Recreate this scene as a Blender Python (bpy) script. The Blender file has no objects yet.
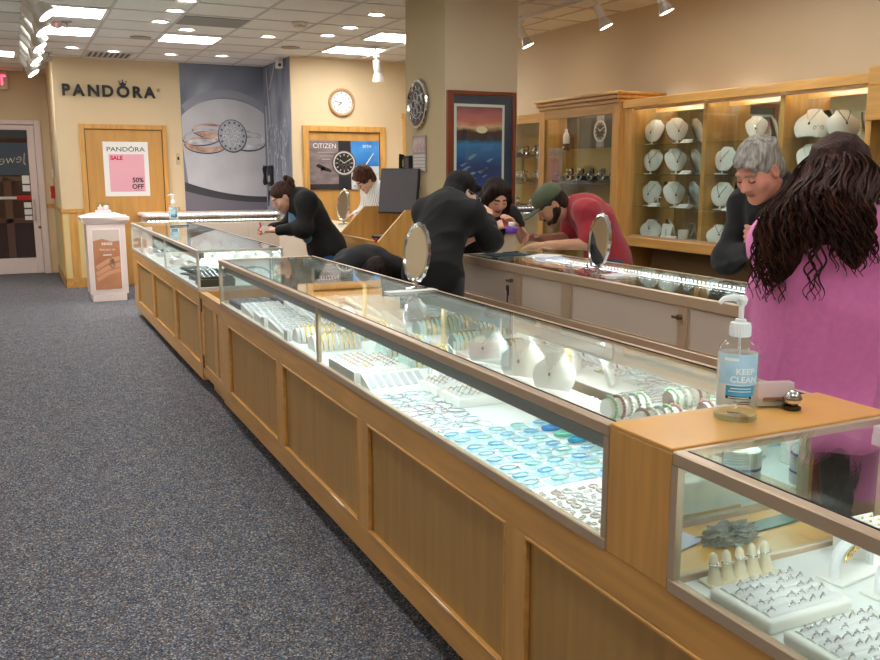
import bpy, bmesh, math, random
import numpy as np
from mathutils import Vector, Matrix, Euler
PI = math.pi
R = math.radians
random.seed(7)
SC = bpy.context.scene
COL = SC.collection

# ------------------------------------------------------------------ materials
def rgb(r, g, b):
    f = lambda c: (c / 255 / 12.92) if c / 255 <= .04045 else ((c / 255 + .055) / 1.055) ** 2.4
    return (f(r), f(g), f(b), 1)

def mat(name, col, rough=.5, metal=0., spec=.5, noise=0., nscale=20., bump=0., bscale=60., stretch=None, trans=0., emis=None, estr=0., coat=0., col2=None, sss=0., sheen=0.):
    m = bpy.data.materials.new(name); m.use_nodes = True
    nt = m.node_tree; N = nt.nodes; L = nt.links
    b = N['Principled BSDF']
    b.inputs['Base Color'].default_value = col
    b.inputs['Roughness'].default_value = rough
    b.inputs['Metallic'].default_value = metal
    b.inputs['Specular IOR Level'].default_value = spec
    b.inputs['Transmission Weight'].default_value = trans
    b.inputs['Coat Weight'].default_value = coat
    if sheen: b.inputs['Sheen Weight'].default_value = sheen
    if emis:
        b.inputs['Emission Color'].default_value = emis
        b.inputs['Emission Strength'].default_value = estr
    if noise or bump:
        tc = N.new('ShaderNodeTexCoord'); mp = N.new('ShaderNodeMapping')
        L.new(tc.outputs['Object'], mp.inputs[0])
        if stretch: mp.inputs['Scale'].default_value = stretch
    if noise:
        nz = N.new('ShaderNodeTexNoise'); nz.inputs['Scale'].default_value = nscale; nz.inputs['Detail'].default_value = 4
        L.new(mp.outputs[0], nz.inputs['Vector'])
        rp = N.new('ShaderNodeValToRGB')
        rp.color_ramp.elements[0].position = .3; rp.color_ramp.elements[1].position = .7
        c2 = col2 or tuple(min(1, c * (1 + noise)) for c in col[:3]) + (1,)
        c1 = col if col2 else tuple(c * (1 - noise) for c in col[:3]) + (1,)
        rp.color_ramp.elements[0].color = c1; rp.color_ramp.elements[1].color = c2
        L.new(nz.outputs['Fac'], rp.inputs[0]); L.new(rp.outputs[0], b.inputs['Base Color'])
    if bump:
        n2 = N.new('ShaderNodeTexNoise'); n2.inputs['Scale'].default_value = bscale; n2.inputs['Detail'].default_value = 3
        L.new(mp.outputs[0], n2.inputs['Vector'])
        bp = N.new('ShaderNodeBump'); bp.inputs['Strength'].default_value = bump; bp.inputs['Distance'].default_value = .01
        L.new(n2.outputs['Fac'], bp.inputs['Height']); L.new(bp.outputs[0], b.inputs['Normal'])
    return m

def glassmat(name, tint, ior=1.5, rough=0.0, gloss=1.):
    m = bpy.data.materials.new(name); m.use_nodes = True
    nt = m.node_tree; N = nt.nodes; L = nt.links
    N.remove(N['Principled BSDF'])
    t = N.new('ShaderNodeBsdfTransparent'); t.inputs[0].default_value = tint
    g = N.new('ShaderNodeBsdfGlossy'); g.inputs['Roughness'].default_value = rough
    g.inputs['Color'].default_value = (gloss, gloss, gloss, 1)
    f = N.new('ShaderNodeFresnel')
    ge = N.new('ShaderNodeNewGeometry'); mm = N.new('ShaderNodeMath'); mm.operation = 'MULTIPLY_ADD'
    mm.inputs[1].default_value = 1 / ior - ior; mm.inputs[2].default_value = ior   # same reflectance from both sides of the thin pane
    L.new(ge.outputs['Backfacing'], mm.inputs[0]); L.new(mm.outputs[0], f.inputs[0])
    x = N.new('ShaderNodeMixShader')
    L.new(f.outputs[0], x.inputs[0]); L.new(t.outputs[0], x.inputs[1]); L.new(g.outputs[0], x.inputs[2])
    L.new(x.outputs[0], N['Material Output'].inputs['Surface'])
    return m

def emit(name, col, s):
    m = bpy.data.materials.new(name); m.use_nodes = True
    nt = m.node_tree; N = nt.nodes
    N.remove(N['Principled BSDF'])
    e = N.new('ShaderNodeEmission'); e.inputs[0].default_value = col; e.inputs[1].default_value = s
    nt.links.new(e.outputs[0], N['Material Output'].inputs['Surface'])
    return m

M = {}
M['maple'] = mat('maple wood', rgb(212, 160, 86), .36, noise=.14, nscale=3, stretch=(9, 9, .9), coat=.2)
M['maple_h'] = mat('maple wood lengthwise', rgb(212, 160, 86), .36, noise=.14, nscale=3, stretch=(9, .9, 9), coat=.2)
M['maple_x'] = mat('maple wood crosswise', rgb(212, 160, 86), .36, noise=.14, nscale=3, stretch=(.9, 9, 9), coat=.2)
M['panel'] = mat('olive brown veneer', rgb(180, 142, 82), .45, noise=.1, nscale=3, stretch=(10, 10, .8))
M['door'] = mat('oak door veneer', rgb(201, 150, 80), .42, noise=.13, nscale=2.2, stretch=(5, 5, .6))
M['top'] = mat('maple counter top', rgb(222, 166, 86), .3, noise=.1, nscale=5, stretch=(1, 1, 1), coat=.3)
M['kick'] = mat('dark toe kick', rgb(38, 30, 26), .7)
M['bronze'] = mat('champagne bronze metal', rgb(198, 176, 150), .36, metal=.35)
M['bronze_d'] = mat('bronze trim', rgb(112, 90, 66), .4, metal=.3)
M['alu'] = mat('brushed aluminium', rgb(206, 202, 194), .34, metal=.4)
M['glass'] = glassmat('case glass', (.945, .985, .968, 1))
M['glassd'] = glassmat('door glass', (.82, .84, .84, 1), gloss=1)
M['shelfglass'] = glassmat('shelf glass', (.90, .96, .93, 1))
M['mirror'] = mat('mirror', (.88, .9, .9, 1), .02, metal=1)
M['deck'] = mat('white laminate deck', rgb(236, 238, 236), .5)
M['laminate'] = mat('beige laminate', rgb(200, 186, 170), .55)
M['wall'] = mat('cream wall paint', rgb(224, 202, 164), .8, noise=.02, nscale=2)
M['wall_t'] = mat('tan wall paint', rgb(208, 190, 160), .8, noise=.02, nscale=2)
M['wall_p'] = mat('pale yellow panel', rgb(226, 206, 146), .7)
M['wall_o'] = mat('olive pillar tone', rgb(186, 168, 132), .8, noise=.02, nscale=2)
M['white'] = mat('white satin', rgb(238, 234, 228), .45)
M['whitev'] = mat('white leatherette', rgb(240, 238, 232), .55, bump=.05, bscale=300)
M['greyback'] = mat('grey display backing', rgb(150, 146, 136), .6)
M['pinkw'] = mat('pinkish white lacquer', rgb(236, 218, 212), .35)
M['black'] = mat('black plastic', rgb(22, 22, 24), .4)
M['blackm'] = mat('black matte', rgb(16, 16, 18), .8)
M['silver'] = mat('polished silver', rgb(214, 214, 216), .15, metal=1)
M['steel'] = mat('steel', rgb(170, 170, 172), .28, metal=1)
M['gold'] = mat('yellow gold', rgb(232, 190, 92), .2, metal=1)
M['rose'] = mat('rose gold', rgb(214, 160, 130), .2, metal=1)
M['led'] = emit('led strip', (.90, .98, 1, 1), 14)
def dots(name, axis, period, col, s):
    m = emit(name, col, s); nt = m.node_tree; N = nt.nodes; L = nt.links
    tc = N.new('ShaderNodeTexCoord'); sp = N.new('ShaderNodeSeparateXYZ'); L.new(tc.outputs['Object'], sp.inputs[0])
    a = N.new('ShaderNodeMath'); a.operation = 'PINGPONG'; a.inputs[1].default_value = period / 2; L.new(sp.outputs[axis], a.inputs[0])
    c = N.new('ShaderNodeMath'); c.operation = 'GREATER_THAN'; c.inputs[1].default_value = period * .22; L.new(a.outputs[0], c.inputs[0])
    d = N.new('ShaderNodeMath'); d.operation = 'MULTIPLY_ADD'; d.inputs[1].default_value = s * .92; d.inputs[2].default_value = s * .08; L.new(c.outputs[0], d.inputs[0])
    L.new(d.outputs[0], [n for n in N if n.type == 'EMISSION'][0].inputs[1]); return m
M['ledY'] = dots('row of led lamps', 'Y', .03, (.95, .98, 1, 1), 5)
M['ledX'] = dots('row of led lamps across', 'X', .055, (1, .99, .96, 1), 6)
M['panelE'] = emit('light diffuser', (1, .985, .96, 1), 10)
M['downE'] = emit('downlight lens', (1, .96, .9, 1), 14)
M['bulbE'] = emit('spot bulb', (1, .96, .9, 1), 10)
M['paper'] = mat('white paper', rgb(240, 238, 234), .7)
M['red'] = mat('red plastic', rgb(190, 24, 30), .4)
M['ink'] = mat('black ink', rgb(20, 18, 18), .5)

def carpet():
    m = bpy.data.materials.new('speckled carpet'); m.use_nodes = True
    nt = m.node_tree; N = nt.nodes; L = nt.links; b = N['Principled BSDF']
    b.inputs['Roughness'].default_value = .95; b.inputs['Specular IOR Level'].default_value = .1
    tc = N.new('ShaderNodeTexCoord')
    v = N.new('ShaderNodeTexVoronoi'); v.inputs['Scale'].default_value = 190
    L.new(tc.outputs['Object'], v.inputs['Vector'])
    sp = N.new('ShaderNodeSeparateColor'); L.new(v.outputs['Color'], sp.inputs[0])
    rp = N.new('ShaderNodeValToRGB'); e = rp.color_ramp.elements; rp.color_ramp.interpolation = 'CONSTANT'
    cols = [(0, (72, 78, 90)), (.3, (112, 118, 128)), (.52, (146, 148, 148)), (.66, (100, 94, 100)), (.78, (136, 114, 98)), (.88, (190, 184, 180)), (.95, (98, 116, 146))]
    e[0].position = 0; e[0].color = rgb(*cols[0][1]); e[1].position = cols[1][0]; e[1].color = rgb(*cols[1][1])
    for p_, c in cols[2:]:
        q = e.new(p_); q.color = rgb(*c)
    L.new(sp.outputs[0], rp.inputs[0])
    nz = N.new('ShaderNodeTexNoise'); nz.inputs['Scale'].default_value = 9; nz.inputs['Detail'].default_value = 5
    L.new(tc.outputs['Object'], nz.inputs['Vector'])
    mx = N.new('ShaderNodeMix'); mx.data_type = 'RGBA'; mx.blend_type = 'MULTIPLY'; mx.inputs[0].default_value = .5
    r2 = N.new('ShaderNodeValToRGB'); r2.color_ramp.elements[0].position = .3; r2.color_ramp.elements[0].color = (.62, .62, .62, 1); r2.color_ramp.elements[1].position = .7
    L.new(nz.outputs['Fac'], r2.inputs[0]); L.new(rp.outputs[0], mx.inputs[6]); L.new(r2.outputs[0], mx.inputs[7])
    L.new(mx.outputs[2], b.inputs['Base Color'])
    bp = N.new('ShaderNodeBump'); bp.inputs['Strength'].default_value = .5; bp.inputs['Distance'].default_value = .006
    L.new(v.outputs['Distance'], bp.inputs['Height']); L.new(bp.outputs[0], b.inputs['Normal'])
    return m
M['carpet'] = carpet()

def ceilmat():
    m = bpy.data.materials.new('acoustic ceiling tile'); m.use_nodes = True
    nt = m.node_tree; N = nt.nodes; L = nt.links; b = N['Principled BSDF']
    b.inputs['Roughness'].default_value = .9; b.inputs['Specular IOR Level'].default_value = .1
    tc = N.new('ShaderNodeTexCoord'); nz = N.new('ShaderNodeTexNoise'); nz.inputs['Scale'].default_value = 130; nz.inputs['Detail'].default_value = 6
    L.new(tc.outputs['Object'], nz.inputs['Vector'])
    rp = N.new('ShaderNodeValToRGB'); rp.color_ramp.elements[0].position = .35; rp.color_ramp.elements[0].color = rgb(224, 223, 220); rp.color_ramp.elements[1].position = .55; rp.color_ramp.elements[1].color = rgb(242, 241, 238)
    L.new(nz.outputs['Fac'], rp.inputs[0]); L.new(rp.outputs[0], b.inputs['Base Color'])
    return m
M['ceil'] = ceilmat()
M['tbar'] = mat('ceiling grid bar', rgb(204, 201, 197), .6)

# ------------------------------------------------------------------ mesh builder
class B:
    def __init__(s):
        s.bm = bmesh.new(); s.mi = 0
    def _fin(s, geom, n0):
        return s
    def box(s, x0, x1, y0, y1, z0, z1, bev=0., seg=1):
        c = Matrix.Translation(((x0 + x1) / 2, (y0 + y1) / 2, (z0 + z1) / 2)) @ Matrix.Diagonal((abs(x1 - x0), abs(y1 - y0), abs(z1 - z0), 1))
        return s.obox(c, bev, seg)
    def obox(s, mtx, bev=0., seg=1):
        r = bmesh.ops.create_cube(s.bm, size=1, matrix=mtx)
        vs = r['verts']; fs = set(f for v in vs for f in v.link_faces)
        for f in fs: f.material_index = s.mi
        if bev:
            es = list(set(e for v in vs for e in v.link_edges))
            bmesh.ops.bevel(s.bm, geom=es, offset=bev, segments=seg, profile=.5, affect='EDGES', material=-1)
        return s
    def cyl(s, p0, p1, r0, r1=None, n=16, caps=True):
        p0 = Vector(p0); p1 = Vector(p1); d = p1 - p0
        q = d.to_track_quat('Z', 'Y').to_matrix().to_4x4()
        r = bmesh.ops.create_cone(s.bm, cap_ends=caps, cap_tris=False, segments=n, radius1=r0, radius2=r0 if r1 is None else r1, depth=d.length, matrix=Matrix.Translation((p0 + p1) / 2) @ q)
        for f in set(f for v in r['verts'] for f in v.link_faces): f.material_index = s.mi
        return s
    def sph(s, c, r, n=12, sc=(1, 1, 1), rot=None):
        m = Matrix.Translation(c) @ (rot.to_4x4() if rot else Matrix.Identity(4)) @ Matrix.Diagonal((r * sc[0], r * sc[1], r * sc[2], 1))
        q = bmesh.ops.create_uvsphere(s.bm, u_segments=n, v_segments=max(6, n * 2 // 3), radius=1, matrix=m)
        for f in set(f for v in q['verts'] for f in v.link_faces): f.material_index = s.mi
        return s
    def quad(s, *ps):
        f = s.bm.faces.new([s.bm.verts.new(p) for p in ps]); f.material_index = s.mi
        return s
    def prism(s, pts, v, ax=None):
        """extrude polygon (3D points) along vector v"""
        v = Vector(v)
        a = [s.bm.verts.new(p) for p in pts]; b = [s.bm.verts.new(Vector(p) + v) for p in pts]
        n = len(pts); fs = [s.bm.faces.new(a[::-1]), s.bm.faces.new(b)]
        for i in range(n):
            fs.append(s.bm.faces.new((a[i], a[(i + 1) % n], b[(i + 1) % n], b[i])))
        for f in fs: f.material_index = s.mi
        bmesh.ops.recalc_face_normals(s.bm, faces=fs)
        return s
    def rings(s, loops, closed=True, cap=True):
        """skin a list of vertex loops"""
        vl = [[s.bm.verts.new(p) for p in l] for l in loops]; fs = []
        n = len(loops[0])
        for a, b in zip(vl, vl[1:]):
            for i in range(n if closed else n - 1):
                fs.append(s.bm.faces.new((a[i], a[(i + 1) % n], b[(i + 1) % n], b[i])))
        if cap and closed:
            fs.append(s.bm.faces.new(vl[0][::-1])); fs.append(s.bm.faces.new(vl[-1]))
        for f in fs: f.material_index = s.mi
        bmesh.ops.recalc_face_normals(s.bm, faces=fs)
        return s
    def lathe(s, prof, n=24, c=(0, 0, 0), cap=True):
        c = Vector(c)
        return s.rings([[c + Vector((r * math.cos(2 * PI * i / n), r * math.sin(2 * PI * i / n), z)) for i in range(n)] for r, z in prof], cap=cap)
    def tube(s, pts, r, n=8, closed=False, rads=None):
        pts = [Vector(p) for p in pts]; loops = []; m = len(pts); prev = None
        for i, p in enumerate(pts):
            if closed: t = pts[(i + 1) % m] - pts[i - 1]
            else: t = pts[min(i + 1, m - 1)] - pts[max(i - 1, 0)]
            t.normalize()
            if prev is None:
                u = t.orthogonal().normalized()
            else:
                u = prev - t * prev.dot(t)
                u = u.normalized() if u.length > 1e-6 else t.orthogonal().normalized()
            prev = u; w = t.cross(u)
            rr = rads[i] if rads else r
            loops.append([p + (u * math.cos(2 * PI * k / n) + w * math.sin(2 * PI * k / n)) * rr for k in range(n)])
        if closed: loops.append(loops[0])
        return s.rings(loops, cap=not closed)
    def torus(s, c, R_, r, n=24, k=8, rot=None, arc=2 * PI, sx=1, sy=1):
        c = Vector(c); rot = rot or Matrix.Identity(3)
        full = arc > 2 * PI - 1e-4
        cnt = n if full else n + 1
        pts = [c + rot @ Vector((R_ * sx * math.cos(arc * i / n), R_ * sy * math.sin(arc * i / n), 0)) for i in range(cnt)]
        return s.tube(pts, r, k, closed=full)
    def xf(s, m):
        bmesh.ops.transform(s.bm, matrix=m, verts=s.bm.verts); return s
    def mesh(s, name, mats, ang=35):
        me = bpy.data.meshes.new(name)
        bmesh.ops.remove_doubles(s.bm, verts=s.bm.verts, dist=1e-6)
        s.bm.to_mesh(me); s.bm.free()
        for m in (mats if isinstance(mats, (list, tuple)) else [mats]):
            me.materials.append(M[m] if isinstance(m, str) else m)
        if ang:
            me.shade_smooth(); me.set_sharp_from_angle(angle=R(ang))
        return me
    def obj(s, name, mats, parent=None, w=False, ang=35, loc=None):
        """w: vertices are in world space and get moved into the parent's frame"""
        if w and parent is not None:
            s.xf(parent.matrix_basis.inverted())
        return link(name, s.mesh(name, mats, ang), parent, loc)

def link(name, me, parent=None, loc=None):
    o = bpy.data.objects.new(name, me); COL.objects.link(o)
    if parent is not None: o.parent = parent
    if loc is not None: o.location = loc
    return o
def tag(o, label, cat, group=None):
    o['label'] = label; o['category'] = cat
    if group: o['group'] = group
    return o
def thing(name, label, cat, loc=(0, 0, 0), rz=0., group=None, rot=None):
    o = bpy.data.objects.new(name, None); COL.objects.link(o); o.empty_display_size = .05
    o.location = loc; o.rotation_euler = rot if rot else (0, 0, rz)
    # keep matrix_basis right without a depsgraph update
    return tag(o, label, cat, group)
def struct(o):
    o['kind'] = 'structure'; return o
def dup(root, loc, rz=None, label=None, group=None, rot=None, scale=None):
    r = root.copy(); COL.objects.link(r); r.location = loc
    if rz is not None: r.rotation_euler = (0, 0, rz)
    if rot is not None: r.rotation_euler = rot
    if scale is not None: r.scale = scale
    if label: r['label'] = label
    if group: r['group'] = group
    for ch in list(root.children):
        c = ch.copy(); COL.objects.link(c); c.parent = r
        for g in ch.children:
            d = g.copy(); COL.objects.link(d); d.parent = c
    return r
def text(name, s, size, mat_, parent, loc, rot, depth=.002, align='CENTER', sx=1., bold=0., shear=0.):
    cu = bpy.data.curves.new(name, 'FONT'); cu.body = s; cu.size = size; cu.extrude = depth; cu.align_x = align; cu.align_y = 'CENTER'
    cu.offset = bold; cu.shear = shear
    o = bpy.data.objects.new(name, cu); COL.objects.link(o)
    dg = bpy.context.evaluated_depsgraph_get()
    me = bpy.data.meshes.new_from_object(o.evaluated_get(dg))
    bpy.data.objects.remove(o); bpy.data.curves.remove(cu)
    me.materials.clear(); me.materials.append(M[mat_] if isinstance(mat_, str) else mat_)
    me.transform(Matrix.Diagonal((sx, 1, 1, 1)))
    t = link(name, me, parent, loc); t.rotation_euler = rot
    return t
# ------------------------------------------------------------------ the room
HC = 2.93
XR = 5.12          # right wall
XL = -3.6          # left wall
YF = -2.6          # wall behind the photographer
struct(B().box(XL, XR, YF, 17.4, -.06, 0).obj('floor', 'carpet', ang=0))
struct(B().box(XL, XR, YF, 14.55, HC, HC + .06).obj('ceiling', 'ceil', ang=0))
# ceiling grid
g = B()
k = -7
while .92 + .635 * k < XR:
    x = .92 + .635 * k
    if x > XL: g.box(x - .013, x + .013, YF, 14.55, HC - .006, HC)
    k += 1
y = 9.28 - .605 * 19
while y < 14.5:
    if y > YF: g.box(XL, XR, y - .013, y + .013, HC - .0055, HC)
    y += .605
struct(g.obj('trim_1', 'tbar', ang=0))
# walls
struct(B().box(XR, XR + .1, YF, 11.2, 0, HC).obj('wall_right', 'wall_t', ang=0))
struct(B().box(XL - .1, XL, YF, 14.55, 0, HC).obj('wall_left', 'wall', ang=0))
struct(B().box(XL, XR, YF - .1, YF, 0, HC).obj('wall_front', 'wall', ang=0))
struct(B().box(3.27, XR + .1, 11.2, 11.3, 0, HC).obj('wall_back', 'wall', ang=0))
struct(B().box(.57, 3.37, 12.5, 12.6, 0, HC).obj('wall_sign_side', 'wall', ang=0))
struct(B().box(.57, .67, 12.6, 14.55, 0, HC).obj('wall_entry', 'wall', ang=0))
struct(B().box(3.27, 3.37, 11.3, 12.5, 0, HC).obj('wall_mural_side', 'wall', ang=0))
# end wall with the door opening (x -.62 .. .43)
w = B(); w.box(XL, -.66, 14.55, 14.65, 0, HC); w.box(.45, .57, 14.55, 14.65, 0, HC); w.box(-.66, .45, 14.55, 14.65, 2.24, HC)
struct(w.obj('wall_end', 'wall', ang=0))
# pillar
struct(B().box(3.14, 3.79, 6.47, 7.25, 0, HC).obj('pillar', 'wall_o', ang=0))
# front face of the pillar is lighter than its sides
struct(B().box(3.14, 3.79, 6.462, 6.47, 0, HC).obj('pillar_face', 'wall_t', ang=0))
# wainscot on the sign wall and the entry wall
b = B(); b.box(.548, .84, 12.478, 12.5, .975, 1.03, .004); b.box(.548, .57, 12.478, 14.55, .975, 1.03, .004)
b.box(1.93, 2.05, 12.478, 12.5, .975, 1.03, .004); b.box(.445, .57, 14.53, 14.55, .975, 1.03, .004)
struct(b.obj('trim_2', 'maple_h'))
b = B(); b.box(.553, .84, 12.483, 12.5, 0, .13, .003); b.box(.553, .57, 12.483, 14.55, 0, .13, .003); b.box(1.93, 3.27, 12.483, 12.5, 0, .13, .003)
struct(b.obj('baseboard_back', 'maple_h'))
b = B(); b.box(.645, .75, 12.486, 12.5, .13, .975); b.box(.556, .57, 12.49, 12.62, .13, .975)
struct(b.obj('trim_3', 'maple'))
b = B(); b.box(.572, .645, 12.495, 12.5, .13, .975); b.box(.75, .84, 12.495, 12.5, .13, .975); b.box(.565, .57, 12.62, 14.55, .13, .975)
struct(b.obj('trim_4', 'wall_p', ang=0))
# wooden doors
def wood_door(name, x0, x1, z1, yw, fw_):
    d = struct(B().box(x0 + fw_, x1 - fw_, yw - .018, yw - .002, .01, z1 - fw_).obj(name, 'door'))
    f = B(); f.box(x0, x0 + fw_, yw - .05, yw, 0, z1, .006); f.box(x1 - fw_, x1, yw - .05, yw, 0, z1, .006); f.box(x0 + fw_, x1 - fw_, yw - .05, yw, z1 - fw_, z1, .006)
    link_ = f.obj('door_frame', 'maple', d)
    s = B(); t = .008
    s.box(x0 + fw_, x0 + fw_ + t, yw - .02, yw - .0181, .01, z1 - fw_); s.box(x1 - fw_ - t, x1 - fw_, yw - .02, yw - .0181, .01, z1 - fw_); s.box(x0 + fw_, x1 - fw_, yw - .02, yw - .0181, z1 - fw_ - t, z1 - fw_)
    s.obj('door_gap', 'kick', d)
    return d
d1 = wood_door('door_1', .835, 1.925, 2.11, 12.5, .062)
d2 = wood_door('door_2', 3.405, 4.535, 2.085, 11.2, .075)
b = B(); b.box(3.50, 3.565, 11.165, 11.182, 1.14, 1.25, .004); b.obj('lock_plate', 'bronze', d2)
b = B(); b.cyl((3.532, 11.165, 1.21), (3.532, 11.15, 1.21), .018); b.cyl((3.532, 11.165, 1.17), (3.532, 11.14, 1.17), .012); b.obj('lock_cylinder', 'steel', d2)
b = B(); b.box(4.452, 4.462, 11.16, 11.182, 1.55, 1.72, .003); b.obj('hinge', 'bronze_d', d2)
# opening edge by the pillar (door casing further right)
b = B(); b.box(4.80, 4.9, 11.15, 11.2, 0, 2.2, .006); b.box(4.78, 5.1, 11.14, 11.2, 2.2, 2.27, .006)
struct(b.obj('trim_5', 'maple'))

# ------------------------------------------------------------------ glass entrance door
fr = B(); fr.box(-.66, -.57, 14.5, 14.62, 0, 2.24, .005); fr.box(.36, .45, 14.5, 14.62, 0, 2.24, .005); fr.box(-.57, .36, 14.5, 14.62, 2.18, 2.24, .005)
door3 = struct(fr.obj('door_3', 'pinkw'))
b = B(); b.box(.26, .355, 14.52, 14.57, .01, 2.17, .005); b.box(-.565, -.47, 14.52, 14.57, .01, 2.17, .005); b.box(-.47, .26, 14.52, 14.57, .01, .24, .004); b.box(-.47, .26, 14.52, 14.57, 2.1, 2.17, .004)
b.obj('door_stile', 'pinkw', door3)
B().box(-.47, .26, 14.54, 14.548, .24, 2.1).obj('pane', 'glassd', door3, ang=0)
B().box(-.47, .262, 14.50, 14.53, 1.98, 2.1, .004).obj('closer_bar', 'black', door3)
b = B(); b.box(-.47, .20, 14.49, 14.52, 1.105, 1.145, .008); b.obj('push_bar', 'alu', door3)
b = B(); b.box(.06, .25, 14.482, 14.522, 1.09, 1.16, .008); b.obj('push_bar_end', 'red', door3)
b = B(); b.tube([(.29, 14.53, 1.10), (.29, 14.47, 1.10), (.29, 14.45, 1.07), (.29, 14.45, .83), (.29, 14.47, .80), (.29, 14.53, .80)], .012); b.obj('pull_handle', 'alu', door3)
b = B(); b.cyl((.34, 14.52, .69), (.34, 14.505, .69), .022); b.obj('door_lock', 'bronze_d', door3)
b = B()
for z0, z1 in ((1.33, 1.45), (1.22, 1.31), (.98, 1.06), (.88, .96), (.80, .86)): b.box(.15, .25, 14.534, 14.539, z0, z1)
b.obj('door_sticker', 'paper', door3, ang=0)
t = text('lettering', 'Jewelers', .19, mat('gold door lettering', rgb(214, 200, 168), .4), door3, (-.11, 14.535, 1.66), (PI / 2, 0, PI), .001, shear=-.25, bold=-.004); t.rotation_euler = (PI / 2, R(8), PI)
# the mall corridor beyond the door, at night
b = B(); b.box(-3.2, 3.0, 17.3, 17.4, 0, 3.2); struct(b.obj('wall_corridor', mat('maroon storefront across the corridor', rgb(92, 44, 34), .35), ang=0))
b = B(); b.box(-3.2, 3.0, 17.24, 17.3, .62, .70); b.box(-3.2, 3.0, 17.24, 17.3, 1.35, 1.42); b.box(-.12, 0, 17.24, 17.3, 0, 1.4); struct(b.obj('trim_6', mat('storefront rail', rgb(150, 96, 74), .5), ang=0))
b = B(); b.box(-2.6, 2.4, 17.27, 17.3, 1.45, 2.0); struct(b.obj('window_1', emit('lit shop window', (.5, .58, .7, 1), .04), ang=0))
b = B(); b.box(-3.2, 3.0, 14.66, 17.4, 2.95, 3.0); struct(b.obj('ceiling_corridor', 'ceil', ang=0))
b = B(); b.box(-.5, .5, 15.6, 16.2, 2.93, 2.95); struct(b.obj('trim_7', emit('corridor lamp', (1, .9, .75, 1), 2), ang=0))

# ------------------------------------------------------------------ ceiling fittings
def light_panel(x0, x1, y0, y1, label):
    t = thing('ceiling_light', label, 'ceiling light', ((x0 + x1) / 2, (y0 + y1) / 2, HC - .012), group='square ceiling light panels')
    b = B(); f = .03
    for a in ((x0, x0 + f, y0, y1), (x1 - f, x1, y0, y1), (x0 + f, x1 - f, y0, y0 + f), (x0 + f, x1 - f, y1 - f, y1)): b.box(*a, HC - .012, HC - .001)
    b.obj('frame', 'white', t, w=True)
    B().box(x0 + f, x1 - f, y0 + f, y1 - f, HC - .010, HC - .002).obj('diffuser', 'panelE', t, w=True, ang=0)
    return t
for a in ((.31, .91, 8.69, 9.27, 'lit white ceiling panel, nearer of the two right of the row of track spots'),
          (.31, .91, 9.89, 10.49, 'lit white ceiling panel, farther of the two right of the row of track spots'),
          (-.44, .18, 12.13, 12.72, 'lit white ceiling panel cut by the left edge of the photo near the entrance'),
          (1.55, 2.19, 9.94, 10.53, 'lit white ceiling panel above and right of the black wall lettering'),
          (3.47, 4.12, 10.03, 10.63, 'lit white ceiling panel above the round wall clock'),
          (3.56, 4.18, 8.88, 9.46, 'lit white ceiling panel partly hidden by the beige pillar')):
    light_panel(*a)
for x, y in ((.6, 6.0), (.6, 3.2), (.6, .4), (-2, 8.0), (-2, 4.5), (-2, 1.0), (2.13, 5.3), (2.13, 2.3), (2.13, -.6), (3.9, 4.4), (3.9, 1.2), (-2, 11.3)):
    light_panel(x - .29, x + .29, y - .29, y + .29, 'lit white ceiling panel over the shop floor')
def downlight(x, y, label):
    t = thing('recessed_downlight', label, 'downlight', (x, y, HC), group='recessed ceiling downlights')
    b = B(); b.lathe([(.098, -.001), (.1, -.010), (.082, -.012), (.066, -.002)], 28, cap=False); b.obj('trim_ring', 'white', t)
    b = B(); b.lathe([(.0662, -.002), (.045, -.003), (.02, -.0045), (.001, -.005)], 24, cap=False); b.obj('lens', 'downE', t)
    return t
DL = [(1.445, 8.53, 'small downlight beside the grey ceiling panel, on its left'), (1.41, 9.19, 'small downlight left of the grey ceiling panel, between it and the round speaker disc'),
      (1.73, 9.58, 'small downlight between the grey ceiling panel and the lit square panel'), (1.89, 11.64, 'small downlight closest to the top of the grey ring mural, on its left'),
      (.76, 11.5, 'small downlight in front of the wall corner by the entrance'), (1.226, 11.66, 'small downlight beside the slotted air vent above the black lettering'),
      (2.49, 11.5, 'small downlight just above the ring mural'), (1.459, 8.0, 'small downlight cut by the top edge of the photo'),
      (2.6, 9.69, 'small downlight right of the lit panel, between two ceiling discs'), (3.15, 9.34, 'farthest of three downlights in a row left of the pillar'),
      (3.18, 8.74, 'middle one of three downlights in a row left of the pillar'), (3.15, 7.94, 'nearest of three downlights in a row left of the pillar')]
for a in DL: downlight(*a)
# grey ceiling panel, vent, discs, sprinklers
tag(B().box(1.57, 2.18, 8.76, 9.26, HC - .008, HC - .001, .002).obj('ceiling_panel', mat('grey ceiling panel', rgb(146, 142, 138), .7)), 'plain grey square panel in the white ceiling grid', 'ceiling panel')
t = thing('air_vent', 'slotted grey air vent in the ceiling above the black lettering', 'vent', (1.21, 12.03, HC))
b = B(); b.box(.95, 1.47, 11.75, 12.31, HC - .004, HC - .001); b.obj('backing', mat('vent dark', rgb(96, 92, 90), .7), t, w=True)
b = B()
for i in range(9):
    x = .96 + i * .0625; b.box(x - .012, x + .012, 11.75, 12.31, HC - .01, HC - .004)
b.box(.94, 1.48, 11.74, 11.765, HC - .011, HC - .001); b.box(.94, 1.48, 12.295, 12.32, HC - .011, HC - .001)
b.obj('slats', 'tbar', t, w=True)
for x, y, l in ((1.38, 10.35, 'flat round grey disc in the ceiling left of the lit panel over the lettering'), (3.05, 10.41, 'flat round grey disc in the ceiling between the mural and the clock wall')):
    tag(B().lathe([(.11, -.001), (.105, -.012), (.06, -.016), (.002, -.017)], 28, (x, y, HC)).obj('ceiling_disc', mat('grey disc', rgb(172, 158, 142), .7)), l, 'ceiling speaker')
t = thing('smoke_detector', 'white round smoke detector hanging below the ceiling left of the pillar', 'smoke detector', (2.64, 8.67, HC))
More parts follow.
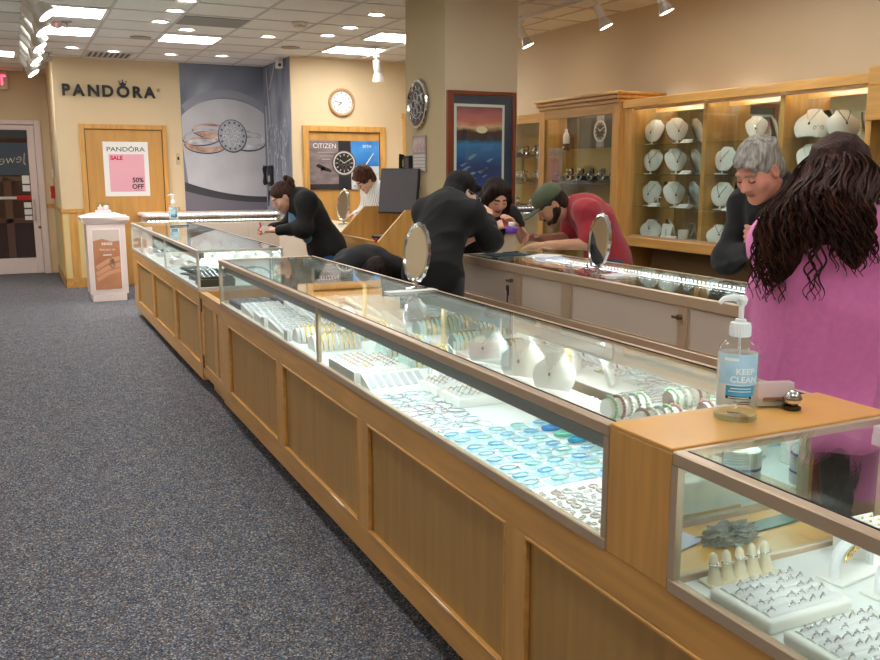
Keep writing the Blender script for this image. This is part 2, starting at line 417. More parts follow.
B().lathe([(.075, -.001), (.075, -.02), (.06, -.03), (.055, -.055), (.002, -.06)], 24).obj('housing', mat('off white plastic', rgb(216, 212, 196), .5), t)
def sprinkler(x, y, l):
    t = thing('ceiling_sprinkler', l, 'sprinkler', (x, y, HC), group='ceiling fire sprinklers')
    B().lathe([(.05, -.001), (.048, -.012), (.02, -.022)], 20).obj('escutcheon', 'steel', t)
    b = B(); b.cyl((0, 0, -.02), (0, 0, -.07), .012, n=10); b.tube([(-.02, 0, -.05), (-.028, 0, -.08), (0, 0, -.11), (.028, 0, -.08), (.02, 0, -.05)], .005); b.lathe([(.03, -.11), (.03, -.115)], 16); b.obj('head', 'steel', t)
sprinkler(.60, 9.6, 'metal fire sprinkler in front of the lit panels near the track spots')
sprinkler(.53, 12.05, 'metal fire sprinkler over the wall corner by the entrance')
sprinkler(3.93, 9.95, 'metal fire sprinkler by the lit panel over the wall clock')
# pink alarm lamp next to the panel
t = thing('alarm_strobe', 'small pink round lamp on the ceiling between the two lit panels', 'lamp', (.52, 9.7, HC))
B().lathe([(.05, -.001), (.05, -.03), (.04, -.05), (.002, -.06)], 20).obj('housing', mat('pink plastic', rgb(240, 196, 198), .4), t)
# security camera over the mural corner
t = thing('security_camera', 'white security camera at the top of the mural corner', 'camera', (3.2, 11.45, HC))
b = B(); b.cyl((0, 0, -.001), (0, 0, -.03), .05); b.box(-.04, .04, -.06, .05, -.13, -.03, .012, 2); b.obj('housing', 'white', t)
b = B(); b.cyl((-.01, -.06, -.09), (-.01, -.068, -.09), .02); b.obj('lens', 'black', t)

# ------------------------------------------------------------------ track lights
def track(name, p0, p1, label):
    t = thing(name, label, 'light track', p0)
    p0 = Vector(p0); p1 = Vector(p1); d = (p1 - p0)
    b = B(); q = d.to_track_quat('X', 'Z').to_matrix().to_4x4()
    b.obox(Matrix.Translation(d / 2) @ q @ Matrix.Diagonal((d.length, .035, .03, 1)), .003)
    b.obj('rail', 'white', t)
    return t
def spot_head(loc, aim, label, mcol, group, bulb=True, size=1., power=0):
    t = thing('track_spot', label, 'spot light', loc, group=group)
    s = size; a = Vector(aim).normalized(); q = a.to_track_quat('-Z', 'Y').to_matrix().to_4x4()
    b = B(); b.box(-.02 * s, .02 * s, -.035 * s, .035 * s, -.03 * s, 0, .004); b.cyl((0, 0, -.03 * s), (0, 0, -.075 * s), .011 * s, n=10); b.obj('mount', mcol, t)
    m = Matrix.Translation((0, 0, -.085 * s)) @ q
    b = B(); b.lathe([(.002, .03 * s), (.03 * s, .028 * s), (.034 * s, 0), (.034 * s, -.07 * s), (.03 * s, -.085 * s)], 20); b.xf(m); b.obj('lamp_holder', mcol, t)
    b = B(); b.lathe([(.026 * s, -.075 * s), (.034 * s, -.09 * s), (.058 * s, -.15 * s), (.061 * s, -.163 * s), (.056 * s, -.164 * s)], 24, cap=False); b.xf(m); b.obj('reflector', 'alu' if bulb else mcol, t)
    b = B(); b.lathe([(.0555 * s, -.160 * s), (.03 * s, -.164 * s), (.002, -.166 * s)], 24, cap=False); b.xf(m); b.obj('bulb_face', 'bulbE', t)
    if power:
        l = bpy.data.lights.new('spot_lamp', 'SPOT'); l.energy = power; l.spot_size = R(75); l.spot_blend = .6; l.shadow_soft_size = .04; l.color = (1, .96, .9)
        o = bpy.data.objects.new('spot_lamp', l); COL.objects.link(o); o.parent = t
        o.matrix_local = m @ Matrix.Translation((0, 0, -.18 * s))
    return t
track('track_rail', (.22, 6.6, HC - .016), (.22, 12.0, HC - .016), 'white light track on the ceiling carrying the row of spots by the left edge')
ys = [7.42, 7.72, 8.25, 8.85, 9.35, 9.85, 10.5, 10.9, 11.75]
nm = ['nearest', 'second', 'third', 'fourth', 'fifth', 'sixth', 'seventh', 'eighth', 'farthest']
for i, y in enumerate(ys):
    spot_head((.22, y, HC - .031), (.55, .35 if i % 2 else -.2, -.75), '%s white spot lamp in the ceiling row by the left edge' % nm[i], 'white', 'track spots by the left edge', size=1.25, power=14)
track('track_rail', (4.43, 3.0, HC - .016), (4.43, 8.6, HC - .016), 'white light track on the ceiling in front of the right wall')
for y, l in ((7.50, 'silver-hooded spot lamp next to the pillar above the right wall cabinets'), (6.27, 'silver-hooded spot lamp in the middle of the three above the right wall'), (5.52, 'silver-hooded spot lamp at the top edge above the long necklace cabinet')):
    spot_head((4.43, y, HC - .031), (.35, -.25, -.9), l, 'white', 'silver hooded track spots on the right', size=1.0, power=7)
track('track_rail', (4.10, 8.0, HC - .016), (4.10, 10.8, HC - .016), 'white light track on the ceiling behind the pillar')
spot_head((4.10, 10.35, HC - .031), (.2, .25, -.8), 'white spot lamp hanging right of the wall clock', 'tbar', 'white spots behind the pillar', size=1.25, power=9)
spot_head((4.10, 9.15, HC - .031), (.15, -.1, -.9), 'white spot lamp half hidden by the left edge of the pillar', 'white', 'white spots behind the pillar', size=1.5, power=14)

# ------------------------------------------------------------------ signs on the end wall
t = thing('wall_sign', 'large black raised lettering with a crown over the O on the cream wall', 'sign', (1.25, 12.5, 2.5))
word = 'PANDORA'
xs = [.715, .865, 1.045, 1.215, 1.405, 1.575, 1.735]
for c, x in zip(word, xs):
    text('letter', c, .195, 'ink', t, (x - 1.25, -.02, .02), (PI / 2, 0, 0), .014, bold=.0065)
b = B(); b.prism([(-.05, 0, 0), (.05, 0, 0), (.06, 0, .05), (.03, 0, .025), (0, 0, .065), (-.03, 0, .025), (-.06, 0, .05)], (0, .012, 0))
for dx, dz in ((-.06, .056), (0, .073), (.06, .056)): b.cyl((dx, 0, dz), (dx, .012, dz), .01)
b.xf(Matrix.Translation((1.405 - 1.25, -.02, .105)) @ Matrix.Diagonal((.75, 1, .9, 1))); b.obj('crown', 'ink', t)
text('registered_mark', '\u00ae', .06, mat('grey lettering', rgb(120, 104, 84), .5), t, (.60, -.01, .06), (PI / 2, 0, 0), .003)

# sale poster on the left wooden door
t = thing('sale_poster', 'white and pink sale poster on the left wooden door', 'poster', (1.39, 12.475, 1.185))
B().box(-.282, .282, -.004, .004, 0, .705).obj('sheet', 'paper', t, ang=0)
B().box(-.215, .225, -.006, -.004, .06, .545).obj('pink_field', mat('poster pink', rgb(232, 170, 184), .6), t, ang=0)
text('headline', 'PAND\u00d4RA', .082, 'ink', t, (.0, -.006, .605), (PI / 2, 0, 0), .001, sx=1.22)
text('sale_word', 'SALE', .072, mat('poster red', rgb(200, 30, 66), .6), t, (-.195, -.008, .495), (PI / 2, 0, 0), .001, align='LEFT', bold=.003)
text('discount', '50%\nOFF', .085, 'ink', t, (.205, -.008, .165), (PI / 2, 0, 0), .001, align='RIGHT', bold=.002)
B().box(.09, .2, -.008, -.006, .075, .082).obj('small_print', mat('poster small print', rgb(150, 110, 120), .6), t, ang=0)

# mural of rings
def mural_mat():
    m = bpy.data.materials.new('printed mural'); m.use_nodes = True
    nt = m.node_tree; N = nt.nodes; L = nt.links; bs = N['Principled BSDF']; bs.inputs['Roughness'].default_value = .6
    tc = N.new('ShaderNodeTexCoord'); mp = N.new('ShaderNodeMapping'); mp.inputs['Scale'].default_value = (.8, .8, .55); mp.inputs['Rotation'].default_value = (0, .5, 0)
    L.new(tc.outputs['Object'], mp.inputs[0])
    nz = N.new('ShaderNodeTexNoise'); nz.inputs['Scale'].default_value = 1.5; nz.inputs['Detail'].default_value = 1.5; nz.inputs['Distortion'].default_value = .7
    L.new(mp.outputs[0], nz.inputs['Vector'])
    rp = N.new('ShaderNodeValToRGB'); e = rp.color_ramp.elements
    e[0].position = .3; e[0].color = rgb(108, 116, 136); e[1].position = .75; e[1].color = rgb(180, 184, 194)
    q = e.new(.5); q.color = rgb(140, 147, 162)
    L.new(nz.outputs['Fac'], rp.inputs[0]); L.new(rp.outputs[0], bs.inputs['Base Color'])
    return m
M['mural'] = mural_mat()
mu = thing('wall_mural', 'large grey-blue photo mural of rings covering the wall corner', 'mural', (2.7, 12.5, .9))
B().box(2.13, 3.262, 12.488, 12.499, .9, HC - .003).obj('print_sheet', 'mural', mu, w=True, ang=0)
B().box(3.258, 3.269, 11.215, 12.488, .9, HC - .003).obj('print_sheet', mat('printed dusky side', rgb(96, 102, 122), .6, noise=.4, nscale=2.5, stretch=(1, 1.6, .6), col2=rgb(158, 163, 176)), mu, w=True, ang=0)
b = B()
def flat_ellipse(bb, cx, cz, a0, c0, a1, c1, y, th=.002, rot=0, n=48, ofx=0, ofz=0, a_from=0, a_to=2 * PI):
    """flat printed band between two ellipses"""
    cs, sn = math.cos(rot), math.sin(rot)
    def P(a, c, t, ox=0, oz=0):
        x = a * math.cos(t) + ox; z = c * math.sin(t) + oz
        return (cx + x * cs - z * sn, y, cz + x * sn + z * cs)
    full = a_to - a_from > 2 * PI - .001
    for i in range(n):
        t0 = a_from + (a_to - a_from) * i / n; t1 = a_from + (a_to - a_from) * (i + 1) / n
        bb.quad(P(a0, c0, t0), P(a0, c0, t1), P(a1, c1, t1, ofx, ofz), P(a1, c1, t0, ofx, ofz))
# the pale dish the rings lie on
pm = mat('printed pale dish', rgb(186, 186, 194), .6, noise=.12, nscale=2.5, col2=rgb(204, 204, 208))
b = B(); n = 40
pts = []
for i in range(n + 1):
    t_ = PI * (1.02 - .94 * i / n); pts.append((2.72 + .75 * math.cos(t_), 12.487, 1.86 + .62 * math.sin(t_)))
for i in range(24):
    x = 3.255 - 1.12 * i / 24; pts.append((x, 12.487, 1.13 + .20 * ((x - 3.25) / 1.1) ** 2 + .0 * x))
pts = [(min(3.256, max(2.132, p[0])), p[1], p[2]) for p in pts]
b.bm.faces.new([b.bm.verts.new(p) for p in pts]); b.obj('printed_dish', pm, mu, w=True, ang=0)
b = B(); flat_ellipse(b, 2.72, 1.9, .80, .70, .73, .60, 12.486, a_from=.15, a_to=2.4); b.obj('printed_band', mat('printed light band', rgb(150, 154, 166), .6), mu, w=True, ang=0)
b = B(); pts = []
for i in range(25):
    x = 2.132 + 1.124 * i / 24; pts.append((x, 12.485, 1.16 + .20 * ((3.25 - x) / 1.1) ** 2))
for i in range(25):
    x = 3.256 - 1.124 * i / 24; pts.append((x, 12.485, 1.11 + .16 * ((3.25 - x) / 1.1) ** 2 - .03))
b.bm.faces.new([b.bm.verts.new(p) for p in pts]); b.obj('printed_shadow', mat('printed dark rim', rgb(62, 62, 70), .6), mu, w=True, ang=0)
b = B(); b.prism([(2.132, 12.4865, .9), (3.256, 12.4865, .9), (3.256, 12.4865, 1.08), (2.9, 12.4865, 1.10), (2.5, 12.4865, 1.18), (2.132, 12.4865, 1.27)], (0, .001, 0)); b.obj('printed_ground', mat('printed dusk ground', rgb(118, 114, 124), .6), mu, w=True, ang=0)
rg = mat('printed rose ring', rgb(150, 98, 76), .5, noise=.3, nscale=7, col2=rgb(226, 190, 172)); sg = mat('printed silver ring', rgb(122, 126, 138), .5, noise=.3, nscale=7, col2=rgb(226, 228, 234)); dk = mat('printed dark ring inside', rgb(74, 70, 80), .5)
def ringprint(nm_, cx, cz, a, c, w_, m_, rot=0, y=12.484):
    b = B(); flat_ellipse(b, cx, cz, a, c, a - w_ * .5, c - w_ * .72, y, rot=rot, ofz=w_ * .3); b.obj(nm_, m_, mu, w=True, ang=0)
    b = B(); flat_ellipse(b, cx, cz + w_ * .45, a - w_ * .5, c - w_ * .72, a - w_ * .95, c - w_ * 1.45, y + .0002, rot=rot, ofz=w_ * .5, a_from=.02, a_to=PI - .02); b.obj('printed_ring_inside', dk, mu, w=True, ang=0)
    b = B(); flat_ellipse(b, cx, cz - w_ * .1, a + .014, c + .016, a, c, y + .0003, rot=rot, a_from=PI, a_to=2 * PI); b.obj('printed_ring_edge', dk, mu, w=True, ang=0)
ringprint('printed_ring', 2.52, 2.06, .25, .088, .062, rg, -.05, 12.4835)
ringprint('printed_ring', 2.40, 1.97, .265, .10, .062, sg, .12, 12.483)
ringprint('printed_ring', 2.43, 1.87, .27, .105, .066, rg, -.03, 12.4825)
ringprint('printed_ring', 3.02, 1.94, .225, .13, .06, sg, -.12, 12.4825)
ringprint('printed_ring', 3.03, 1.90, .225, .10, .06, sg, .03, 12.482)
b = B(); flat_ellipse(b, 2.802, 1.985, .20, .225, .18, .20, 12.4815, rot=.15); b.obj('printed_signet_shadow', mat('printed signet shade', rgb(78, 82, 96), .5), mu, w=True, ang=0)
b = B(); flat_ellipse(b, 2.80, 1.99, .185, .21, .13, .15, 12.481, rot=.15); b.obj('printed_signet', mat('printed signet rim', rgb(176, 180, 190), .5), mu, w=True, ang=0)
b = B(); flat_ellipse(b, 2.80, 1.99, .13, .15, .001, .001, 12.4805, rot=.15); b.obj('printed_pave', mat('printed pave stones', rgb(120, 124, 136), .5, noise=.6, nscale=60, col2=rgb(230, 232, 238)), mu, w=True, ang=0)
b = B()
for i in range(14):
    a = 2 * PI * i / 14
    b.box(2.80 + .158 * math.cos(a) - .012, 2.80 + .158 * math.cos(a) + .012, 12.4795, 12.4802, 1.99 + .178 * math.sin(a) - .013, 1.99 + .178 * math.sin(a) + .013)
b.obj('printed_letters', mat('printed engraving', rgb(70, 74, 86), .5), mu, w=True, ang=0)
# hanging crystals printed on the side sheet
b = B()
for y, z, c in ((12.25, 1.95, .2), (12.05, 2.0, .16), (11.85, 1.9, .22), (11.65, 1.85, .2), (11.45, 2.0, .18), (11.95, 1.62, .16), (11.55, 1.55, .15), (12.15, 1.45, .12)):
    for i in range(24):
        t0 = 2 * PI * i / 24; t1 = 2 * PI * (i + 1) / 24
        b.quad((3.256, y + .09 * math.cos(t0), z + c * math.sin(t0)), (3.256, y + .09 * math.cos(t1), z + c * math.sin(t1)), (3.256, y + .06 * math.cos(t1), z + c * .75 * math.sin(t1)), (3.256, y + .06 * math.cos(t0), z + c * .75 * math.sin(t0)))
b.obj('printed_crystals', mat('printed crystals', rgb(74, 80, 100), .4, noise=.6, nscale=18, col2=rgb(206, 210, 220)), mu, w=True, ang=0)
b = B()
for y0, z0, y1, z1 in ((12.35, 2.9, 12.2, 2.1), (12.2, 2.6, 11.9, 2.9), (12.42, 2.4, 12.35, 1.4)):
    b.prism([(3.2565, y0, z0), (3.2565, y0 - .05, z0), (3.2565, y1 - .04, z1), (3.2565, y1, z1)], (.0005, 0, 0))
b.obj('printed_strands', mat('printed pale strands', rgb(196, 198, 206), .5), mu, w=True, ang=0)

# wall phone on the mural
t = thing('wall_telephone', 'black wall telephone with hanging cord on the grey mural', 'telephone', (3.256, 12.18, 1.45), rot=(0, 0, 0))
b = B(); b.box(-.05, 0, -.1, .1, -.14, .14, .012, 2); b.obj('body', 'black', t)
b = B(); b.tube([(-.075, .05, -.12), (-.09, .05, -.09), (-.085, .05, 0), (-.09, .05, .09), (-.075, .05, .13)], .022, 10, rads=[.03, .028, .02, .028, .03]); b.obj('handset', 'blackm', t)
b = B(); b.box(-.054, -.05, -.08, .01, -.08, .0); b.obj('keypad', mat('phone keys', rgb(180, 180, 180), .5), t)
b = B(); b.tube([(-.03, .06, -.14), (-.04, .065, -.3), (-.04, .07, -.42), (-.035, .06, -.35), (-.03, .03, -.2)], .006); b.obj('cord', 'black', t)

# wall clock
t = thing('wall_clock', 'round white wall clock with pale wooden rim above the right wooden door', 'clock', (3.94, 11.2, 2.385))
Rx = Matrix.Rotation(PI / 2, 4, 'X')
b = B(); b.lathe([(.178, 0), (.178, .03), (.165, .042), (.145, .036), (.14, .02)], 40, cap=False); b.xf(Rx); b.obj('rim', mat('tan clock rim', rgb(190, 150, 106), .35), t)
b = B(); b.lathe([(.142, .012), (.142, .018), (.001, .018)], 40, cap=False); b.xf(Rx); b.obj('dial', 'paper', t)
b = B()
for i in range(12):
    a = 2 * PI * i / 12; b.obox(Matrix.Translation((.115 * math.sin(a), -.019, .115 * math.cos(a))) @ Matrix.Rotation(a, 4, 'Y') @ Matrix.Diagonal((.008, .002, .024, 1)))
b.obj('hour_marks', 'ink', t)
for nm_, a, l_, w_ in (('hour_hand', R(230), .065, .012), ('minute_hand', R(275), .1, .008)):
    b = B(); b.obox(Matrix.Rotation(a, 4, 'Y') @ Matrix.Translation((0, -.022, l_ / 2)) @ Matrix.Diagonal((w_, .002, l_, 1))); b.obj(nm_, 'ink', t)

# watch poster on the right wooden door
t = thing('watch_poster', 'watch advertising poster, grey clouds and blue sky, on the right wooden door', 'poster', (3.96, 11.172, 1.275))
B().box(-.48, .48, -.004, .004, 0, .625).obj('sheet', mat('poster clouds', rgb(104, 92, 94), .55, noise=.4, nscale=5, stretch=(1, 1, 3), col2=rgb(156, 140, 140)), t, ang=0)
b = B(); b.box(.09, .479, -.0055, -.004, .30, .624); b.obj('sky_field', mat('poster sky', rgb(28, 108, 190), .55, noise=.3, nscale=5, col2=rgb(70, 150, 220)), t, ang=0)
b = B(); b.box(.09, .479, -.0055, -.004, .001, .30); b.obj('beach_field', mat('poster beach', rgb(186, 196, 206), .55, noise=.3, nscale=4, stretch=(1, 1, 4), col2=rgb(226, 222, 214)), t, ang=0)
b = B(); b.box(-.479, .09, -.0055, -.004, .001, .07); b.obj('water_field', mat('poster dark water', rgb(48, 42, 46), .55), t, ang=0)
text('headline', 'CITIZEN', .085, 'paper', t, (-.27, -.006, .555), (PI / 2, 0, 0), .001)
b = B()
for q, (xa, xb) in enumerate(((-.37, -.14), (-.34, -.16), (-.31, -.20))): b.box(xa, xb, -.0065, -.006, .47 - q * .045, .478 - q * .045 + (.006 if q == 2 else 0))
b.obj('small_copy', mat('poster fine print', rgb(176, 166, 162), .6), t, ang=0)
text('corner_copy', '30TH', .055, 'paper', t, (.31, -.0065, .555), (PI / 2, 0, 0), .001)
b = B(); b.box(-.085, .085, -.007, -.004, .0, .624); b.obj('printed_strap', mat('poster strap', rgb(38, 38, 42), .5), t)
b = B(); b.lathe([(.165, 0), (.165, .004), (.001, .004)], 40, cap=False); b.xf(Matrix.Translation((-.01, -.006, .34)) @ Rx); b.obj('printed_case', mat('poster watch case', rgb(74, 72, 74), .4), t)
b = B(); b.lathe([(.15, 0), (.15, .006), (.132, .006), (.13, 0)], 40, cap=False); b.xf(Matrix.Translation((-.01, -.008, .34)) @ Rx); b.obj('printed_bezel', mat('poster bezel', rgb(206, 204, 200), .4), t)
b = B(); b.lathe([(.13, 0), (.001, .0005)], 40, cap=False); b.xf(Matrix.Translation((-.01, -.0105, .34)) @ Rx); b.obj('printed_dial', mat('poster dial', rgb(34, 34, 36), .4), t)
b = B()
for i in range(12):
    a = 2 * PI * i / 12; b.obox(Matrix.Translation((-.01 + .105 * math.sin(a), -.0125, .34 + .105 * math.cos(a))) @ Matrix.Rotation(a, 4, 'Y') @ Matrix.Diagonal((.012, .002, .028, 1)))
for a, l_ in ((R(60), .095), (R(-55), .07)): b.obox(Matrix.Translation((-.01, -.0125, .34)) @ Matrix.Rotation(a, 4, 'Y') @ Matrix.Translation((0, 0, l_ / 2)) @ Matrix.Diagonal((.012, .002, l_, 1)))
b.obj('printed_marks', mat('poster marks', rgb(196, 190, 180), .5), t)
b = B()
for dx, dz in ((-.05, .0), (.05, .0), (0, -.055)):
    b.torus((-.01 + dx, -.012, .34 + dz), .027, .003, 20, 4, rot=Matrix.Rotation(PI / 2, 3, 'X'))
b.obj('printed_subdials', mat('poster grey', rgb(120, 116, 112), .5), t)
b = B(); b.prism([(-.40, -.0075, .30), (-.36, -.0075, .33), (-.2, -.0075, .26), (-.18, -.0075, .22), (-.3, -.0075, .25)], (0, .001, 0)); b.prism([(-.34, -.0075, .24), (-.30, -.0075, .30), (-.26, -.0075, .25)], (0, .001, 0)); b.obj('printed_plane', mat('poster plane', rgb(40, 36, 38), .5), t)
b = B(); b.prism([(.27, -.0075, .30), (.40, -.0075, .47), (.405, -.0075, .465), (.285, -.0075, .29)], (0, .001, 0)); b.obj('printed_sail', 'paper', t)

# small wall fittings
tag(B().box(2.035, 2.085, 12.484, 12.499, 1.60, 1.75, .003).obj('light_switch', mat('switch plate', rgb(200, 180, 140), .5)), 'narrow switch plate with a dark rocker right of the left wooden door', 'switch')
s_ = [o for o in bpy.data.objects if o.name == 'light_switch'][0]
B().box(2.048, 2.072, 12.479, 12.485, 1.66, 1.70).obj('rocker', 'black', s_)
t = thing('fire_alarm_switch', 'small red fire alarm box on the entry side wall', 'fire alarm', (.565, 14.25, 1.21))
B().box(-.05, 0, -.06, .06, -.09, .09, .006).obj('box', 'red', t)
B().box(-.062, -.05, -.04, .04, -.03, -.005, .003).obj('pull_bar', 'white', t)
tag(B().box(.55, .569, 14.2, 14.28, 1.42, 1.54, .004).obj('wall_plate', 'white'), 'small white plate on the entry side wall above the red box', 'switch')
t = thing('exit_sign', 'lit sign with red letters at the left edge above the glass door', 'sign', (-.12, 14.5, 2.66))
B().box(-.2, .19, -.03, .045, 0, .25, .01).obj('housing', mat('exit sign pale body', rgb(224, 206, 190), .5), t)
text('lettering', 'EXIT', .19, emit('exit red', (1, .05, .1, 1), 2.2), t, (-.005, -.033, .125), (PI / 2, 0, 0), .002, sx=.85, bold=.004)

# pillar: round silver clock, calendar, framed print
t = thing('pillar_clock', 'round silver wheel-shaped clock high on the pillar side', 'clock', (3.14, 6.97, 2.06))
Ry = Matrix.Rotation(-PI / 2, 4, 'Y')
b = B(); b.lathe([(.20, 0), (.205, .02), (.198, .032), (.182, .032), (.172, .012)], 48, cap=False); b.xf(Ry); b.obj('rim', 'silver', t)
b = B(); b.lathe([(.176, .004), (.176, .012), (.001, .013)], 40, cap=False); b.xf(Ry); b.obj('dial', mat('dark brown dial', rgb(58, 48, 42), .4), t)
b = B()
for i in range(12):
    a = 2 * PI * i / 12; b.obox(Matrix.Translation((-.028, .137 * math.sin(a), .137 * math.cos(a))) @ Matrix.Rotation(-a, 4, 'X') @ Matrix.Diagonal((.006, .012, .028, 1)))
b.obj('hour_marks', 'silver', t)
b = B()
for i in range(5):
    a = 2 * PI * i / 5 + .3; c = Vector((-.026, .066 * math.sin(a), .066 * math.cos(a)))
    b.torus(c, .034, .004, 24, 6, rot=Ry.to_3x3())
b.torus((-.026, 0, 0), .118, .004, 40, 6, rot=Ry.to_3x3()); b.torus((-.026, 0, 0), .02, .006, 16, 6, rot=Ry.to_3x3())
b.obj('gear_tracery', 'steel', t)
b = B(); b.obox(Matrix.Translation((-.034, 0, 0)) @ Matrix.Rotation(-R(230), 4, 'X') @ Matrix.Translation((0, 0, .04)) @ Matrix.Diagonal((.003, .01, .08, 1))); b.obox(Matrix.Translation((-.036, 0, 0)) @ Matrix.Rotation(-R(275), 4, 'X') @ Matrix.Translation((0, 0, .055)) @ Matrix.Diagonal((.003, .008, .11, 1))); b.obj('hands', 'silver', t)
t = thing('wall_calendar', 'hanging wall calendar with a pink picture on the pillar side', 'calendar', (3.14, 6.95, 1.5))
B().box(-.012, -.002, -.135, .135, 0, .30).obj('sheet', mat('calendar grey sheet', rgb(150, 142, 138), .7), t, ang=0)
B().box(-.015, -.012, -.12, .12, .165, .285).obj('picture', mat('calendar picture', rgb(170, 120, 126), .6, noise=.5, nscale=14, col2=rgb(196, 186, 180)), t, ang=0)
b = B()
for i in range(5):
    for j in range(7): b.box(-.0135, -.012, -.115 + j * .034, -.088 + j * .034, .012 + i * .028, .034 + i * .028)
b.obj('day_grid', mat('calendar days', rgb(206, 202, 196), .7), t, ang=0)
t = thing('framed_print', 'framed print of a sunset over a blue sea on the pillar', 'picture', (3.455, 6.462, 1.0))
fm = mat('cherry wood frame', rgb(122, 54, 26), .35, noise=.2, nscale=4)
b = B(); F = .055; x0, x1, z0, z1 = -.314, .314, 0, 1.135
for a in ((x0, x0 + F, z0, z1), (x1 - F * .55, x1, z0, z1), (x0 + F, x1 - F * .55, z0, z0 + F), (x0 + F, x1 - F * .55, z1 - F * .6, z1)): b.box(a[0], a[1], -.035, 0, a[2], a[3], .006)
b.obj('frame', fm, t)
B().box(x0 + F - .005, x1 - .03, -.014, -.004, z0 + .05, z1 - .03).obj('mat_board', mat('navy mat board', rgb(48, 56, 84), .7), t, ang=0)
b = B(); px0, px1, pz0, pz1 = -.248, .21, .13, 1.035
b.box(px0, px1, -.017, -.014, pz0, pz1); b.obj('white_border', 'paper', t, ang=0)
def print_mat():
    m = bpy.data.materials.new('sunset sea print'); m.use_nodes = True
    nt = m.node_tree; N = nt.nodes; L = nt.links; bs = N['Principled BSDF']; bs.inputs['Roughness'].default_value = .5
    tc = N.new('ShaderNodeTexCoord'); sp = N.new('ShaderNodeSeparateXYZ'); L.new(tc.outputs['Generated'], sp.inputs[0])
    nz = N.new('ShaderNodeTexNoise'); nz.inputs['Scale'].default_value = 5; nz.inputs['Detail'].default_value = 5
    mp = N.new('ShaderNodeMapping'); mp.inputs['Scale'].default_value = (.8, .8, 3); L.new(tc.outputs['Generated'], mp.inputs[0]); L.new(mp.outputs[0], nz.inputs['Vector'])
    ad = N.new('ShaderNodeMath'); ad.operation = 'MULTIPLY_ADD'; ad.inputs[1].default_value = .10; L.new(nz.outputs['Fac'], ad.inputs[0])
    sb = N.new('ShaderNodeMath'); sb.operation = 'SUBTRACT'; sb.inputs[1].default_value = .05; L.new(sp.outputs['Z'], sb.inputs[0]); L.new(sb.outputs[0], ad.inputs[2])
    rp = N.new('ShaderNodeValToRGB'); e = rp.color_ramp.elements
    e[0].position = 0; e[0].color = rgb(24, 30, 70); e[1].position = 1; e[1].color = rgb(150, 60, 76)
    for p_, c in ((.25, (34, 66, 140)), (.45, (20, 50, 120)), (.66, (40, 130, 196)), (.705, (20, 30, 50)), (.78, (60, 26, 36)), (.82, (240, 190, 150)), (.86, (220, 120, 110)), (.93, (200, 100, 110))):
        q = e.new(p_); q.color = rgb(*c)
    L.new(ad.outputs[0], rp.inputs[0]); L.new(rp.outputs[0], bs.inputs['Base Color'])
    return m
B().box(px0 + .022, px1 - .022, -.0185, -.017, pz0 + .022, pz1 - .022).obj('print', print_mat(), t, ang=0)
b = B(); b.lathe([(.035, 0), (.001, .0005)], 24, cap=False); b.xf(Matrix.Translation((0, -.019, .835)) @ Rx @ Matrix.Diagonal((1.5, .8, 1, 1))); b.obj('printed_sun', mat('printed sun', rgb(255, 236, 206), .5), t)
b = B(); rnd = random.Random(3)
for i in range(16):
    x = rnd.uniform(-.2, .14); z = rnd.uniform(.2, .62); s = rnd.uniform(.03, .07)
    b.prism([(x, -.0195, z), (x + s, -.0195, z + s * .5), (x + s * 1.6, -.0195, z + s * .45), (x + s * 1.1, -.0195, z + s * .2), (x + s * .5, -.0195, z - s * .25)], (0, .0006, 0))
b.obj('printed_reef', mat('printed reef shapes', rgb(70, 120, 180), .5, noise=.5, nscale=30, col2=rgb(150, 190, 210)), t)
B().box(x0 + F - .004, x1 - .031, -.027, -.024, z0 + .05, z1 - .03).obj('glazing', 'glass', t, ang=0)
# ------------------------------------------------------------------ casework
ZT, ZD, ZK = .98, .712, .085
def apron(t, x0, x1, y0, y1, panels, zt=.70, back=True):
    """wooden base with recessed front panels, front at x0 facing -X"""
    B().box(x0 + .02, x1, y0, y1, ZK, zt, .003).obj('base_cabinet', 'maple', t, w=True)
    B().box(x0 + .09, x1 - .05, y0 + .05, y1 - .03, 0, ZK).obj('toe_kick', 'kick', t, w=True, ang=0)
    for za, zb in ((.605, zt), (ZK, .188)): B().box(x0, x0 + .02, y0, y1, za, zb, .002).obj('front_rail', 'maple_h', t, w=True)
    edges = [y0] + [v for p in sorted(panels) for v in p] + [y1]
    for a, b_ in zip(edges[::2], edges[1::2]):
        if b_ - a > .002: B().box(x0, x0 + .02, a, b_, .188, .605).obj('front_stile', 'maple', t, w=True, ang=0)
    for a, b_ in panels:
        p = B().box(x0 + .0145, x0 + .0199, a, b_, .188, .605).obj('front_panel', 'panel', t, w=True, ang=0)
        m = B(); s = .011
        for c in ((a, b_, .594, .605), (a, b_, .188, .199), (a, a + s, .199, .594), (b_ - s, b_, .199, .594)): m.box(x0 - .003, x0 + .0145, *c, .003)
        q = m.obj('panel_moulding', 'maple_h', p); q.matrix_parent_inverse = Matrix.Identity(4)
        q.data.transform(Matrix.Translation(-t.location))
